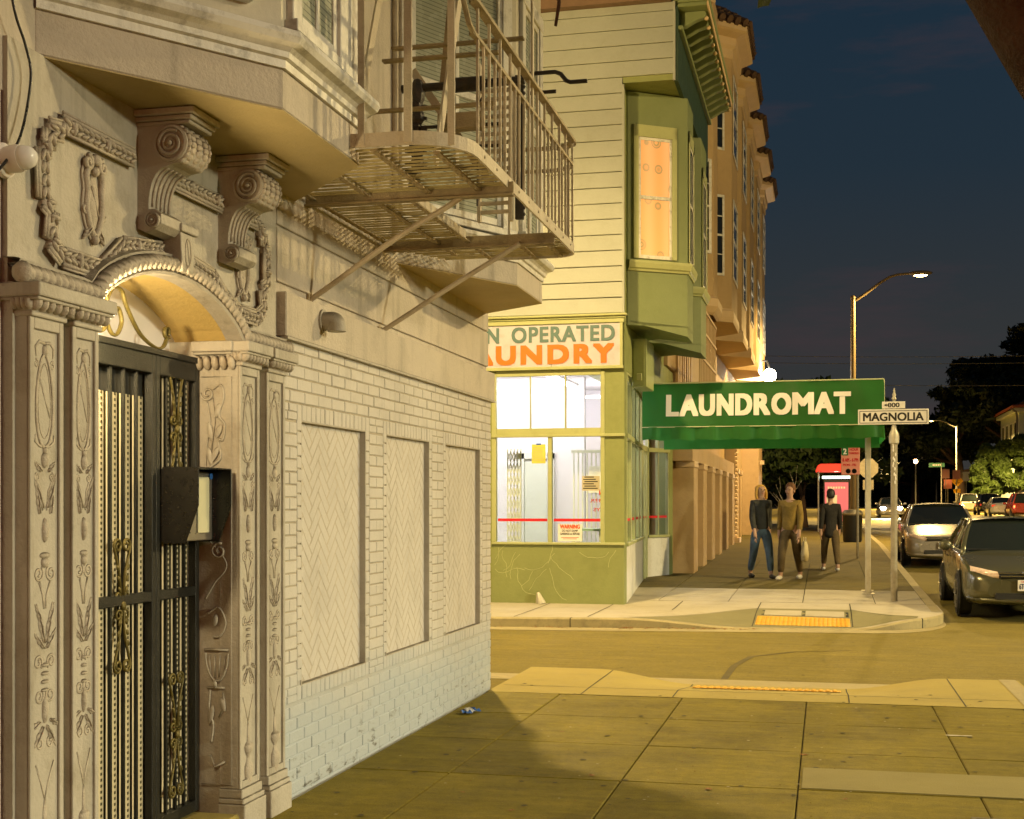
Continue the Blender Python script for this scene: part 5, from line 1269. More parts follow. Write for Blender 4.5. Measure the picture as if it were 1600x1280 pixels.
MB().box(-4.03, -3.75, YF+.0225, YF+.024, 1.035, 1.043).build('print', lp, t); MB().box(-4.0, -3.78, YF+.0225, YF+.024, 1.015, 1.022).build('print', lp, t)
hw = thing('hours_lettering', 'red opening hours lettered backwards on the far shop glass', 'lettering', (-3.6, 21.9, 1.4))
text_mesh('letter_line', '7 A.M. - 9 P.M.', lp, hw, (-3.62, 21.95, 1.62), .42, .06, .04, .002, mirror=True)
text_mesh('letter_line', 'OPEN', lp, hw, (-3.56, 21.95, 1.76), .24, .09, .05, .002, mirror=True)
text_mesh('letter_line', '7 DAYS', lp, hw, (-3.60, 21.95, 1.47), .36, .055, .04, .002, mirror=True)
wp = thing('white_poster', 'plain white poster on the security bars of the laundry', 'poster', (-3.6, 21.96, 1.8)); MB().box(-3.86, -3.55, 21.955, 21.97, 1.75, 2.2).build('sheet', M['paper'], wp)
# ---- painted shop sign
sg = thing('laundry_sign', 'white ribbed sign lettered COIN OPERATED LAUNDRY over the shop window', 'sign', (-4.5, YF, 3.7))
MB().box(-5.98, -3.09, YF-.05, YF-.0, 3.71, 4.37).build('board', M['sign_white'], sg)
rb = MB()
for k in range(150):
    x = -5.96+.019*k; rb.add([(x-.005, YF-.0505, 3.72), (x, YF-.0535, 3.72), (x+.005, YF-.0505, 3.72), (x-.005, YF-.0505, 4.36), (x, YF-.0535, 4.36), (x+.005, YF-.0505, 4.36)], [(0,1,4,3),(1,2,5,4)])
rb.build('ribs', M['sign_white'], sg, kind='stuff')
f = MB(); f.box(-6.02, XC, YF-.07, YF-.0, 4.37, 4.43); f.box(-6.02, -3.09+.05, YF-.065, YF, 3.66, 3.71); f.box(-3.09, -3.05, YF-.065, YF, 3.71, 4.37); f.box(-6.02, -5.98, YF-.065, YF, 3.71, 4.37); f.build('frame', M['green_trim'], sg, bevel=.005)
text_mesh('letters', 'COIN', M['letter_grey'], sg, (-5.40, YF-.055, 4.215), .76, .235, .045, .003, spacing=1.12)
text_mesh('letters', 'OPERATED', M['letter_grey'], sg, (-3.99, YF-.055, 4.215), 1.62, .235, .045, .003, spacing=1.12)
text_mesh('letters', 'LAUNDRY', M['letter_orange'], sg, (-4.45, YF-.055, 3.90), 2.50, .275, .085, .003, spacing=1.24)
MB().box(-4.172, -4.168, YF-.0545, YF-.05, 3.71, 4.02).build('board_joint', M['joint'], sg)
cp = tag(MB().lathe([(.085,0),(.08,.02),(.03,.17),(.018,.185),(0,.185)], 14, Matrix.Translation((-4.33, 20.30, .005)) @ Matrix.Rotation(R(-14), 4, 'Y')).build('drain_spout', M['galv'], None, smooth='auto'), 'small grey cone shaped spout at the foot of the green laundry wall', 'spout')
# ---- awning across the pavement
aw = thing('awning', 'green vinyl awning lettered LAUNDROMAT reaching from the shop to the kerb', 'awning', (-3.0, 22.5, 2.5))
AX0, AX1, AYf, AYb = -3.03, .93, 22.45, 24.3
def aw_w(u, v): return .026*math.sin(u*5.2+v*2)+.012*math.sin(u*13+v*5)+.008*math.sin(u*2.1-v*9)
LX = [-2.515, -2.24, -1.937, -1.634, -1.328, -1.029, -0.713, -0.362, -0.025, 0.267]
LW = [0.168, 0.274, 0.228, 0.235, 0.235, 0.228, 0.281, 0.303, 0.274, 0.228]
def canopy_y(x, z):
    t = (z-2.865)/.735; k = max(0, min(1, t)); u = (x-AX0)/3.96*4
    return AYf-.005+.055*k*k - aw_w(u, z)*.75*math.sin(math.pi*min(1, max(0, .12+.76*k)))
mb = MB(); rows = []
for j in range(13):
    z = 3.60-.735*j/12; rows.append([(AX0+(AX1-AX0)*i/60, canopy_y(AX0+(AX1-AX0)*i/60, z), z) for i in range(61)])
mb.grid(rows); mb.grid([rows[0], [(p[0], AYb-.05, 3.60) for p in rows[0]], [(p[0], AYb, 2.87) for p in rows[0]]])
mb.add([(AX1, AYf-.005, 2.865), (AX1, AYb, 2.87), (AX1, AYb-.05, 3.6), (AX1, AYf+.05, 3.6)], [(0,1,2,3)])
mb.build('canopy', M['awning'], aw, smooth='auto')
mb = MB(); rows = []
for z, y in ((2.862, AYf-.004), (2.76, AYf+.0), (2.645, AYf+.012)):
    rows.append([(AX0+(AX1-AX0)*i/60, y-aw_w(i*.16, z)*1.2, z + (.012*math.sin(i*.9) if z < 2.7 else 0)) for i in range(61)])
mb.grid(rows); va = mb.build('valance', M['awning'], aw, smooth=True)
mb = MB(); mb.grid([[(AX0+.15+(AX1-AX0-.15)*i/40, AYb, 2.87) for i in range(41)], [(AX0+.15+(AX1-AX0-.15)*i/40, AYb+.01*math.sin(i), 2.56) for i in range(41)]]); mb.build('valance', M['awning'], aw)
mb = MB(); mb.grid([[(AX1, AYf+(AYb-AYf)*i/20, 2.865) for i in range(21)], [(AX1+.02*math.sin(i*1.3), AYf+(AYb-AYf)*i/20, 2.62) for i in range(21)]]); mb.build('valance', M['awning'], aw)
mb = MB(); mb.tube([(AX0, AYf-.012, 2.862), (AX1, AYf-.012, 2.862)], .008, 6); mb.tube([(AX0, AYf+.045, 3.605), (AX1, AYf+.045, 3.605)], .012, 6); mb.tube([(AX1, AYf+.045, 3.60), (AX1+.003, AYf-.008, 2.865)], .009, 6); mb.build('piping', M['awning_hem'], aw)
for k_, (ch, cx_, w_) in enumerate(zip('LAUNDROMAT', LX, LW)):
    o = text_mesh('letter', ch, M['letter_white'], aw, (cx_, AYf, 3.225), w_, .335, .070, .0, )
    of = wloc(o)
    for v_ in o.data.vertices: v_.co.y = canopy_y(v_.co.x+of.x, v_.co.z+of.z)-.020-(AYf-(v_.co.y+of.y))-of.y
fr = MB()
for y in (AYf+.1, AYb-.1): fr.tube([(AX0, y, 2.88), (AX1-.05, y, 2.88)], .02, 6)
for x in (-2, -1, 0): fr.tube([(x, AYf+.1, 2.88), (x, AYb-.1, 2.88)], .018, 6)
fr.build('frame', M['galv'], aw)
for y in (AYf+.5, AYf+1.15):
    p = MB().box(.66, .735, y-.037, y+.037, zs(y), 2.9).build('post', M['galv'], aw, bevel=.006)
    MB().box(.60, .80, y-.1, y+.1, zs(y), zs(y)+.012).build('base_plate', M['galv'], p)
# ------------------------------------------------------------------ tan apartment block beyond
tbk = thing('apartment_block', 'tall tan apartment block with tiled eaves and a row of garage bays', 'building', (-3, 38, .3))
XT = -2.98
MB().box(-14, XT-.25, 27.15, 52, 0, 2.75).build('wall', M['tan'], tbk); mb = MB(); mb.box(-14, XT, 25.75, 27.15, 4.26, 12.7); mb.box(-14, XT, 27.15, 52, 2.75, 12.7); mb.build('wall', M['tan'], tbk)
MB().box(-14, XT+.25, 25.70, 52.1, 12.7, 12.95).build('parapet', M['tan_trim'], tbk, bevel=.03)
# garage fronts: piers with a light cap and doors set back between
gy = [27.7, 29.9, 32.2, 34.5, 36.8, 39.2]
for k, y in enumerate(gy):
    p = MB().box(XT-.24, XT+.36, y-.35, y+.45, zs(y)-.05, 2.32).build('pier', M['tan'], tbk, bevel=.012)
    MB().box(XT-.02, XT+.375, y-.365, y+.465, 2.32, 2.45).build('pier_cap', M['tan_trim'], p, bevel=.01)
    if k < 5: 
        d = MB().box(XT-.2, XT-.12, y+.45, gy[k+1]-.35, zs(y)-.05, 2.3).build('garage_door', M['tan_door'], tbk)
        for q in range(4): MB().box(XT-.12, XT-.105, y+.5, gy[k+1]-.4, zs(y)+.1+.53*q, zs(y)+.56+.53*q).build('door_panel', M['tan_door'], d, bevel=.01)
MB().box(XT-.2, XT+.34, 27.2, 39.8, 2.45, 2.78).build('garage_head', M['tan'], tbk)
cw = MB()
for k in range(26):
    z = .35+.125*k; cw.ball((XT+.30, 41.0+.04*math.sin(k*2.1), z), (.08, .12, .075), 8, 5)
cw.box(XT, XT+.3, 40.8, 41.4, .3, 3.7); cw.box(XT, XT+.45, 40.7, 41.5, .2, .55); cw.build('carved_column', M['tan_trim'], tbk)
for y in (43.5, 45.2, 46.9): MB().box(XT-.2, XT+.12, y-.3, y+.3, zs(y)-.05, 2.6).build('pier', M['tan'], tbk, bevel=.012); MB().box(XT-.02, XT+.16, y-.32, y+.32, 2.6, 2.75).build('pier_cap', M['tan_trim'], tbk)
MB().box(XT-.25, XT+.6, 49.2, 52, 0, 4.8).build('end_wall', M['tan'], tbk, bevel=.02)
MB().box(XT+.6, XT+.75, 50.2, 50.5, 3.05, 3.2).build('wall_fitting', M['tan_trim'], tbk)
def tbay(y0, L, zb, zt, xf=-2.12, sp=.85, wins=True):
    path = [(XT, y0-sp), (xf, y0), (xf, y0+L), (XT, y0+L+sp)]
    pts = path+[(XT-.2, y0+L+sp), (XT-.2, y0-sp)]
    o = MB().prism(pts, 'z', zb, zt).build('bay', M['tan'], tbk, bevel=.02)
    m_ = MB(); sweep_plan(m_, path, [(-.01, zb-.12), (.03, zb-.12), (.05, zb), (.04, zb+.14), (.0, zb+.2)]); m_.add([(p[0], p[1], zb-.12) for p in pts], [tuple(range(len(pts)))]); m_.build('bay_base', M['tan_trim'], o)
    m_ = MB(); sweep_plan(m_, path, [(.0, zt-.5), (.03, zt-.45), (.03, zt-.3), (.09, zt-.22), (.10, zt-.05), (.30, zt+.02), (.36, zt+.06), (.36, zt+.18), (.0, zt+.20)]); m_.build('eave', M['tan_trim'], o)
    # scalloped clay tiles on a hipped little roof
    for sgm in range(3):
        a, b_ = offset_path(path, .42)[sgm], offset_path(path, .42)[sgm+1]; c, d = offset_path(path, -.35)[sgm], offset_path(path, -.35)[sgm+1]
        A, B, C, D = Vector((*a, zt+.17)), Vector((*b_, zt+.17)), Vector((*c, zt+.72)), Vector((*d, zt+.72))
        n = max(3, int((B-A).length/.2)); mb = MB()
        for k in range(n):
            t = (k+.5)/n; p = A.lerp(B, t); q = C.lerp(D, t)
            for r_ in range(3):
                u0 = p.lerp(q, r_/3); u1 = p.lerp(q, (r_+1.15)/3)
                mb.tube([u0+Vector((0,0,.05)), u1+Vector((0,0,.02))], [.105, .085], 7)
        mb.add([A, B, D, C], [(0,1,2,3)]); mb.build('roof_tiles', M['rooftile'], o)
    if wins:
        zf = zb+1.0
        while zf+1.9 < zt-.3:
            for kk, (s0, s1) in ((0, (.22, .75)), (1, (.15, .85))):
                w = wseg(path[kk], path[kk+1], zf, zf+1.75, .02, M['pane_dark'], 'window', o, s0, s1, .012, 0)
                LL = math.hypot(path[kk+1][0]-path[kk][0], path[kk+1][1]-path[kk][1]); e = .06/LL
                for (q0, q1, c, d) in ((s0-e, s0, zf-.06, zf+1.81), (s1, s1+e, zf-.06, zf+1.81), (s0, s1, zf+1.75, zf+1.81), (s0, s1, zf-.06, zf), (s0, s1, zf+.85, zf+.9)): wseg(path[kk], path[kk+1], c, d, .02, M['trim'], 'frame', w, q0, q1, .03)
                for q_ in (.42, 1.3): wseg(path[kk], path[kk+1], zf+q_, zf+q_+.025, .01, M['trim'], 'muntin', w, s0, s1, .022, 0)
            zf += 2.9
    return o
for k, y0 in enumerate((31.2, 35.0, 38.8, 42.6, 46.4)): tbay(y0, 2.0, 5.9, 12.4)
# a shallower first oriel and the grille balcony under it
MB().prism([(XT, 27.6), (-2.3, 28.2), (-2.3, 29.3), (XT, 29.9)], 'z', 5.9, 12.3).build('bay', M['tan'], tbk, bevel=.02)
for zf in (6.9, 9.8):
    w = wseg((XT, 27.6), (-2.3, 28.2), zf, zf+1.85, .02, M['pane_dark'], 'window', tbk, .25, .85, .012, 0)
    for (q0, q1, c, d) in ((.17, .25, zf-.07, zf+1.92), (.85, .93, zf-.07, zf+1.92), (.25, .85, zf+1.85, zf+1.92), (.25, .85, zf-.07, zf), (.25, .85, zf+.9, zf+.95), (.25, .85, zf+.44, zf+.47), (.25, .85, zf+1.38, zf+1.41)): wseg((XT, 27.6), (-2.3, 28.2), c, d, .02, M['trim'], 'frame', w, q0, q1, .03)
m_ = MB(); sweep_plan(m_, [(XT, 27.6), (-2.3, 28.2), (-2.3, 29.3), (XT, 29.9)], [(-.01, 5.55), (.04, 5.6), (.10, 5.72), (.10, 5.88), (0, 5.95)]); m_.build('bay_base', M['tan_trim'], tbk)
wseg((XT, 27.6), (-2.3, 28.2), 12.1, 12.35, .02, M['tan_trim'], 'dentil_band', tbk, 0, 1, .08)
gl = MB()
for k in range(11): y = 26.2+.36*k; gl.box(-2.42, -2.38, y-.025, y+.025, 3.9, 5.5)
for z in (3.9, 4.45, 5.0, 5.46): gl.box(-2.43, -2.37, 26.1, 30.0, z, z+.05)
for k in range(4): y = 26.6+k; gl.tube([(-2.40, y+.14*math.cos(a), 4.72+.14*math.sin(a)) for a in [2*math.pi*q/12 for q in range(13)]], .012, 5)
for y in (26.15, 29.95): gl.box(XT, -2.38, y-.02, y+.02, 3.9, 3.96); gl.box(XT, -2.38, y-.02, y+.02, 5.4, 5.46)
gl.box(XT, -2.38, 26.15, 29.95, 3.84, 3.9)
gl.build('balcony_grille', M['tan_trim'], tbk)
for k in range(7): MB().box(XT-.02, XT+.05, 27.2+.45*k, 27.42+.45*k, 3.0, 5.6).build('panel_board', M['tan_trim'] if k % 2 else M['tan_door'], tbk)
fl = thing('flood_light', 'bright white flood lamp on the end of the tan block, seen over the awning', 'lamp', (-1.2, 41, 6))
FLP = Vector((-1.86, 46.0, 5.95))
MB().tube([(-2.12, 46.0, 6.45), (-1.95, 46.0, 6.45), (-1.86, 46.0, 6.2)], .03, 6).build('bracket', M['plastic'], fl)
MB().ball(FLP, .23, 14, 10).build('bulb', emis('flood_lamp_glow', (1,.95,.80), 80), fl, smooth=True)
point('flood_glow', FLP+Vector((.3, -.3, -.2)), 160, (1,.90,.68), .1, fl)
# ------------------------------------------------------------------ street lamps
def street_lamp(base, arm, zl, label, watt, col, lens=30, group='street lamps along the road', dirv=(1,0), scale=1, angle=165, pole_mat=None, blend=.25, soft=.14, glow=0):
    bx, by = base; zb = zs(by); t = thing('street_lamp', label, 'street lamp', (bx, by, zb), group)
    pm = pole_mat or M['galv']
    MB().tube([(bx, by, zb), (bx, by, zb+.25)], .16*scale, 12).build('base', pm, t)
    MB().tube([(bx, by, zb), (bx, by, zl-.75)], [.105*scale, .075*scale], 12).build('pole', pm, t, smooth='auto')
    MB().ball((bx, by, zl-.72), (.09*scale,)*3, 10, 6).build('cap', pm, t, smooth=True)
    dx, dy = dirv
    P = [(bx+dx*arm*s, by+dy*arm*s, zl-.85+.85*f) for s, f in ((0, 0), (.2, .28), (.45, .68), (.62, .90), (.75, .98), (.9, 1), (1, 1))]
    MB().tube(P, [.045*scale]*4+[.04*scale]*3, 8).build('arm', pm, t, smooth='auto')
    h = MB(); hx, hy = bx+dx*(arm+.25), by+dy*(arm+.25)
    h.ball((hx, hy, zl), (.38*scale if dx else .16*scale, .16*scale if dx else .38*scale, .085*scale), 14, 8); h.build('lamp_head', pm, t, smooth=True)
    MB().ball((hx, hy, zl-.055*scale), (.22*scale if dx else .11*scale, .11*scale if dx else .22*scale, .06*scale), 12, 8).build('lens', emis('street_lamp_glow', col, lens), t, smooth=True)
    if glow: point('lamp_bowl_glow', (hx, hy, zl-.2), glow, col, .12, t)
    if watt: spot('street_light', (hx, hy, zl-.16), (hx, hy, 0), watt, col, angle, blend, soft, t)
    return t
SOD = (1, .66, .22); WARM = (1, .77, .45)
street_lamp((.87, 44.6), 1.85, 9.0, 'tall street lamp rising behind the awning with its arm over the road', LAMP_FAR, SOD, 60, pole_mat=M['lamp_pole'])
street_lamp((14.6, 6.0), 2.6, 8.4, 'assumed street lamp, out of view on the far side of the road facing the carved doorway', LAMP_ASSUMED_NEAR, WARM, 30, dirv=(-1, 0), soft=.3)  # unseen lamp, assumed from the bay shadow on the wall
street_lamp((28.0, 3.0), 1.8, 7.4, 'assumed lamp, out of view far across the road, lighting the brick wall from low down', LAMP_ASSUMED_LOW, (1,.925,.60), 30, dirv=(-1, 0), soft=.8, angle=176)  # unseen lamp, assumed from the shallow strut shadows under the fire escape
street_lamp((-6.2, 15.6), 1.4, 8.3, 'assumed street lamp, hidden in the alley beside the laundry', LAMP_ASSUMED_ALLEY, (1,.71,.29), 30, angle=168, blend=.8, glow=900)  # unseen lamp, assumed from the building corner's shadow edge on the pavement
street_lamp((14.6, 21), 2.4, 9.4, 'added street lamp, out of view on the far side of the road opposite the laundry', LAMP_ADDED_MID, (1,.74,.32), 30, dirv=(-1, 0), glow=ADDED_MID_GLOW, soft=.4)  # added out of view to fill wall shade and light the tan block
street_lamp((15.0, 164), 2.6, 11.5, 'far street lamp carrying the yellow crossing sign', LAMP_DIST, SOD, 40, dirv=(-1, 0))
street_lamp((16.6, 214), 2.9, 12.0, 'farthest street lamp, left of the crossing sign', LAMP_DIST, SOD, 40, dirv=(-1, 0))
street_lamp((1.0, 84), 1.8, 9.2, 'added street lamp, out of sight beyond the bus shelter trees', 22000, SOD, 30)  # unseen lamp added to light the distance
street_lamp((20.0, 122), 2.0, 9.8, 'added street lamp beyond the frame edge beside the olive trees', LAMP_DIST, SOD, 30, dirv=(-1, 0))  # added out of view to light the olive trees
lo = thing('distant_lamp', 'small warm lamp far down the road beside the green street sign', 'street lamp', (12.4, 196, .8))
MB().tube([(12.4, 196, .8), (12.4, 196, 7.5)], .08, 8).build('pole', M['galv'], lo); MB().ball((12.4, 196, 7.7), .3, 10, 8).build('globe', emis('distant_lamp_glow', (1,.62,.3), 20), lo)
# unseen red traffic signal, assumed behind the camera from the red tint on wall ends
ts = thing('assumed_traffic_signal', 'assumed traffic signal showing red, unseen behind the camera', 'traffic light', (1.2, -4.5, 0))
MB().tube([(1.2, -4.5, 0), (1.2, -4.5, 3.2)], .06, 10).build('pole', M['pole_dark'], ts)
MB().box(1.02, 1.38, -4.64, -4.36, 2.3, 3.3).build('housing', M['black'], ts, bevel=.02)
for k, (z, c) in enumerate(((3.13, 'r'), (2.80, 'y'), (2.47, 'g'))):
    MB().lathe([(0,0),(.11,0),(.11,.03),(0,.045)], 16, Matrix.Translation((1.2, -4.36, z)) @ Matrix.Rotation(R(-90), 4, 'X')).build('lens', emis('red_signal_glow', (1,.08,.03), 8) if c == 'r' else M['dark'], ts)
    MB().lathe([(.12,0),(.12,.16)], 16, Matrix.Translation((1.2, -4.36, z)) @ Matrix.Rotation(R(-90), 4, 'X'), 0, math.pi).build('visor', M['black'], ts)
point('assumed_signal_light', (1.2, -4.1, 3.0), ASSUMED_SIGNAL_W, (1, .17, .06), .1, ts)
# ------------------------------------------------------------------ signs at the corner
sp_ = thing('street_name_post', 'round post at the alley corner carrying the MAGNOLIA name plate', 'post', (1.05, 21.75, zs(21.75)))
px_, py_ = 1.05, 21.75; zb = zs(py_)
MB().tube([(px_, py_, zb), (px_, py_, 2.62)], .052, 14).build('pole', M['pole_dark'], sp_, smooth='auto')
MB().lathe([(.052,2.50),(.075,2.52),(.08,2.62),(.07,2.68),(.045,2.73),(.035,2.80)], 14, Matrix.Translation((px_, py_, 0))).build('collar', M['galv'], sp_, smooth='auto')
MB().tube([(px_, py_, 2.78), (px_, py_, 3.22)], .022, 10).build('stem', M['galv'], sp_)
MB().lathe([(.03,3.20),(.038,3.23),(.02,3.25),(.03,3.28),(.012,3.33),(.016,3.345),(0,3.40)], 12, Matrix.Translation((px_, py_, 0))).build('finial', M['galv'], sp_, smooth=True)
gf = MB(); r3 = random.Random(5)
for k in range(14): z = 1.9+.05*k+r3.uniform(-.02,.02); a = -2.0+r3.uniform(0, .9); gf.ball((px_+.052*math.cos(a), py_+.052*math.sin(a), z), (.012, .010, .03), 6, 4)
gf.build('paint_splash', M['signface'], sp_)
def plate(nm, label, x0, x1, z0, z1, txt, th, tw, m, border, y, cat='sign', y2=None, off=.045):
    t = thing(nm, label, cat, ((x0+x1)/2, y, z0))
    MB().box(x0, x1, y-.006, y+.006, z0, z1).build('plate', m, t, bevel=.004)
    b = MB(); e = .022; w_ = .009
    b.box(x0+e, x1-e, y-.0085, y-.006, z0+e, z0+e+w_); b.box(x0+e, x1-e, y-.0085, y-.006, z1-e-w_, z1-e); b.box(x0+e, x0+e+w_, y-.0085, y-.006, z0+e+w_, z1-e-w_); b.box(x1-e-w_, x1-e, y-.0085, y-.006, z0+e+w_, z1-e-w_)
    if border: b.build('border', M['ink'], t)
    for yy, fc in ((y-.0065, '-y'), (y+.0065, '+y')): text_mesh('letters', txt, M['ink'], t, ((x0+x1)/2, yy, (z0+z1)/2), tw, th, off, .0008, fc)
    return t
plate('street_name_sign', 'white street name plate with black letters reading MAGNOLIA', .50, 1.57, 2.815, 3.055, 'MAGNOLIA', .125, .91, M['signface'], True, py_-.035)
t = plate('block_number_sign', 'small white block number plate reading 000 with an arrow, above the MAGNOLIA plate', .865, 1.215, 3.065, 3.175, '000', .068, .175, M['signface'], False, py_-.035, off=.04)
a = MB(); yy = py_-.0435; a.box(.925, .985, yy, yy+.002, 3.114, 3.126); a.add([(.895, yy, 3.12), (.935, yy, 3.142), (.935, yy, 3.098)], [(0,1,2)]); a.build('arrow', M['ink'], t)
# parking sign post, stop sign seen from behind
pk = thing('parking_sign', 'stack of pink and white two hour parking plates on a thin pole behind the awning', 'sign', (.62, 33, zs(33)))
MB().tube([(.75, 33, zs(33)), (.75, 33, 3.2)], .03, 8).build('pole', M['pole_dark'], pk)
MB().box(.36, .78, 32.94, 32.96, 2.98, 3.14).build('plate', M['signred'], pk, bevel=.01)
MB().box(.36, .80, 32.94, 32.96, 2.27, 2.96).build('plate', M['signred'], pk, bevel=.01)
MB().box(.375, .53, 32.932, 32.94, 2.74, 2.93).build('green_box', M['signgreen'], pk)
text_mesh('numeral', '2', M['letter_white'], pk, (.452, 32.93, 2.835), .07, .13, .05, .002)
text_mesh('letters', 'HOUR', M['red'], pk, (.665, 32.936, 2.88), .2, .06, .04, .002); text_mesh('letters', 'PARKING', M['red'], pk, (.665, 32.936, 2.79), .22, .05, .04, .002)
text_mesh('letters', '8 AM - 6 PM', M['red'], pk, (.58, 32.936, 2.63), .36, .085, .04, .002); text_mesh('letters', 'MON - FRI', M['red'], pk, (.56, 32.936, 2.51), .3, .055, .04, .002)
for x, ch in ((.53, 'K'), (.67, 'L')):
    mb = MB(); mb.lathe([(.058,0),(.058,.003),(.048,.003),(.048,0)], 20, Matrix.Translation((x, 32.938, 2.36)) @ Matrix.Rotation(R(90), 4, 'X')); mb.build('ring', M['ink'], pk)
    mb = MB(); mb.bar((x-.03, 32.935, 2.33), (x+.03, 32.935, 2.39), .004, .012, (0,1,0)); mb.bar((x, 32.935, 2.33), (x, 32.935, 2.39), .004, .012, (0,1,0)); mb.build('symbol', M['ink'], pk)
def octagon(x, y, z, r): return [(x+r*math.cos(R(22.5+45*k)), z+r*math.sin(R(22.5+45*k))) for k in range(8)]
stp = thing('stop_sign', 'back of a grey octagonal stop sign on a thin pole by the kerb', 'sign', (1.45, 48, zs(48)))
MB().prism(octagon(1.45, 48, 2.83, .36), 'y', 48.0, 48.01).build('plate', M['pole_dark'], stp); MB().tube([(1.45, 47.96, zs(48)), (1.45, 47.96, 3.15)], .03, 8).build('pole', M['galv'], stp)
MB().box(1.27, 1.63, 47.99, 48.0, 2.08, 2.42).build('plate', M['pole_dark'], stp)
cx = thing('crossing_sign', 'yellow diamond pedestrian crossing sign on the far lamp post', 'sign', (15.0, 163.5, 3))
T = lambda pts, d: MB().prism([(15.0+p[0], 4.35+p[1]) for p in pts], 'y', 163.5-d, 163.52-d)
T([(0,.72),(.72,0),(0,-.72),(-.72,0)], 0).build('plate', M['signyellow'], cx)
mb = MB(); y = 163.48; mb.ball((15.02, y, 4.66), (.07, .01, .07), 8, 6); mb.bar((15.00, y, 4.58), (14.98, y, 4.30), .02, .12, (0,1,0)); mb.bar((14.98, y, 4.32), (14.82, y, 4.00), .02, .07, (0,1,0)); mb.bar((15.00, y, 4.32), (15.16, y, 4.02), .02, .07, (0,1,0)); mb.bar((15.00, y, 4.55), (14.82, y, 4.35), .02, .05, (0,1,0)); mb.bar((15.00, y, 4.55), (15.18, y, 4.38), .02, .05, (0,1,0)); mb.build('walking_figure', M['ink'], cx)
MB().box(14.6, 15.4, 163.5, 163.52, 2.95, 3.4).build('plate', M['signyellow'], cx)
gs = thing('green_street_sign', 'small green street name plate far down the road', 'sign', (14.4, 184, 3.8)); MB().box(13.3, 15.3, 184, 184.02, 6.55, 7.1).build('plate', M['signgreen'], gs)
mb = MB(); [mb.box(13.8+.22*k, 13.94+.22*k, 183.99, 184, 6.72, 6.94) for k in range(5)]; mb.build('lettering', M['signface'], gs); MB().tube([(14.9, 184.05, zr(184)), (14.9, 184.05, 7.1)], .06, 8).build('pole', M['galv'], gs)
for x, y, z, w_, c, lbl in ((12.6, 150, 4.9, .38, 'signred', 'pink red sign plate under the green street sign far off'), (12.9, 151, 3.8, .42, 'signred', 'lower pink red plate under the green street sign far off'), (13.7, 150, 4.8, .40, 'signred', 'pink red parking plate between the green sign and the crossing sign'), (14.7, 150, 4.6, .34, 'signface', 'small white sign plate left of the yellow crossing sign')):
    t = thing('sign_plate', lbl, 'sign', (x, y, zr(y)), 'small sign plates far down the road'); MB().box(x-w_, x+w_, y, y+.02, z-.5, z+.5).build('plate', M[c], t); MB().tube([(x, y+.05, zr(y)), (x, y+.05, z+.5)], .04, 6).build('pole', M['galv'], t)
# bus shelter
bsx, bsy = .42, 54.5; zb = zs(bsy)
bs_ = thing('bus_shelter', 'lit bus shelter with a red roof and a pink advertising panel', 'bus shelter', (bsx, bsy, zb))
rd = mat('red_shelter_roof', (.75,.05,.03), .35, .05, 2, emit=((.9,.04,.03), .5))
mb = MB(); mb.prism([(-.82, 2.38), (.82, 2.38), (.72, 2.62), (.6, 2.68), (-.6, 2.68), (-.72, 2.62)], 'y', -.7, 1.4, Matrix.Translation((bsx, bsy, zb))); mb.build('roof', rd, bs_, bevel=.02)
for x in (-.7, .7):
    for y in (-.55, 1.25): MB().tube([(bsx+x, bsy+y, zb), (bsx+x, bsy+y, zb+2.4)], .035, 8).build('post', M['steel'], bs_)
MB().box(bsx-.5, bsx+.5, bsy-.58, bsy-.48, zb+.35, zb+2.05).build('panel_case', M['plastic'], bs_, bevel=.01)
ad = MB().box(bsx-.45, bsx+.45, bsy-.60, bsy-.585, zb+.42, zb+1.95).build('advert', emis('advert_glow', (.75,.16,.2), .5), bs_)
mb = MB(); [mb.box(bsx-.34+.1*k, bsx-.27+.1*k, bsy-.612, bsy-.602, zb+1.70, zb+1.78) for k in range(7)]; mb.build('advert_print', M['signface'], bs_)
MB().box(bsx-.38, bsx+.02, bsy-.612, bsy-.602, zb+1.05, zb+1.45).build('advert_picture', M['signface'], bs_)
MB().box(bsx-.55, bsx+.55, bsy-.5, bsy-.44, zb+2.1, zb+2.2).build('tube_lamp', emis('shelter_tube_glow', (.85,1,.85), 5), bs_)
MB().box(bsx-.6, bsx+.6, bsy+1.0, bsy+1.25, zb+.42, zb+.48).build('bench', M['plastic'], bs_)
point('shelter_light', (bsx, bsy+.3, zb+2.2), 5, (.85,1,.8), .1, bs_)
# ------------------------------------------------------------------ trees and hedges
npr = np.random.default_rng(4)
def leaf_cloud(clumps, n, size, aspect=1.0, up=.0):
    """clumps: (x,y,z,rx,ry,rz). n little leaf quads near the clump shells"""
    c = np.array(clumps); vol = (c[:, 3]*c[:, 4]*c[:, 5])**.8; idx = npr.choice(len(c), n, p=vol/vol.sum())
    d = npr.normal(size=(n, 3)); d /= np.linalg.norm(d, axis=1)[:, None]; r = npr.uniform(.35, 1.05, n)**.6
    P = c[idx, :3] + d*c[idx, 3:6]*r[:, None]
    a = npr.normal(size=(n, 3)); a[:, 2] += up; a /= np.linalg.norm(a, axis=1)[:, None]; b = np.cross(a, npr.normal(size=(n, 3))); b /= np.linalg.norm(b, axis=1)[:, None]
    s = size*npr.uniform(.6, 1.4, n)[:, None]
    V = np.stack([P-a*s*aspect, P+b*s*.5, P+a*s*aspect, P-b*s*.5], 1).reshape(-1, 3)
    mb = MB(); mb.v = V.tolist(); mb.f = [(4*i, 4*i+1, 4*i+2, 4*i+3) for i in range(n)]; mb.mi = [0]*n
    return mb
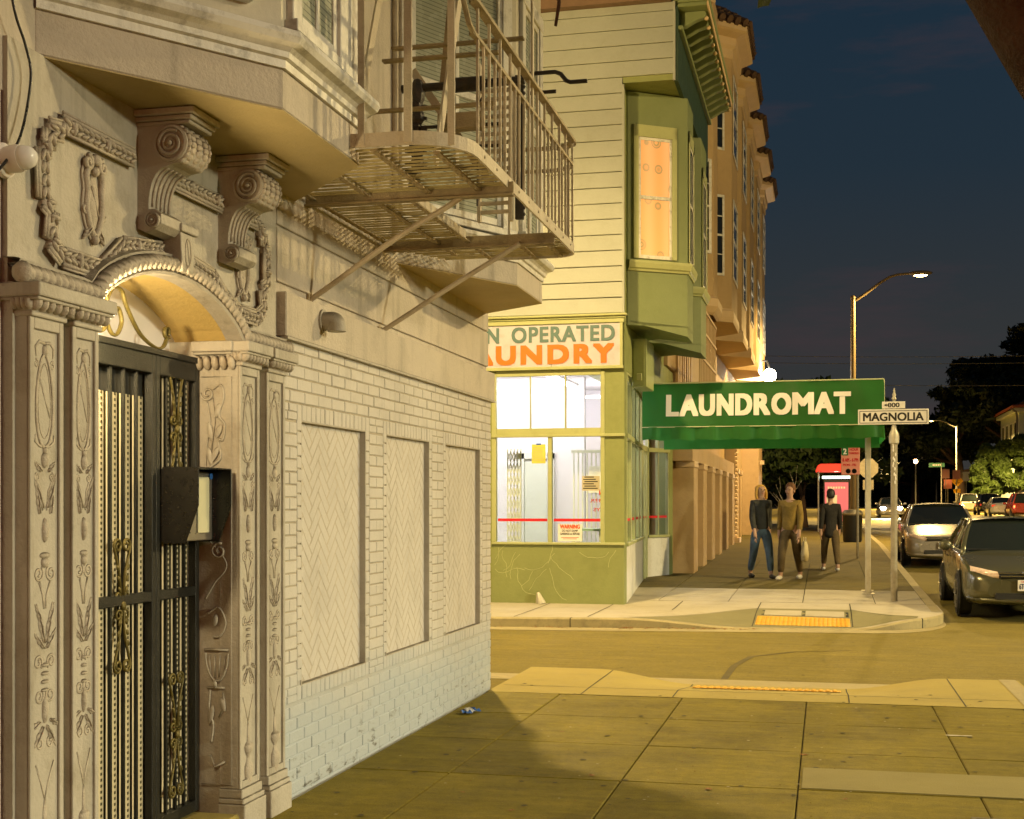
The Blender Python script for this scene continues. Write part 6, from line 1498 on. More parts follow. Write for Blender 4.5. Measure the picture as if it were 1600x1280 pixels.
def branchy(mb, p, d, L, r, depth, spread, rg):
    pts = [Vector(p)]; q = Vector(p); dd = Vector(d).normalized()
    for k in range(4):
        dd = (dd + Vector((rg.uniform(-1,1), rg.uniform(-1,1), rg.uniform(-.4,.8)))*.18).normalized(); q = q + dd*L/4; pts.append(q.copy())
    mb.tube(pts, [r*(1-.14*k) for k in range(5)], 7 if depth > 1 else 5)
    ends = [q.copy()]
    if depth:
        for k in range(3):
            nd = (dd + Vector((rg.uniform(-1,1), rg.uniform(-1,1), rg.uniform(-.3,.7)))*spread).normalized()
            ends += branchy(mb, pts[2+k % 3], nd, L*.66, r*.5, depth-1, spread, rg)
    return ends
def tree(name, label, x, y, h, cr, trunk_h, clumps, nleaf, lsize, lm, group=None, seed=1, bark='bark', r=.16, depth=3, aspect=1.2):
    rg = random.Random(seed); zb = zs(y); t = thing(name, label, 'tree', (x, y, zb), group)
    mb = MB(); ends = branchy(mb, (x, y, zb-.1), (0, 0, 1), trunk_h, r, depth, .85, rg); mb.build('trunk', M[bark], t, smooth=True)
    C = []
    for k in range(clumps):
        e = ends[rg.randrange(len(ends))]; a = rg.uniform(0, 2*math.pi); rr = cr*math.sqrt(rg.uniform(.05, 1)); zz = zb+trunk_h*.75+(h-trunk_h*.75)*rg.uniform(.05, .93)
        f = 1-abs((zz-zb-trunk_h*.75)/(h-trunk_h*.75)-.45)*.95
        s = cr*rg.uniform(.18, .34); C.append((x+rr*f*math.cos(a), y+rr*f*math.sin(a), zz, s, s, s*.72))
    leaf_cloud(C, nleaf, lsize, aspect).build('crown', lm, t, recalc=False)
    return t
tree('street_tree', 'dark leafy street tree behind the walkers, nearest the tan block', -.9, 62, 6.9, 3.0, 2.6, 34, 9000, .16, M['leaf_mid'], 'street trees behind the walkers', 3)
tree('street_tree', 'dark leafy street tree behind the bus shelter', 1.0, 70, 7.2, 3.4, 2.8, 36, 9000, .17, M['leaf_mid'], 'street trees behind the walkers', 5)
tree('street_tree', 'dark leafy street tree left of the bus shelter, beyond the end wall', -3.2, 74, 7.6, 3.4, 2.6, 34, 8000, .18, M['leaf_mid'], 'street trees behind the walkers', 8)
for k, (x, y, h, lb) in enumerate(((16.0, 140, 6.6, 'rounded olive street tree on the far pavement, nearest the crossing sign'), (18.2, 139, 7.6, 'tall olive street tree in the middle of the far pavement group'), (20.6, 141, 7.0, 'olive street tree at the right end of the far pavement group'), (22.8, 138, 6.6, 'olive street tree partly cut by the frame edge'))):
    tree('olive_tree', lb, x, y, h, 2.0, 1.8, 40, 9000, .19, M['leaf_lit'], 'olive trees on the far pavement', 20+k, r=.13)
# big cypresses: spreading limbs with flat layered crowns
def cypress(label, x, y, h, cr, seed, lean=0):
    rg = random.Random(seed); zb = zs(y); t = thing('cypress_tree', label, 'tree', (x, y, zb), 'tall dark cypresses on the skyline'); mb = MB(); C = []
    top = Vector((x+lean, y, zb+h*.72)); mb.tube([(x, y, zb), (x+lean*.3, y, zb+h*.35), top], [.75, .55, .3], 9)
    for k in range(17):
        a = rg.uniform(0, 2*math.pi); z0 = zb+h*rg.uniform(.30, .72); L = cr*rg.uniform(.45, 1.0)*(1.15-.5*(z0-zb)/h); e = Vector((x+lean*.6+L*math.cos(a), y+L*.6*math.sin(a), z0+h*rg.uniform(.08, .26)))
        s = Vector((x+lean*(z0-zb)/h, y, z0)); mid = s.lerp(e, .5)+Vector((0, 0, -h*.02)); mb.tube([s, mid, e], [.28, .2, .09], 6)
        for q in range(9): C.append((e.x+rg.uniform(-1,1)*cr*.34, e.y+rg.uniform(-1,1)*cr*.25, e.z+rg.uniform(-.5, 1)*h*.06, cr*rg.uniform(.14, .26), cr*rg.uniform(.14, .26), h*rg.uniform(.030, .06)))
    mb.build('trunk', M['bark'], t, smooth=True); leaf_cloud(C, 26000, .42, 1.2).build('crown', M['leaf_dark'], t, recalc=False)
cypress('tallest dark cypress, rising out of the frame at the right edge', 35.5, 186, 26, 10, 31, 1)
cypress('dark spreading cypress in the middle of the skyline trees', 25.5, 182, 22.5, 10, 32, -1)
cypress('lower dark cypress at the left of the skyline trees', 18.0, 190, 15.5, 8, 33, -1)
cypress('dark cypress behind the teal house', 31, 200, 17, 9, 34)
cypress('low dark cypress over the far end of the road', 13.5, 215, 10.5, 8, 36)
MB().box(-40, 60, 232, 236, 0, 5).build('far_wood', M['leaf_dark'], None, kind='stuff') if False else None
lw = leaf_cloud([(x, 228+rng.uniform(-6,6), rng.uniform(2,5.5), 6, 4, 3.6) for x in range(-24, 60, 4)], 16000, .7, 1.2).build('far_wood', M['leaf_dark'], None, recalc=False); lw['kind'] = 'stuff'
# bare pale sapling
t = thing('bare_sapling', 'bare pale twiggy sapling between the two walkers', 'tree', (-.85, 38, zs(38)))
mb = MB(); rg = random.Random(12); branchy(mb, (-.85, 38, zs(38)), (.05, 0, 1), 1.15, .022, 2, .6, rg); mb.build('stem', M['bark_pale'], t, smooth=True)
# near street tree: limb that crosses the corner of the frame
t = thing('near_street_tree', 'dark street tree whose limb crosses the top right corner', 'tree', (1.25, 2.4, 0))
mb = MB(); mb.tube([(1.27, 2.4, -.1), (1.25, 2.4, .5), (1.18, 2.4, 1.0), (1.02, 2.4, 1.38), (.78, 2.4, 1.72), (.55, 2.4, 2.04), (.385, 2.4, 2.30), (.295, 2.4, 2.46), (.17, 2.4, 2.85), (.08, 2.4, 3.3), (.02, 2.4, 3.9)], [.17, .15, .13, .115, .10, .09, .08, .075, .06, .045, .02], 12)
mb.tube([(1.10, 2.4, 1.25), (1.3, 2.35, 2.0), (1.55, 2.2, 3.0), (1.6, 2.1, 3.9)], [.10, .08, .05, .02], 10)
for k in range(6):
    a = rng.uniform(0, 6.28); mb.tube([(.1, 2.4, 3.0+.13*k), (.1+.35*math.cos(a), 2.4+.35*math.sin(a), 3.3+.15*k), (.1+.7*math.cos(a), 2.4+.7*math.sin(a), 3.5+.2*k)], [.03, .02, .008], 6)
mb.build('trunk', M['bark'], t, smooth=True)
leaf_cloud([(rng.uniform(-.7, 1.7), 2.0+rng.uniform(-.9, .7), 3.6+rng.uniform(-.3, .9), .4, .4, .3) for k in range(16)], 1500, .045, 1.5).build('crown', M['leaf_lit'], t, recalc=False)
tw = MB(); tw.tube([(-.10, 2.4, 3.4), (-.09, 2.4, 2.8), (-.098, 2.4, 2.50), (-.104, 2.4, 2.455)], [.006, .005, .004, .003], 5)
tw.tube([(-.48, 2.4, 3.3), (-.47, 2.4, 2.7), (-.478, 2.4, 2.47), (-.484, 2.4, 2.432)], [.005, .004, .0035, .003], 5); tw.build('twig', M['bark'], t)
lf = MB(); lf.grid([[(-.118, 2.4, 2.433), (-.108, 2.385, 2.430), (-.098, 2.4, 2.436)], [(-.116, 2.4, 2.455), (-.102, 2.385, 2.453), (-.088, 2.4, 2.458)], [(-.109, 2.4, 2.482), (-.100, 2.395, 2.482), (-.092, 2.4, 2.484)]]); lf.build('leaf', M['leaf_lit'], t)
# ------------------------------------------------------------------ far house, wires
hs = thing('teal_house', 'pale teal house with a red roof edge behind the olive trees', 'house', (21.6, 162, .7))
HX, HY = 21.6, 162
MB().box(HX, HX+14, HY, HY+16, .7, 12.2).build('wall', M['house'], hs)
MB().box(HX-.5, HX+14.5, HY-.5, HY+16.5, 12.2, 12.7).build('cornice', M['house'], hs, bevel=.05); MB().prism([(HX-.7, 12.7), (HX+14.7, 12.7), (HX+12, 15), (HX+3, 15)], 'y', HY-.7, HY+16.7).build('roof', M['rooftile'], hs); MB().box(HX-.75, HX+14.75, HY-.75, HY+16.75, 12.7, 13.0).build('roof_edge', M['roof_red'], hs)
for k in range(4):
    y = HY+1.5+3.6*k; w = MB().box(HX-.08, HX, y, y+1.4, 8.2, 11.3).build('window', M['trim'], hs); MB().box(HX-.10, HX-.08, y+.16, y+1.24, 8.4, 11.1).build('pane', M['pane_dark'], w)
for k in range(3):
    x = HX+1+2.9*k; w = MB().box(x, x+1.4, HY-.08, HY, 8.2, 11.3).build('window', M['trim'], hs); MB().box(x+.16, x+1.24, HY-.10, HY-.08, 8.4, 11.1).build('pane', M['pane_dark'], w)
wl = thing('wall_lamp', 'dark bracket lamp post beside the teal house', 'lamp post', (20.1, 152, .7)); MB().tube([(20.1, 152, .7), (20.1, 152, 11.0), (20.0, 152, 11.6), (19.5, 152, 11.9)], .12, 8).build('post', M['pole_dark'], wl)
for k, (z, sag) in enumerate(((12.6, .5), (12.1, .5), (10.6, .6))):
    pts = [(-5+45*i/20, 100, z - sag*(1-((i-10)/10)**2)) for i in range(21)]
    tag(MB().tube(pts, .018, 4).build('overhead_wire', M['pole_dark']), ('uppermost thin wire strung across the road', 'middle thin wire strung across the road', 'lowest thin wire strung across the road')[k], 'wire', 'overhead wires across the road')
# ------------------------------------------------------------------ cars
def car(name, label, color, loc, rz=0, kind='sedan', detail=1, group=None, rough=.25, lights_on=False, tail_on=False, plate=None):
    t = thing(name, label, 'car', (0,0,0), group)
    pm = mat('car_paint_'+name, color, rough, .0, .3, spec=.6, coat=.6, metal=.35)
    H = 1.44 if kind == 'sedan' else 1.74; L = 2.26
    st = [(-2.27,.30,.50,.60,.55,.40),(-2.22,.24,.58,.66,.72,.62),(-2.08,.19,.66,.735,.81,.68),(-1.75,.17,.74,.82,.865,.72),(-1.25,.17,.83,.925,.878,.74),(-.92,.17,.89,.985,.88,.75),(0,.17,.94,1.0,.88,.75),(1.2,.17,.965,1.02,.878,.75),(1.75,.19,.965,1.06,.86,.72),(2.1,.24,.93,1.03,.81,.66),(2.25,.34,.78,.86,.68,.5)]
    if kind == 'suv': st = [(a, b_+.08, c*1.15, d*1.14, e, f) for a, b_, c, d, e, f in st]
    rows = []
    for y, zb, zbelt, zt, w, wt_ in st:
        half = [(w*.80, zb), (w*.96, zb+.05), (w, zb+(zbelt-zb)*.38), (w*.995, zb+(zbelt-zb)*.62), (w*.965, zbelt-.03), (w*.93, zbelt+.005), (wt_, zt-.03), (wt_*.5, zt-.004), (0, zt)]
        rows.append([(-x, y, z) for x, z in half] + [(x, y, z) for x, z in reversed(half[:-1])])
    mb = MB(); mb.grid(rows, close_u=True); n = len(rows[0]); mb.add(rows[0], [tuple(range(n))]); mb.add(rows[-1], [tuple(range(n))])
    mb.build('body', pm, t, smooth=True, subsurf=1)
    # glasshouse
    zb_ = .90 if kind == 'sedan' else 1.05
    if kind == 'sedan': fb, ft, rt_, rb_ = -1.0, -.12, .95, 1.72
    else: fb, ft, rt_, rb_ = -.95, -.30, 1.85, 2.12
    WB, WT = .77, .57
    def gp(s, yb, yt, v, bulge=0): return (s*(WB+(WT-WB)*v), yb+(yt-yb)*v, zb_+(H-.045-zb_)*v)
    cols = [-1,-.85,-.5,0,.5,.85,1]
    def screen(yb, yt, sg): return [[(s*(WB+(WT-WB)*v)*.97, yb+(yt-yb)*v+sg*.10*(1-s*s)*(1-.3*v), zb_+.02+(H-.05-zb_)*v+.02*(1-s*s)*v) for s in cols] for v in (0,.25,.5,.75,1)]
    mb = MB(); mb.grid(screen(fb, ft, -1)); mb.build('windscreen', M['carglass'], t, smooth=True)
    mb = MB(); mb.grid(screen(rb_, rt_, 1)); mb.build('rear_window', M['carglass'], t, smooth=True)
    for s in (-1, 1):
        mb = MB(); mb.grid([[(s*(WB+(WT-WB)*v+.015*math.sin(math.pi*v)), (fb+(ft-fb)*v)*(1-u)+(rb_+(rt_-rb_)*v)*u, zb_+(H-.06-zb_)*v) for u in (0,.25,.5,.75,1)] for v in (0,.3,.6,1)]); mb.build('side_window', M['carglass'], t, smooth=True)
        for yb, yt in ((fb, ft), (.28, .36), (rb_, rt_)):
            pl = MB(); pl.tube([(s*(WB+(WT-WB)*v+.012*math.sin(math.pi*v)), yb+(yt-yb)*v, zb_-.02+(H-.03-zb_)*v) for v in (0,.25,.5,.75,1)], [.05,.045,.042,.04,.045], 8); pl.build('pillar', pm, t, smooth=True)
    mb = MB(); rf = []
    for y, k in ((ft-.07, .0), (ft+.05, .02), ((ft+rt_)/2, .045), (rt_-.1, .03), (rt_+.07, 0)): rf.append([(s*(WT+.035), y-(0 if abs(s) < 1 else 0)+(-.09*(1-s*s) if y < ft+.06 else .06*(1-s*s) if y > rt_-.2 else 0), H-.05+k*.6+(.045)*(1-s*s)*(1)) for s in cols])
    mb.grid(rf); mb.grid([[(p[0]*1.0, p[1], p[2]-.035) for p in r_] for r_ in rf]); mb.build('roof', pm, t, smooth=True)
    # wheels in dark arches
    for sx in (-1, 1):
        for y in (-1.38, 1.34):
            ar = MB(); ar.lathe([(0,0),(.355,0),(.355,.02),(0,.02)], 22, Matrix.Translation((sx*.862, y, .33)) @ Matrix.Rotation(R(90)*sx, 4, 'Y')); ar.build('wheel_arch', M['plastic'], t)
            w = MB(); w.lathe([(.2,-.1),(.30,-.1),(.318,-.075),(.32,.0),(.318,.075),(.30,.1),(.2,.1)], 26, Matrix.Translation((sx*.80, y, .32)) @ Matrix.Rotation(R(90)*sx, 4, 'Y')); w = w.build('wheel', M['tyre'], t, smooth='auto')
            rm_ = MB(); rm_.lathe([(0,.09),(.05,.095),(.19,.09),(.215,.105),(.215,.08)], 22, Matrix.Translation((sx*.80, y, .32)) @ Matrix.Rotation(R(90)*sx, 4, 'Y'))
            for k in range(7): a = 2*math.pi*k/7; rm_.bar((sx*.905, y+.04*math.cos(a), .32+.04*math.sin(a)), (sx*.905, y+.20*math.cos(a), .32+.20*math.sin(a)), .012, .035, (1,0,0))
            rm_.build('rim', M['rim'], w)
    for s in (-1, 1):
        m_ = MB(); m_.ball((s*1.0, -.72, 1.02), (.11, .07, .08), 12, 8); m_.bar((s*.86, -.72, .97), (s*.95, -.72, .99), .05, .04); m_.build('mirror', pm, t, smooth=True)
        h_ = MB(); h_.tube([(s*.888, .12, .83), (s*.90, .2, .835), (s*.888, .3, .83)], .015, 6); h_.build('door_handle', pm, t)
        # headlamps wrap round the corners
        hl = MB(); P_ = []
        for u in range(6):
            f = u/5; x = s*(.40+.36*f); y = -2.235+.07*f+.22*f**2.5; zt_ = .68+.075*f; zb2 = .585+.05*f
            P_.append([(x, y-.012, zb2), (x, y-.05+.01*f, (zt_+zb2)/2), (x, y+.02, zt_), (x, y+.10, zt_)])
        hl.grid(P_); hl.build('headlight', emis('headlight_glow', (1,.9,.75), 45) if lights_on else M['lamp_lens'], t, smooth=True)
        tl = MB(); tl.box(s*.50, s*.79, 2.16, 2.22, .74, .90); tl.build('tail_light', emis('tail_light_glow', (1,.07,.02), 12 if tail_on else .5), t, bevel=.02)
    g_ = MB(); g_.box(-.40, .40, -2.30, -2.22, .60, .655); g_ = g_.build('grille', M['plastic'], t, bevel=.01)
    MB().box(-.42, .42, -2.315, -2.25, .665, .685).build('grille_bar', M['chrome'], t, bevel=.006); MB().box(-.38, .38, -2.31, -2.25, .622, .633).build('grille_slat', M['chrome'], g_)
    MB().box(-.46, .46, -2.30, -2.2, .28, .385).build('air_intake', M['plastic'], t, bevel=.02)
    lp_ = MB(); P_ = [(-.80, -2.02, .30), (-.6, -2.24, .28), (0, -2.31, .27), (.6, -2.24, .28), (.80, -2.02, .30)]; lp_.tube(P_, .035, 8); lp_.build('bumper_lip', pm, t, smooth=True)
    pl = MB().box(-.155, .155, -2.335, -2.31, .42, .575).build('licence_plate', M['signface'], t, bevel=.004)
    wl_ = MB(); wl_.box(-.7, .7, -.99, -.97, .96, .975); wl_.build('wiper', M['plastic'], t)
    if plate:
        text_mesh('plate_number', plate, mat('plate_blue_ink', (.02,.03,.10), .5), pl, (-.085, -2.336, .485), .10, .075, .03, .001)
        text_mesh('plate_heading', 'California', M['red'], pl, (-.05, -2.336, .555), .13, .022, .02, .001)
    t.location = loc; t.rotation_euler = (0, 0, rz)
    return t
c1 = car('parked_sedan', 'dark olive sedan parked facing us at the right edge of the picture', (.085,.083,.045), (2.80, 22.25, zr(22)), 0, plate='6TO')
# emblem on the nose
e = MB(); e.bar((-.045, -2.335, .63), (-.058, -2.32, .72), .014, .014); e.bar((.045, -2.335, .63), (.058, -2.32, .72), .014, .014); e.bar((-.05, -2.335, .672), (.05, -2.335, .672), .014, .014)
e.tube([(.075*math.cos(a)*(1.12 if math.sin(a) > 0 else .95), -2.33, .675+.065*math.sin(a)) for a in [2*math.pi*k/20 for k in range(21)]], .007, 6); o = e.build('badge', M['chrome'], None); o.parent = c1
c2 = car('silver_hatchback', 'silver car parked behind the name post, facing us', (.30,.275,.235), (2.62, 33.6, zr(33.6)), 0)
c3 = car('lit_car', 'car facing us with its headlights full on', (.3,.27,.22), (4.55, 100, zr(100)), 0, lights_on=True)
for s in (-.55, .55):
    hb = MB().ball((s, -2.24, .66), (.17, .05, .13), 14, 8).build('headlamp_bowl', emis('full_beam_glow', (1,.92,.80), 90), None, smooth=True); hb.parent = c3
    spot('headlight_beam', (4.55+s, 97.3, zr(97)+.66), (3.4+s*.5, 20, zr(20)+.4), HEAD_W, (1,.86,.66), 70, .7, .05)
car('white_suv', 'white car far off with red brake lights glowing', (.75,.72,.66), (12.3, 125, zr(125)), math.pi, 'suv', tail_on=True)
car('far_dark_car', 'dark car far off beside the white one', (.03,.03,.028), (13.0, 116, zr(116)), math.pi, 'suv')
car('far_white_car', 'low white car parked far off under the olive trees', (.70,.68,.62), (12.75, 106, zr(106)), math.pi)
car('far_red_car', 'red car far off at the right, taller than the white one beside it', (.35,.05,.03), (13.1, 97, zr(97)), math.pi, 'suv', tail_on=True)
# ------------------------------------------------------------------ people
def skin_obj(name, chains, m, parent, root=0, sub=2):
    """chains: list of [(pos, (rx, ry)), ...]; first chain holds the root; later chains start by index of an earlier vertex or free"""
    V = []; E = []; Rr = []
    for ch in chains:
        prev = None
        for it in ch:
            if isinstance(it, int): prev = it; continue
            V.append(it[0]); Rr.append(it[1]); i = len(V)-1
            if prev is not None: E.append((prev, i))
            prev = i
    me = bpy.data.meshes.new(name); me.from_pydata(V, E, []); me.materials.append(m)
    o = bpy.data.objects.new(name, me); COL.objects.link(o)
    if parent is not None: o.parent = parent
    md = o.modifiers.new('skin', 'SKIN'); md.use_smooth_shade = True
    for i, r_ in enumerate(Rr):
        sv = me.skin_vertices[0].data[i]; sv.radius = r_ if isinstance(r_, tuple) else (r_, r_); sv.use_root = (i == root)
    s = o.modifiers.new('sub', 'SUBSURF'); s.levels = sub; s.render_levels = sub
    return o
def person(label, loc, rz, h, top, legs, hair, shoes, stride=.24, arm=.0, long_coat=False, fem=False, lean=0., elbow=None):
    k = h/1.75
    def P(x, y, z): return (x*k, y*k, z*k)
    sw_ = .165 if not fem else .150
    body = [[(P(0,0,.98), (.13*k,.10*k)), (P(0,0,1.12), (.125*k,.095*k)), (P(0,-.01,1.30), (.15*k,.105*k)), (P(0,0,1.42), (.12*k,.085*k)), (P(0,-.005,1.50), .052*k), (P(0,-.015,1.57), (.062*k,.075*k)), (P(0,-.02,1.66), (.076*k,.094*k)), (P(0,-.01,1.735), (.055*k,.068*k))]]
    n = 8; hands = []
    for s in (-1, 1):
        sy = arm*s; ex = elbow or (sw_+.045)
        body.append([3, (P(s*sw_,0,1.41), .058*k), (P(s*ex,.03+sy*.5,1.14), .043*k), (P(s*(ex+.015),-.05+sy,.90), .032*k), (P(s*(ex+.012),-.065+sy*1.05,.83), (.028*k,.04*k)), (P(s*(ex+.008),-.075+sy*1.05,.76), (.014*k,.03*k))]); hands.append(P(s*(ex+.012), -.07+sy*1.05, .80))
    for s in (-1, 1):
        f = stride*s
        body.append([0, (P(s*.095,0,.90), .088*k), (P(s*.10,-f*.45-.03,.50), .062*k), (P(s*.10,-f*.9+.03,.10), .042*k), (P(s*.10,-f*.9-.0,.045), .04*k), (P(s*.105,-f*.9-.14,.03), .034*k)])
    o = skin_obj('person', body, M['skin'], None)
    tag(o, label, 'person', 'people walking on the far pavement')
    # jacket
    L = .70 if long_coat else .88
    jk = [[(P(0,0,L), (.17*k,.135*k)), (P(0,0,1.0), (.162*k,.125*k)), (P(0,-.0,1.16), (.155*k,.12*k)), (P(0,-.01,1.32), (.178*k,.128*k)), (P(0,0,1.43), (.14*k,.10*k)), (P(0,-.002,1.475), (.075*k,.07*k))]]
    for s in (-1, 1):
        sy = arm*s; ex = elbow or (sw_+.045); jk.append([4, (P(s*sw_,0,1.415), .078*k), (P(s*ex,.03+sy*.5,1.14), .062*k), (P(s*(ex+.014),-.045+sy*.95,.905), .05*k)])
    skin_obj('jacket', jk, top, o)
    tr = [[(P(0,0,1.0), (.15*k,.115*k)), (P(0,0,.90), (.155*k,.12*k))]]
    for s in (-1, 1):
        f = stride*s; tr.append([1, (P(s*.097,-f*.05,.86), .112*k), (P(s*.099,-f*.25-.015,.68), .098*k), (P(s*.10,-f*.45-.03,.50), .082*k), (P(s*.10,-f*.9+.03,.12), .062*k)])
    skin_obj('trousers', tr, legs, o)
    for s in (-1, 1):
        f = stride*s; skin_obj('shoe', [[(P(s*.10,-f*.9+.06,.045), .045*k), (P(s*.10,-f*.9-.03,.045), .05*k), (P(s*.105,-f*.9-.15,.035), (.045*k,.036*k))]], shoes, o)
    hr = [[(P(0,-.035,1.755), (.074*k,.06*k)), (P(0,.02,1.745), (.098*k,.10*k)), (P(0,.05,1.68), (.102*k,.085*k)), (P(0,.07,1.58), (.085*k,.055*k))]]
    if fem:
        hr[0] += [(P(0,.075,1.46), (.085*k,.05*k)), (P(0,.08,1.36), (.05*k,.03*k))]
        for s in (-1, 1): hr.append([1, (P(s*.085,0,1.68), .036*k), (P(s*.098,-.01,1.58), .036*k), (P(s*.09,-.02,1.48), .028*k)])
    skin_obj('hair', hr, hair, o)
    fc = MB()
    fc.ball(P(0,-.118,1.635), (.013*k,.022*k,.022*k), 8, 6)
    for s in (-1, 1): fc.ball(P(s*.078,-.01,1.64), (.012*k,.022*k,.03*k), 8, 6)
    fc.build('face_features', M['skin'], o, smooth=True, local=True)
    ey = MB(); [ey.ball(P(s*.032,-.098,1.665), .010*k, 8, 6) for s in (-1, 1)]; ey.build('eyes', M['ink'], o, local=True)
    mo = MB(); mo.ball(P(0,-.098,1.592), (.024*k,.008*k,.007*k), 8, 6); mo.build('mouth', mat('lips', (.35,.12,.09), .5), o, local=True)
    for s, hp in zip((-1, 1), hands):   # separate bent fingers and thumb
        fg = MB()
        for q in range(4): yy = -.026+.017*q; fg.tube([(hp[0], hp[1]+yy*k, hp[2]-.05*k), (hp[0]-s*.006*k, hp[1]+yy*k, hp[2]-(.09+.008*(q in (1,2)))*k), (hp[0]-s*.022*k, hp[1]+yy*k, hp[2]-(.115+.01*(q in (1,2)))*k)], [.009*k, .008*k, .006*k], 6)
        fg.tube([(hp[0], hp[1]-.03*k, hp[2]-.005*k), (hp[0]-s*.01*k, hp[1]-.055*k, hp[2]-.035*k), (hp[0]-s*.015*k, hp[1]-.058*k, hp[2]-.06*k)], [.011*k, .009*k, .007*k], 6)
        fg.build('fingers', M['skin'], o, smooth=True, local=True)
    o.location = loc; o.rotation_euler = (R(lean), 0, rz)
    return o
c_navy = mat('navy_jacket_cloth', (.045,.045,.038), .85, .3, 5, None, .8, 16); c_jean = mat('blue_jeans', (.09,.14,.20), .85, .3, 5, None, .8, 16); c_olive = mat('mustard_olive_jacket', (.26,.17,.035), .85, .3, 5, None, .8, 16)
c_brown = mat('brown_trousers', (.11,.075,.03), .85, .3, 5, None, .8, 16); c_coat = mat('charcoal_coat', (.022,.019,.014), .85, .3, 5, None, .8, 16); c_bl = mat('sandy_hair', (.55,.32,.06), .6, .2, 25); c_bh = mat('auburn_hair', (.16,.07,.025), .6, .2, 25); c_bk = mat('dark_hair', (.02,.016,.012), .5, .2, 25)
c_sh = mat('dark_shoes', (.03,.028,.025), .5); c_wsh = mat('white_trainers', (.6,.58,.52), .6)
pA = person('walker with sandy hair in a dark jacket and blue jeans', (-1.22, 26.2, zs(26.2)+.005), .42, 1.80, c_navy, c_jean, c_bl, c_sh, .30, .16, fem=True)
pB = person('walker in a mustard jacket and brown trousers carrying a pale bag', (-.66, 25.9, zs(25.9)+.005), -.30, 1.80, c_olive, c_brown, c_bh, c_wsh, -.30, -.10)
pC = person('smaller walker further off in a long charcoal coat', (.10, 28.6, zs(28.6)+.005), math.pi+.2, 1.66, c_coat, c_brown, c_bk, c_wsh, .30, .12, True)
bg = thing('tote_bag', 'pale cloth tote bag hanging from the hand of the walker in the mustard jacket', 'bag', (-.40, 25.85, zs(25.9)+.4))
bx_, by_, bz_ = -.385, 25.83, zs(25.9)
mb = MB(); rows = []
for z, w_, d_ in ((.36,.05,.10),(.38,.07,.15),(.50,.075,.17),(.66,.06,.165),(.74,.035,.15)): rows.append([(bx_+w_*math.cos(a), by_+d_*math.sin(a), bz_+z) for a in [2*math.pi*q/16 for q in range(16)]])
mb.grid(rows, close_u=True); mb.add(rows[0], [tuple(range(16))]); mb.build('sack', mat('pale_canvas', (.55,.45,.24), .85, .1, 6), bg, smooth=True)
for d_ in (-.02, .02): MB().tube([(bx_+d_, by_-.12, bz_+.74), (bx_+d_, by_-.05, bz_+.80), (bx_+d_, by_, bz_+.815), (bx_+d_, by_+.05, bz_+.80), (bx_+d_, by_+.12, bz_+.74)], .008, 6).build('handle', M['paper_tan'], bg)
# ------------------------------------------------------------------ street litter and small things
bn = thing('litter_bin', 'dark litter bin standing on the pavement in front of the bus shelter', 'bin', (.80, 42, zs(42)))
MB().lathe([(.26,0),(.28,.05),(.30,.85),(.31,.9),(.24,.98),(0,1.0)], 16, Matrix.Translation((.80, 42, zs(42)))).build('drum', M['plastic'], bn, smooth='auto'); MB().lathe([(.305,.82),(.325,.84),(.325,.88),(.305,.9)], 16, Matrix.Translation((.80, 42, zs(42)))).build('band', M['pole_dark'], bn)
wr = thing('crumpled_wrapper', 'crumpled blue and white wrapper lying against the brick wall', 'wrapper', (-2.66, 9.55, .0))
def crumple(x, y, sx, sy, h, rz, seed, nx=8, ny=5, z0=.006):
    r_ = random.Random(seed); P = []; c, s = math.cos(rz), math.sin(rz)
    for i in range(nx):
        row_ = []
        for j in range(ny):
            u = (i/(nx-1)-.5)*sx; v = (j/(ny-1)-.5)*sy*(1+.25*math.sin(i)); u += r_.uniform(-.1,.1)*sx/nx*2; row_.append((x+u*c-v*s, y+u*s+v*c, z0+h*max(0, r_.random()*(1-((j/(ny-1)-.5)*2)**2*.6))))
        P.append(row_)
    mb = MB(); mb.grid(P); return mb
wx, wy = -2.575, 9.55
crumple(wx, wy, .17, .075, .035, 1.2, 3).build('foil', M['blue'], wr); crumple(wx-.01, wy, .07, .085, .042, 1.2, 4).build('white_print', M['paper'], wr); crumple(wx+.01, wy+.05, .04, .08, .04, 1.2, 8, 5, 4).build('blue_print', M['blue'], wr)
ps = tag(crumple(.87, 9.35, .17, .018, .004, .05, 6, 8, 3, .004).build('paper_strip', M['paper']), 'thin strip of white paper lying on the near pavement', 'paper')
for k, (x, y, s_, lbl) in enumerate(((.52, 6.72, .07, 'largest brown dry leaf near the utility covers'), (.62, 6.70, .035, 'small curled dry leaf beside the largest one'), (-.13, 8.42, .035, 'dry leaf on the dark joint in the middle of the pavement'), (.10, 7.2, .02, 'tiny dry leaf in front of the concrete patch'), (-1.3, 7.5, .03, 'dry leaf on the paving left of centre'), (-1.75, 8.9, .02, 'tiny leaf speck near the brick wall end'), (-.62, 7.28, .035, 'dry leaf just in front of the long dark joint'), (-1.9, 6.9, .02, 'leaf speck in the shaded paving by the wall'), (-1.55, 6.55, .025, 'leaf speck at the bottom of the shaded paving'))):
    o = crumple(x, y, s_*1.5, s_*.8, s_*.16, k*1.3, 30+k, 5, 4, .004).build('dry_leaf', M['leaf_dry']); tag(o, lbl, 'leaf', 'dry leaves scattered on the near pavement')
mb = MB(); r4 = random.Random(9)
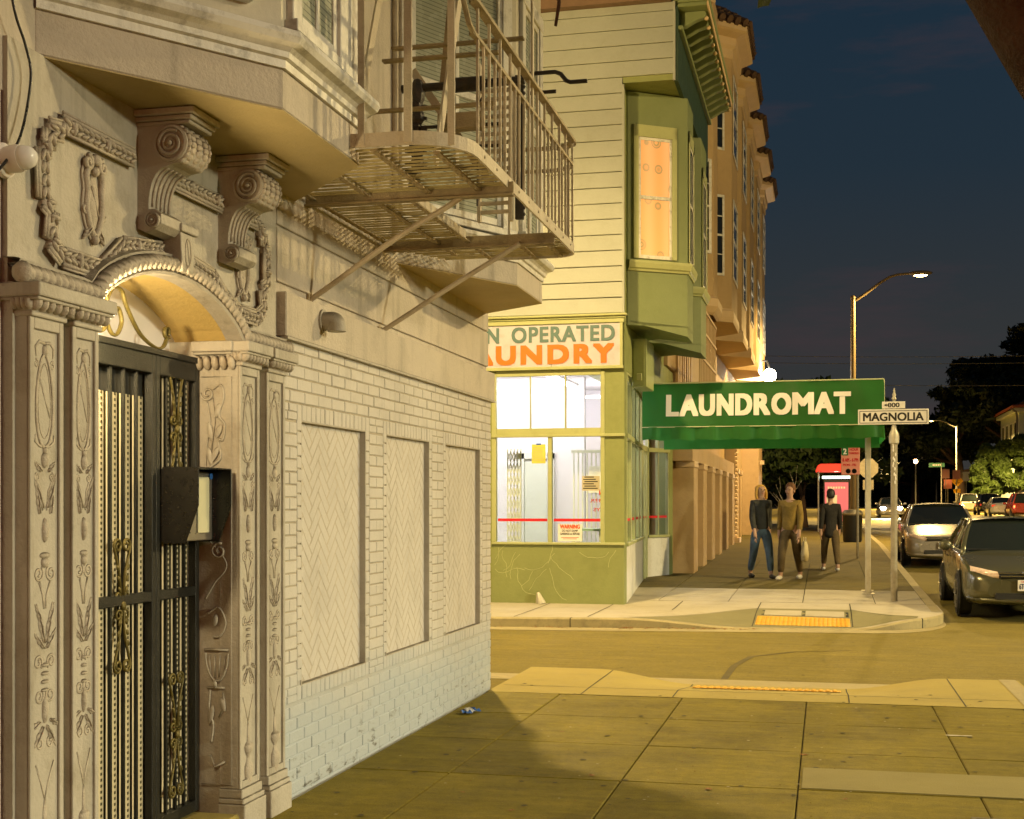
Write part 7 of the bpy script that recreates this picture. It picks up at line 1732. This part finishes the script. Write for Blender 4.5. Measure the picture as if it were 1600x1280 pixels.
for k in range(150):
    x = r4.uniform(-2.7, -.9) if k % 3 else r4.uniform(-5, -2.5); y = kerb_y(x)-r4.uniform(.02, .22); a = r4.uniform(0, 6.28); s_ = r4.uniform(.012, .035); z = -.121+r4.uniform(0, .012)
    mb.add([(x+s_*math.cos(a), y+s_*math.sin(a), z), (x-s_*.5*math.sin(a), y+s_*.5*math.cos(a), z+.006), (x-s_*math.cos(a), y-s_*math.sin(a), z), (x+s_*.5*math.sin(a), y-s_*.5*math.cos(a), z+.004)], [(0,1,2,3)])
for k in range(260):
    x = r4.uniform(-2.6, 1.4); y = r4.uniform(4.5, 11); a = r4.uniform(0, 6.28); s_ = r4.uniform(.003, .008); z = .004
    mb.add([(x+s_*math.cos(a), y+s_*math.sin(a), z), (x-s_*.6*math.sin(a), y+s_*.6*math.cos(a), z+.003), (x-s_*math.cos(a), y-s_*math.sin(a), z), (x+s_*.6*math.sin(a), y-s_*.6*math.cos(a), z)], [(0,1,2,3)])
mb.build('leaf_litter', M['leaf_dry'], None, kind='stuff', recalc=False)
for nm, m_, n_, r0, r1 in (('gum_spots', M['gum_dark'], 150, .008, .022), ('pale_flecks', M['gum_pale'], 170, .003, .011)):
    mb = MB()
    for k in range(n_):
        x = r4.uniform(-2.7, 1.4); y = r4.uniform(4.6, 11.5) if k % 4 else r4.uniform(12.9, 17); a0 = r4.uniform(0, 6.28); s_ = r4.uniform(r0, r1); z = (.0042 if y < 10.7 else near_z(x, y)+.004 if y < 12.4 else -.1262)
        mb.add([(x+s_*r4.uniform(.7, 1.2)*math.cos(a0+q*math.pi/4), y+s_*r4.uniform(.7, 1.2)*math.sin(a0+q*math.pi/4), z) for q in range(8)], [tuple(range(8))])
    mb.build(nm, m_, None, kind='stuff', recalc=False)
sk = MB()   # hairline cracks in the near slabs and the road
for (x, y, a, n_) in ((-.9, 6.9, .5, 14), (.3, 9.0, 2.2, 12), (-1.9, 9.9, -.3, 10), (-3.5, 14.4, .05, 40), (-1.0, 16.2, -.05, 40), (.5, 13.6, .15, 30)):
    pts = [(x, y)]
    for q in range(n_): a += r4.uniform(-.5, .5)*.6; x += .08*math.cos(a); y += .05*math.sin(a); pts.append((x, y))
    z = lambda yy: .0035 if yy < 10.6 else -.1264
    v = [(p[0], p[1]-.0022, z(p[1])) for p in pts]+[(p[0], p[1]+.0022, z(p[1])) for p in pts]; n2 = len(pts); sk.add(v, [(q, q+1, n2+q+1, n2+q) for q in range(n2-1)])
sk.build('hairline_cracks', M['joint'], None, kind='stuff', recalc=False)
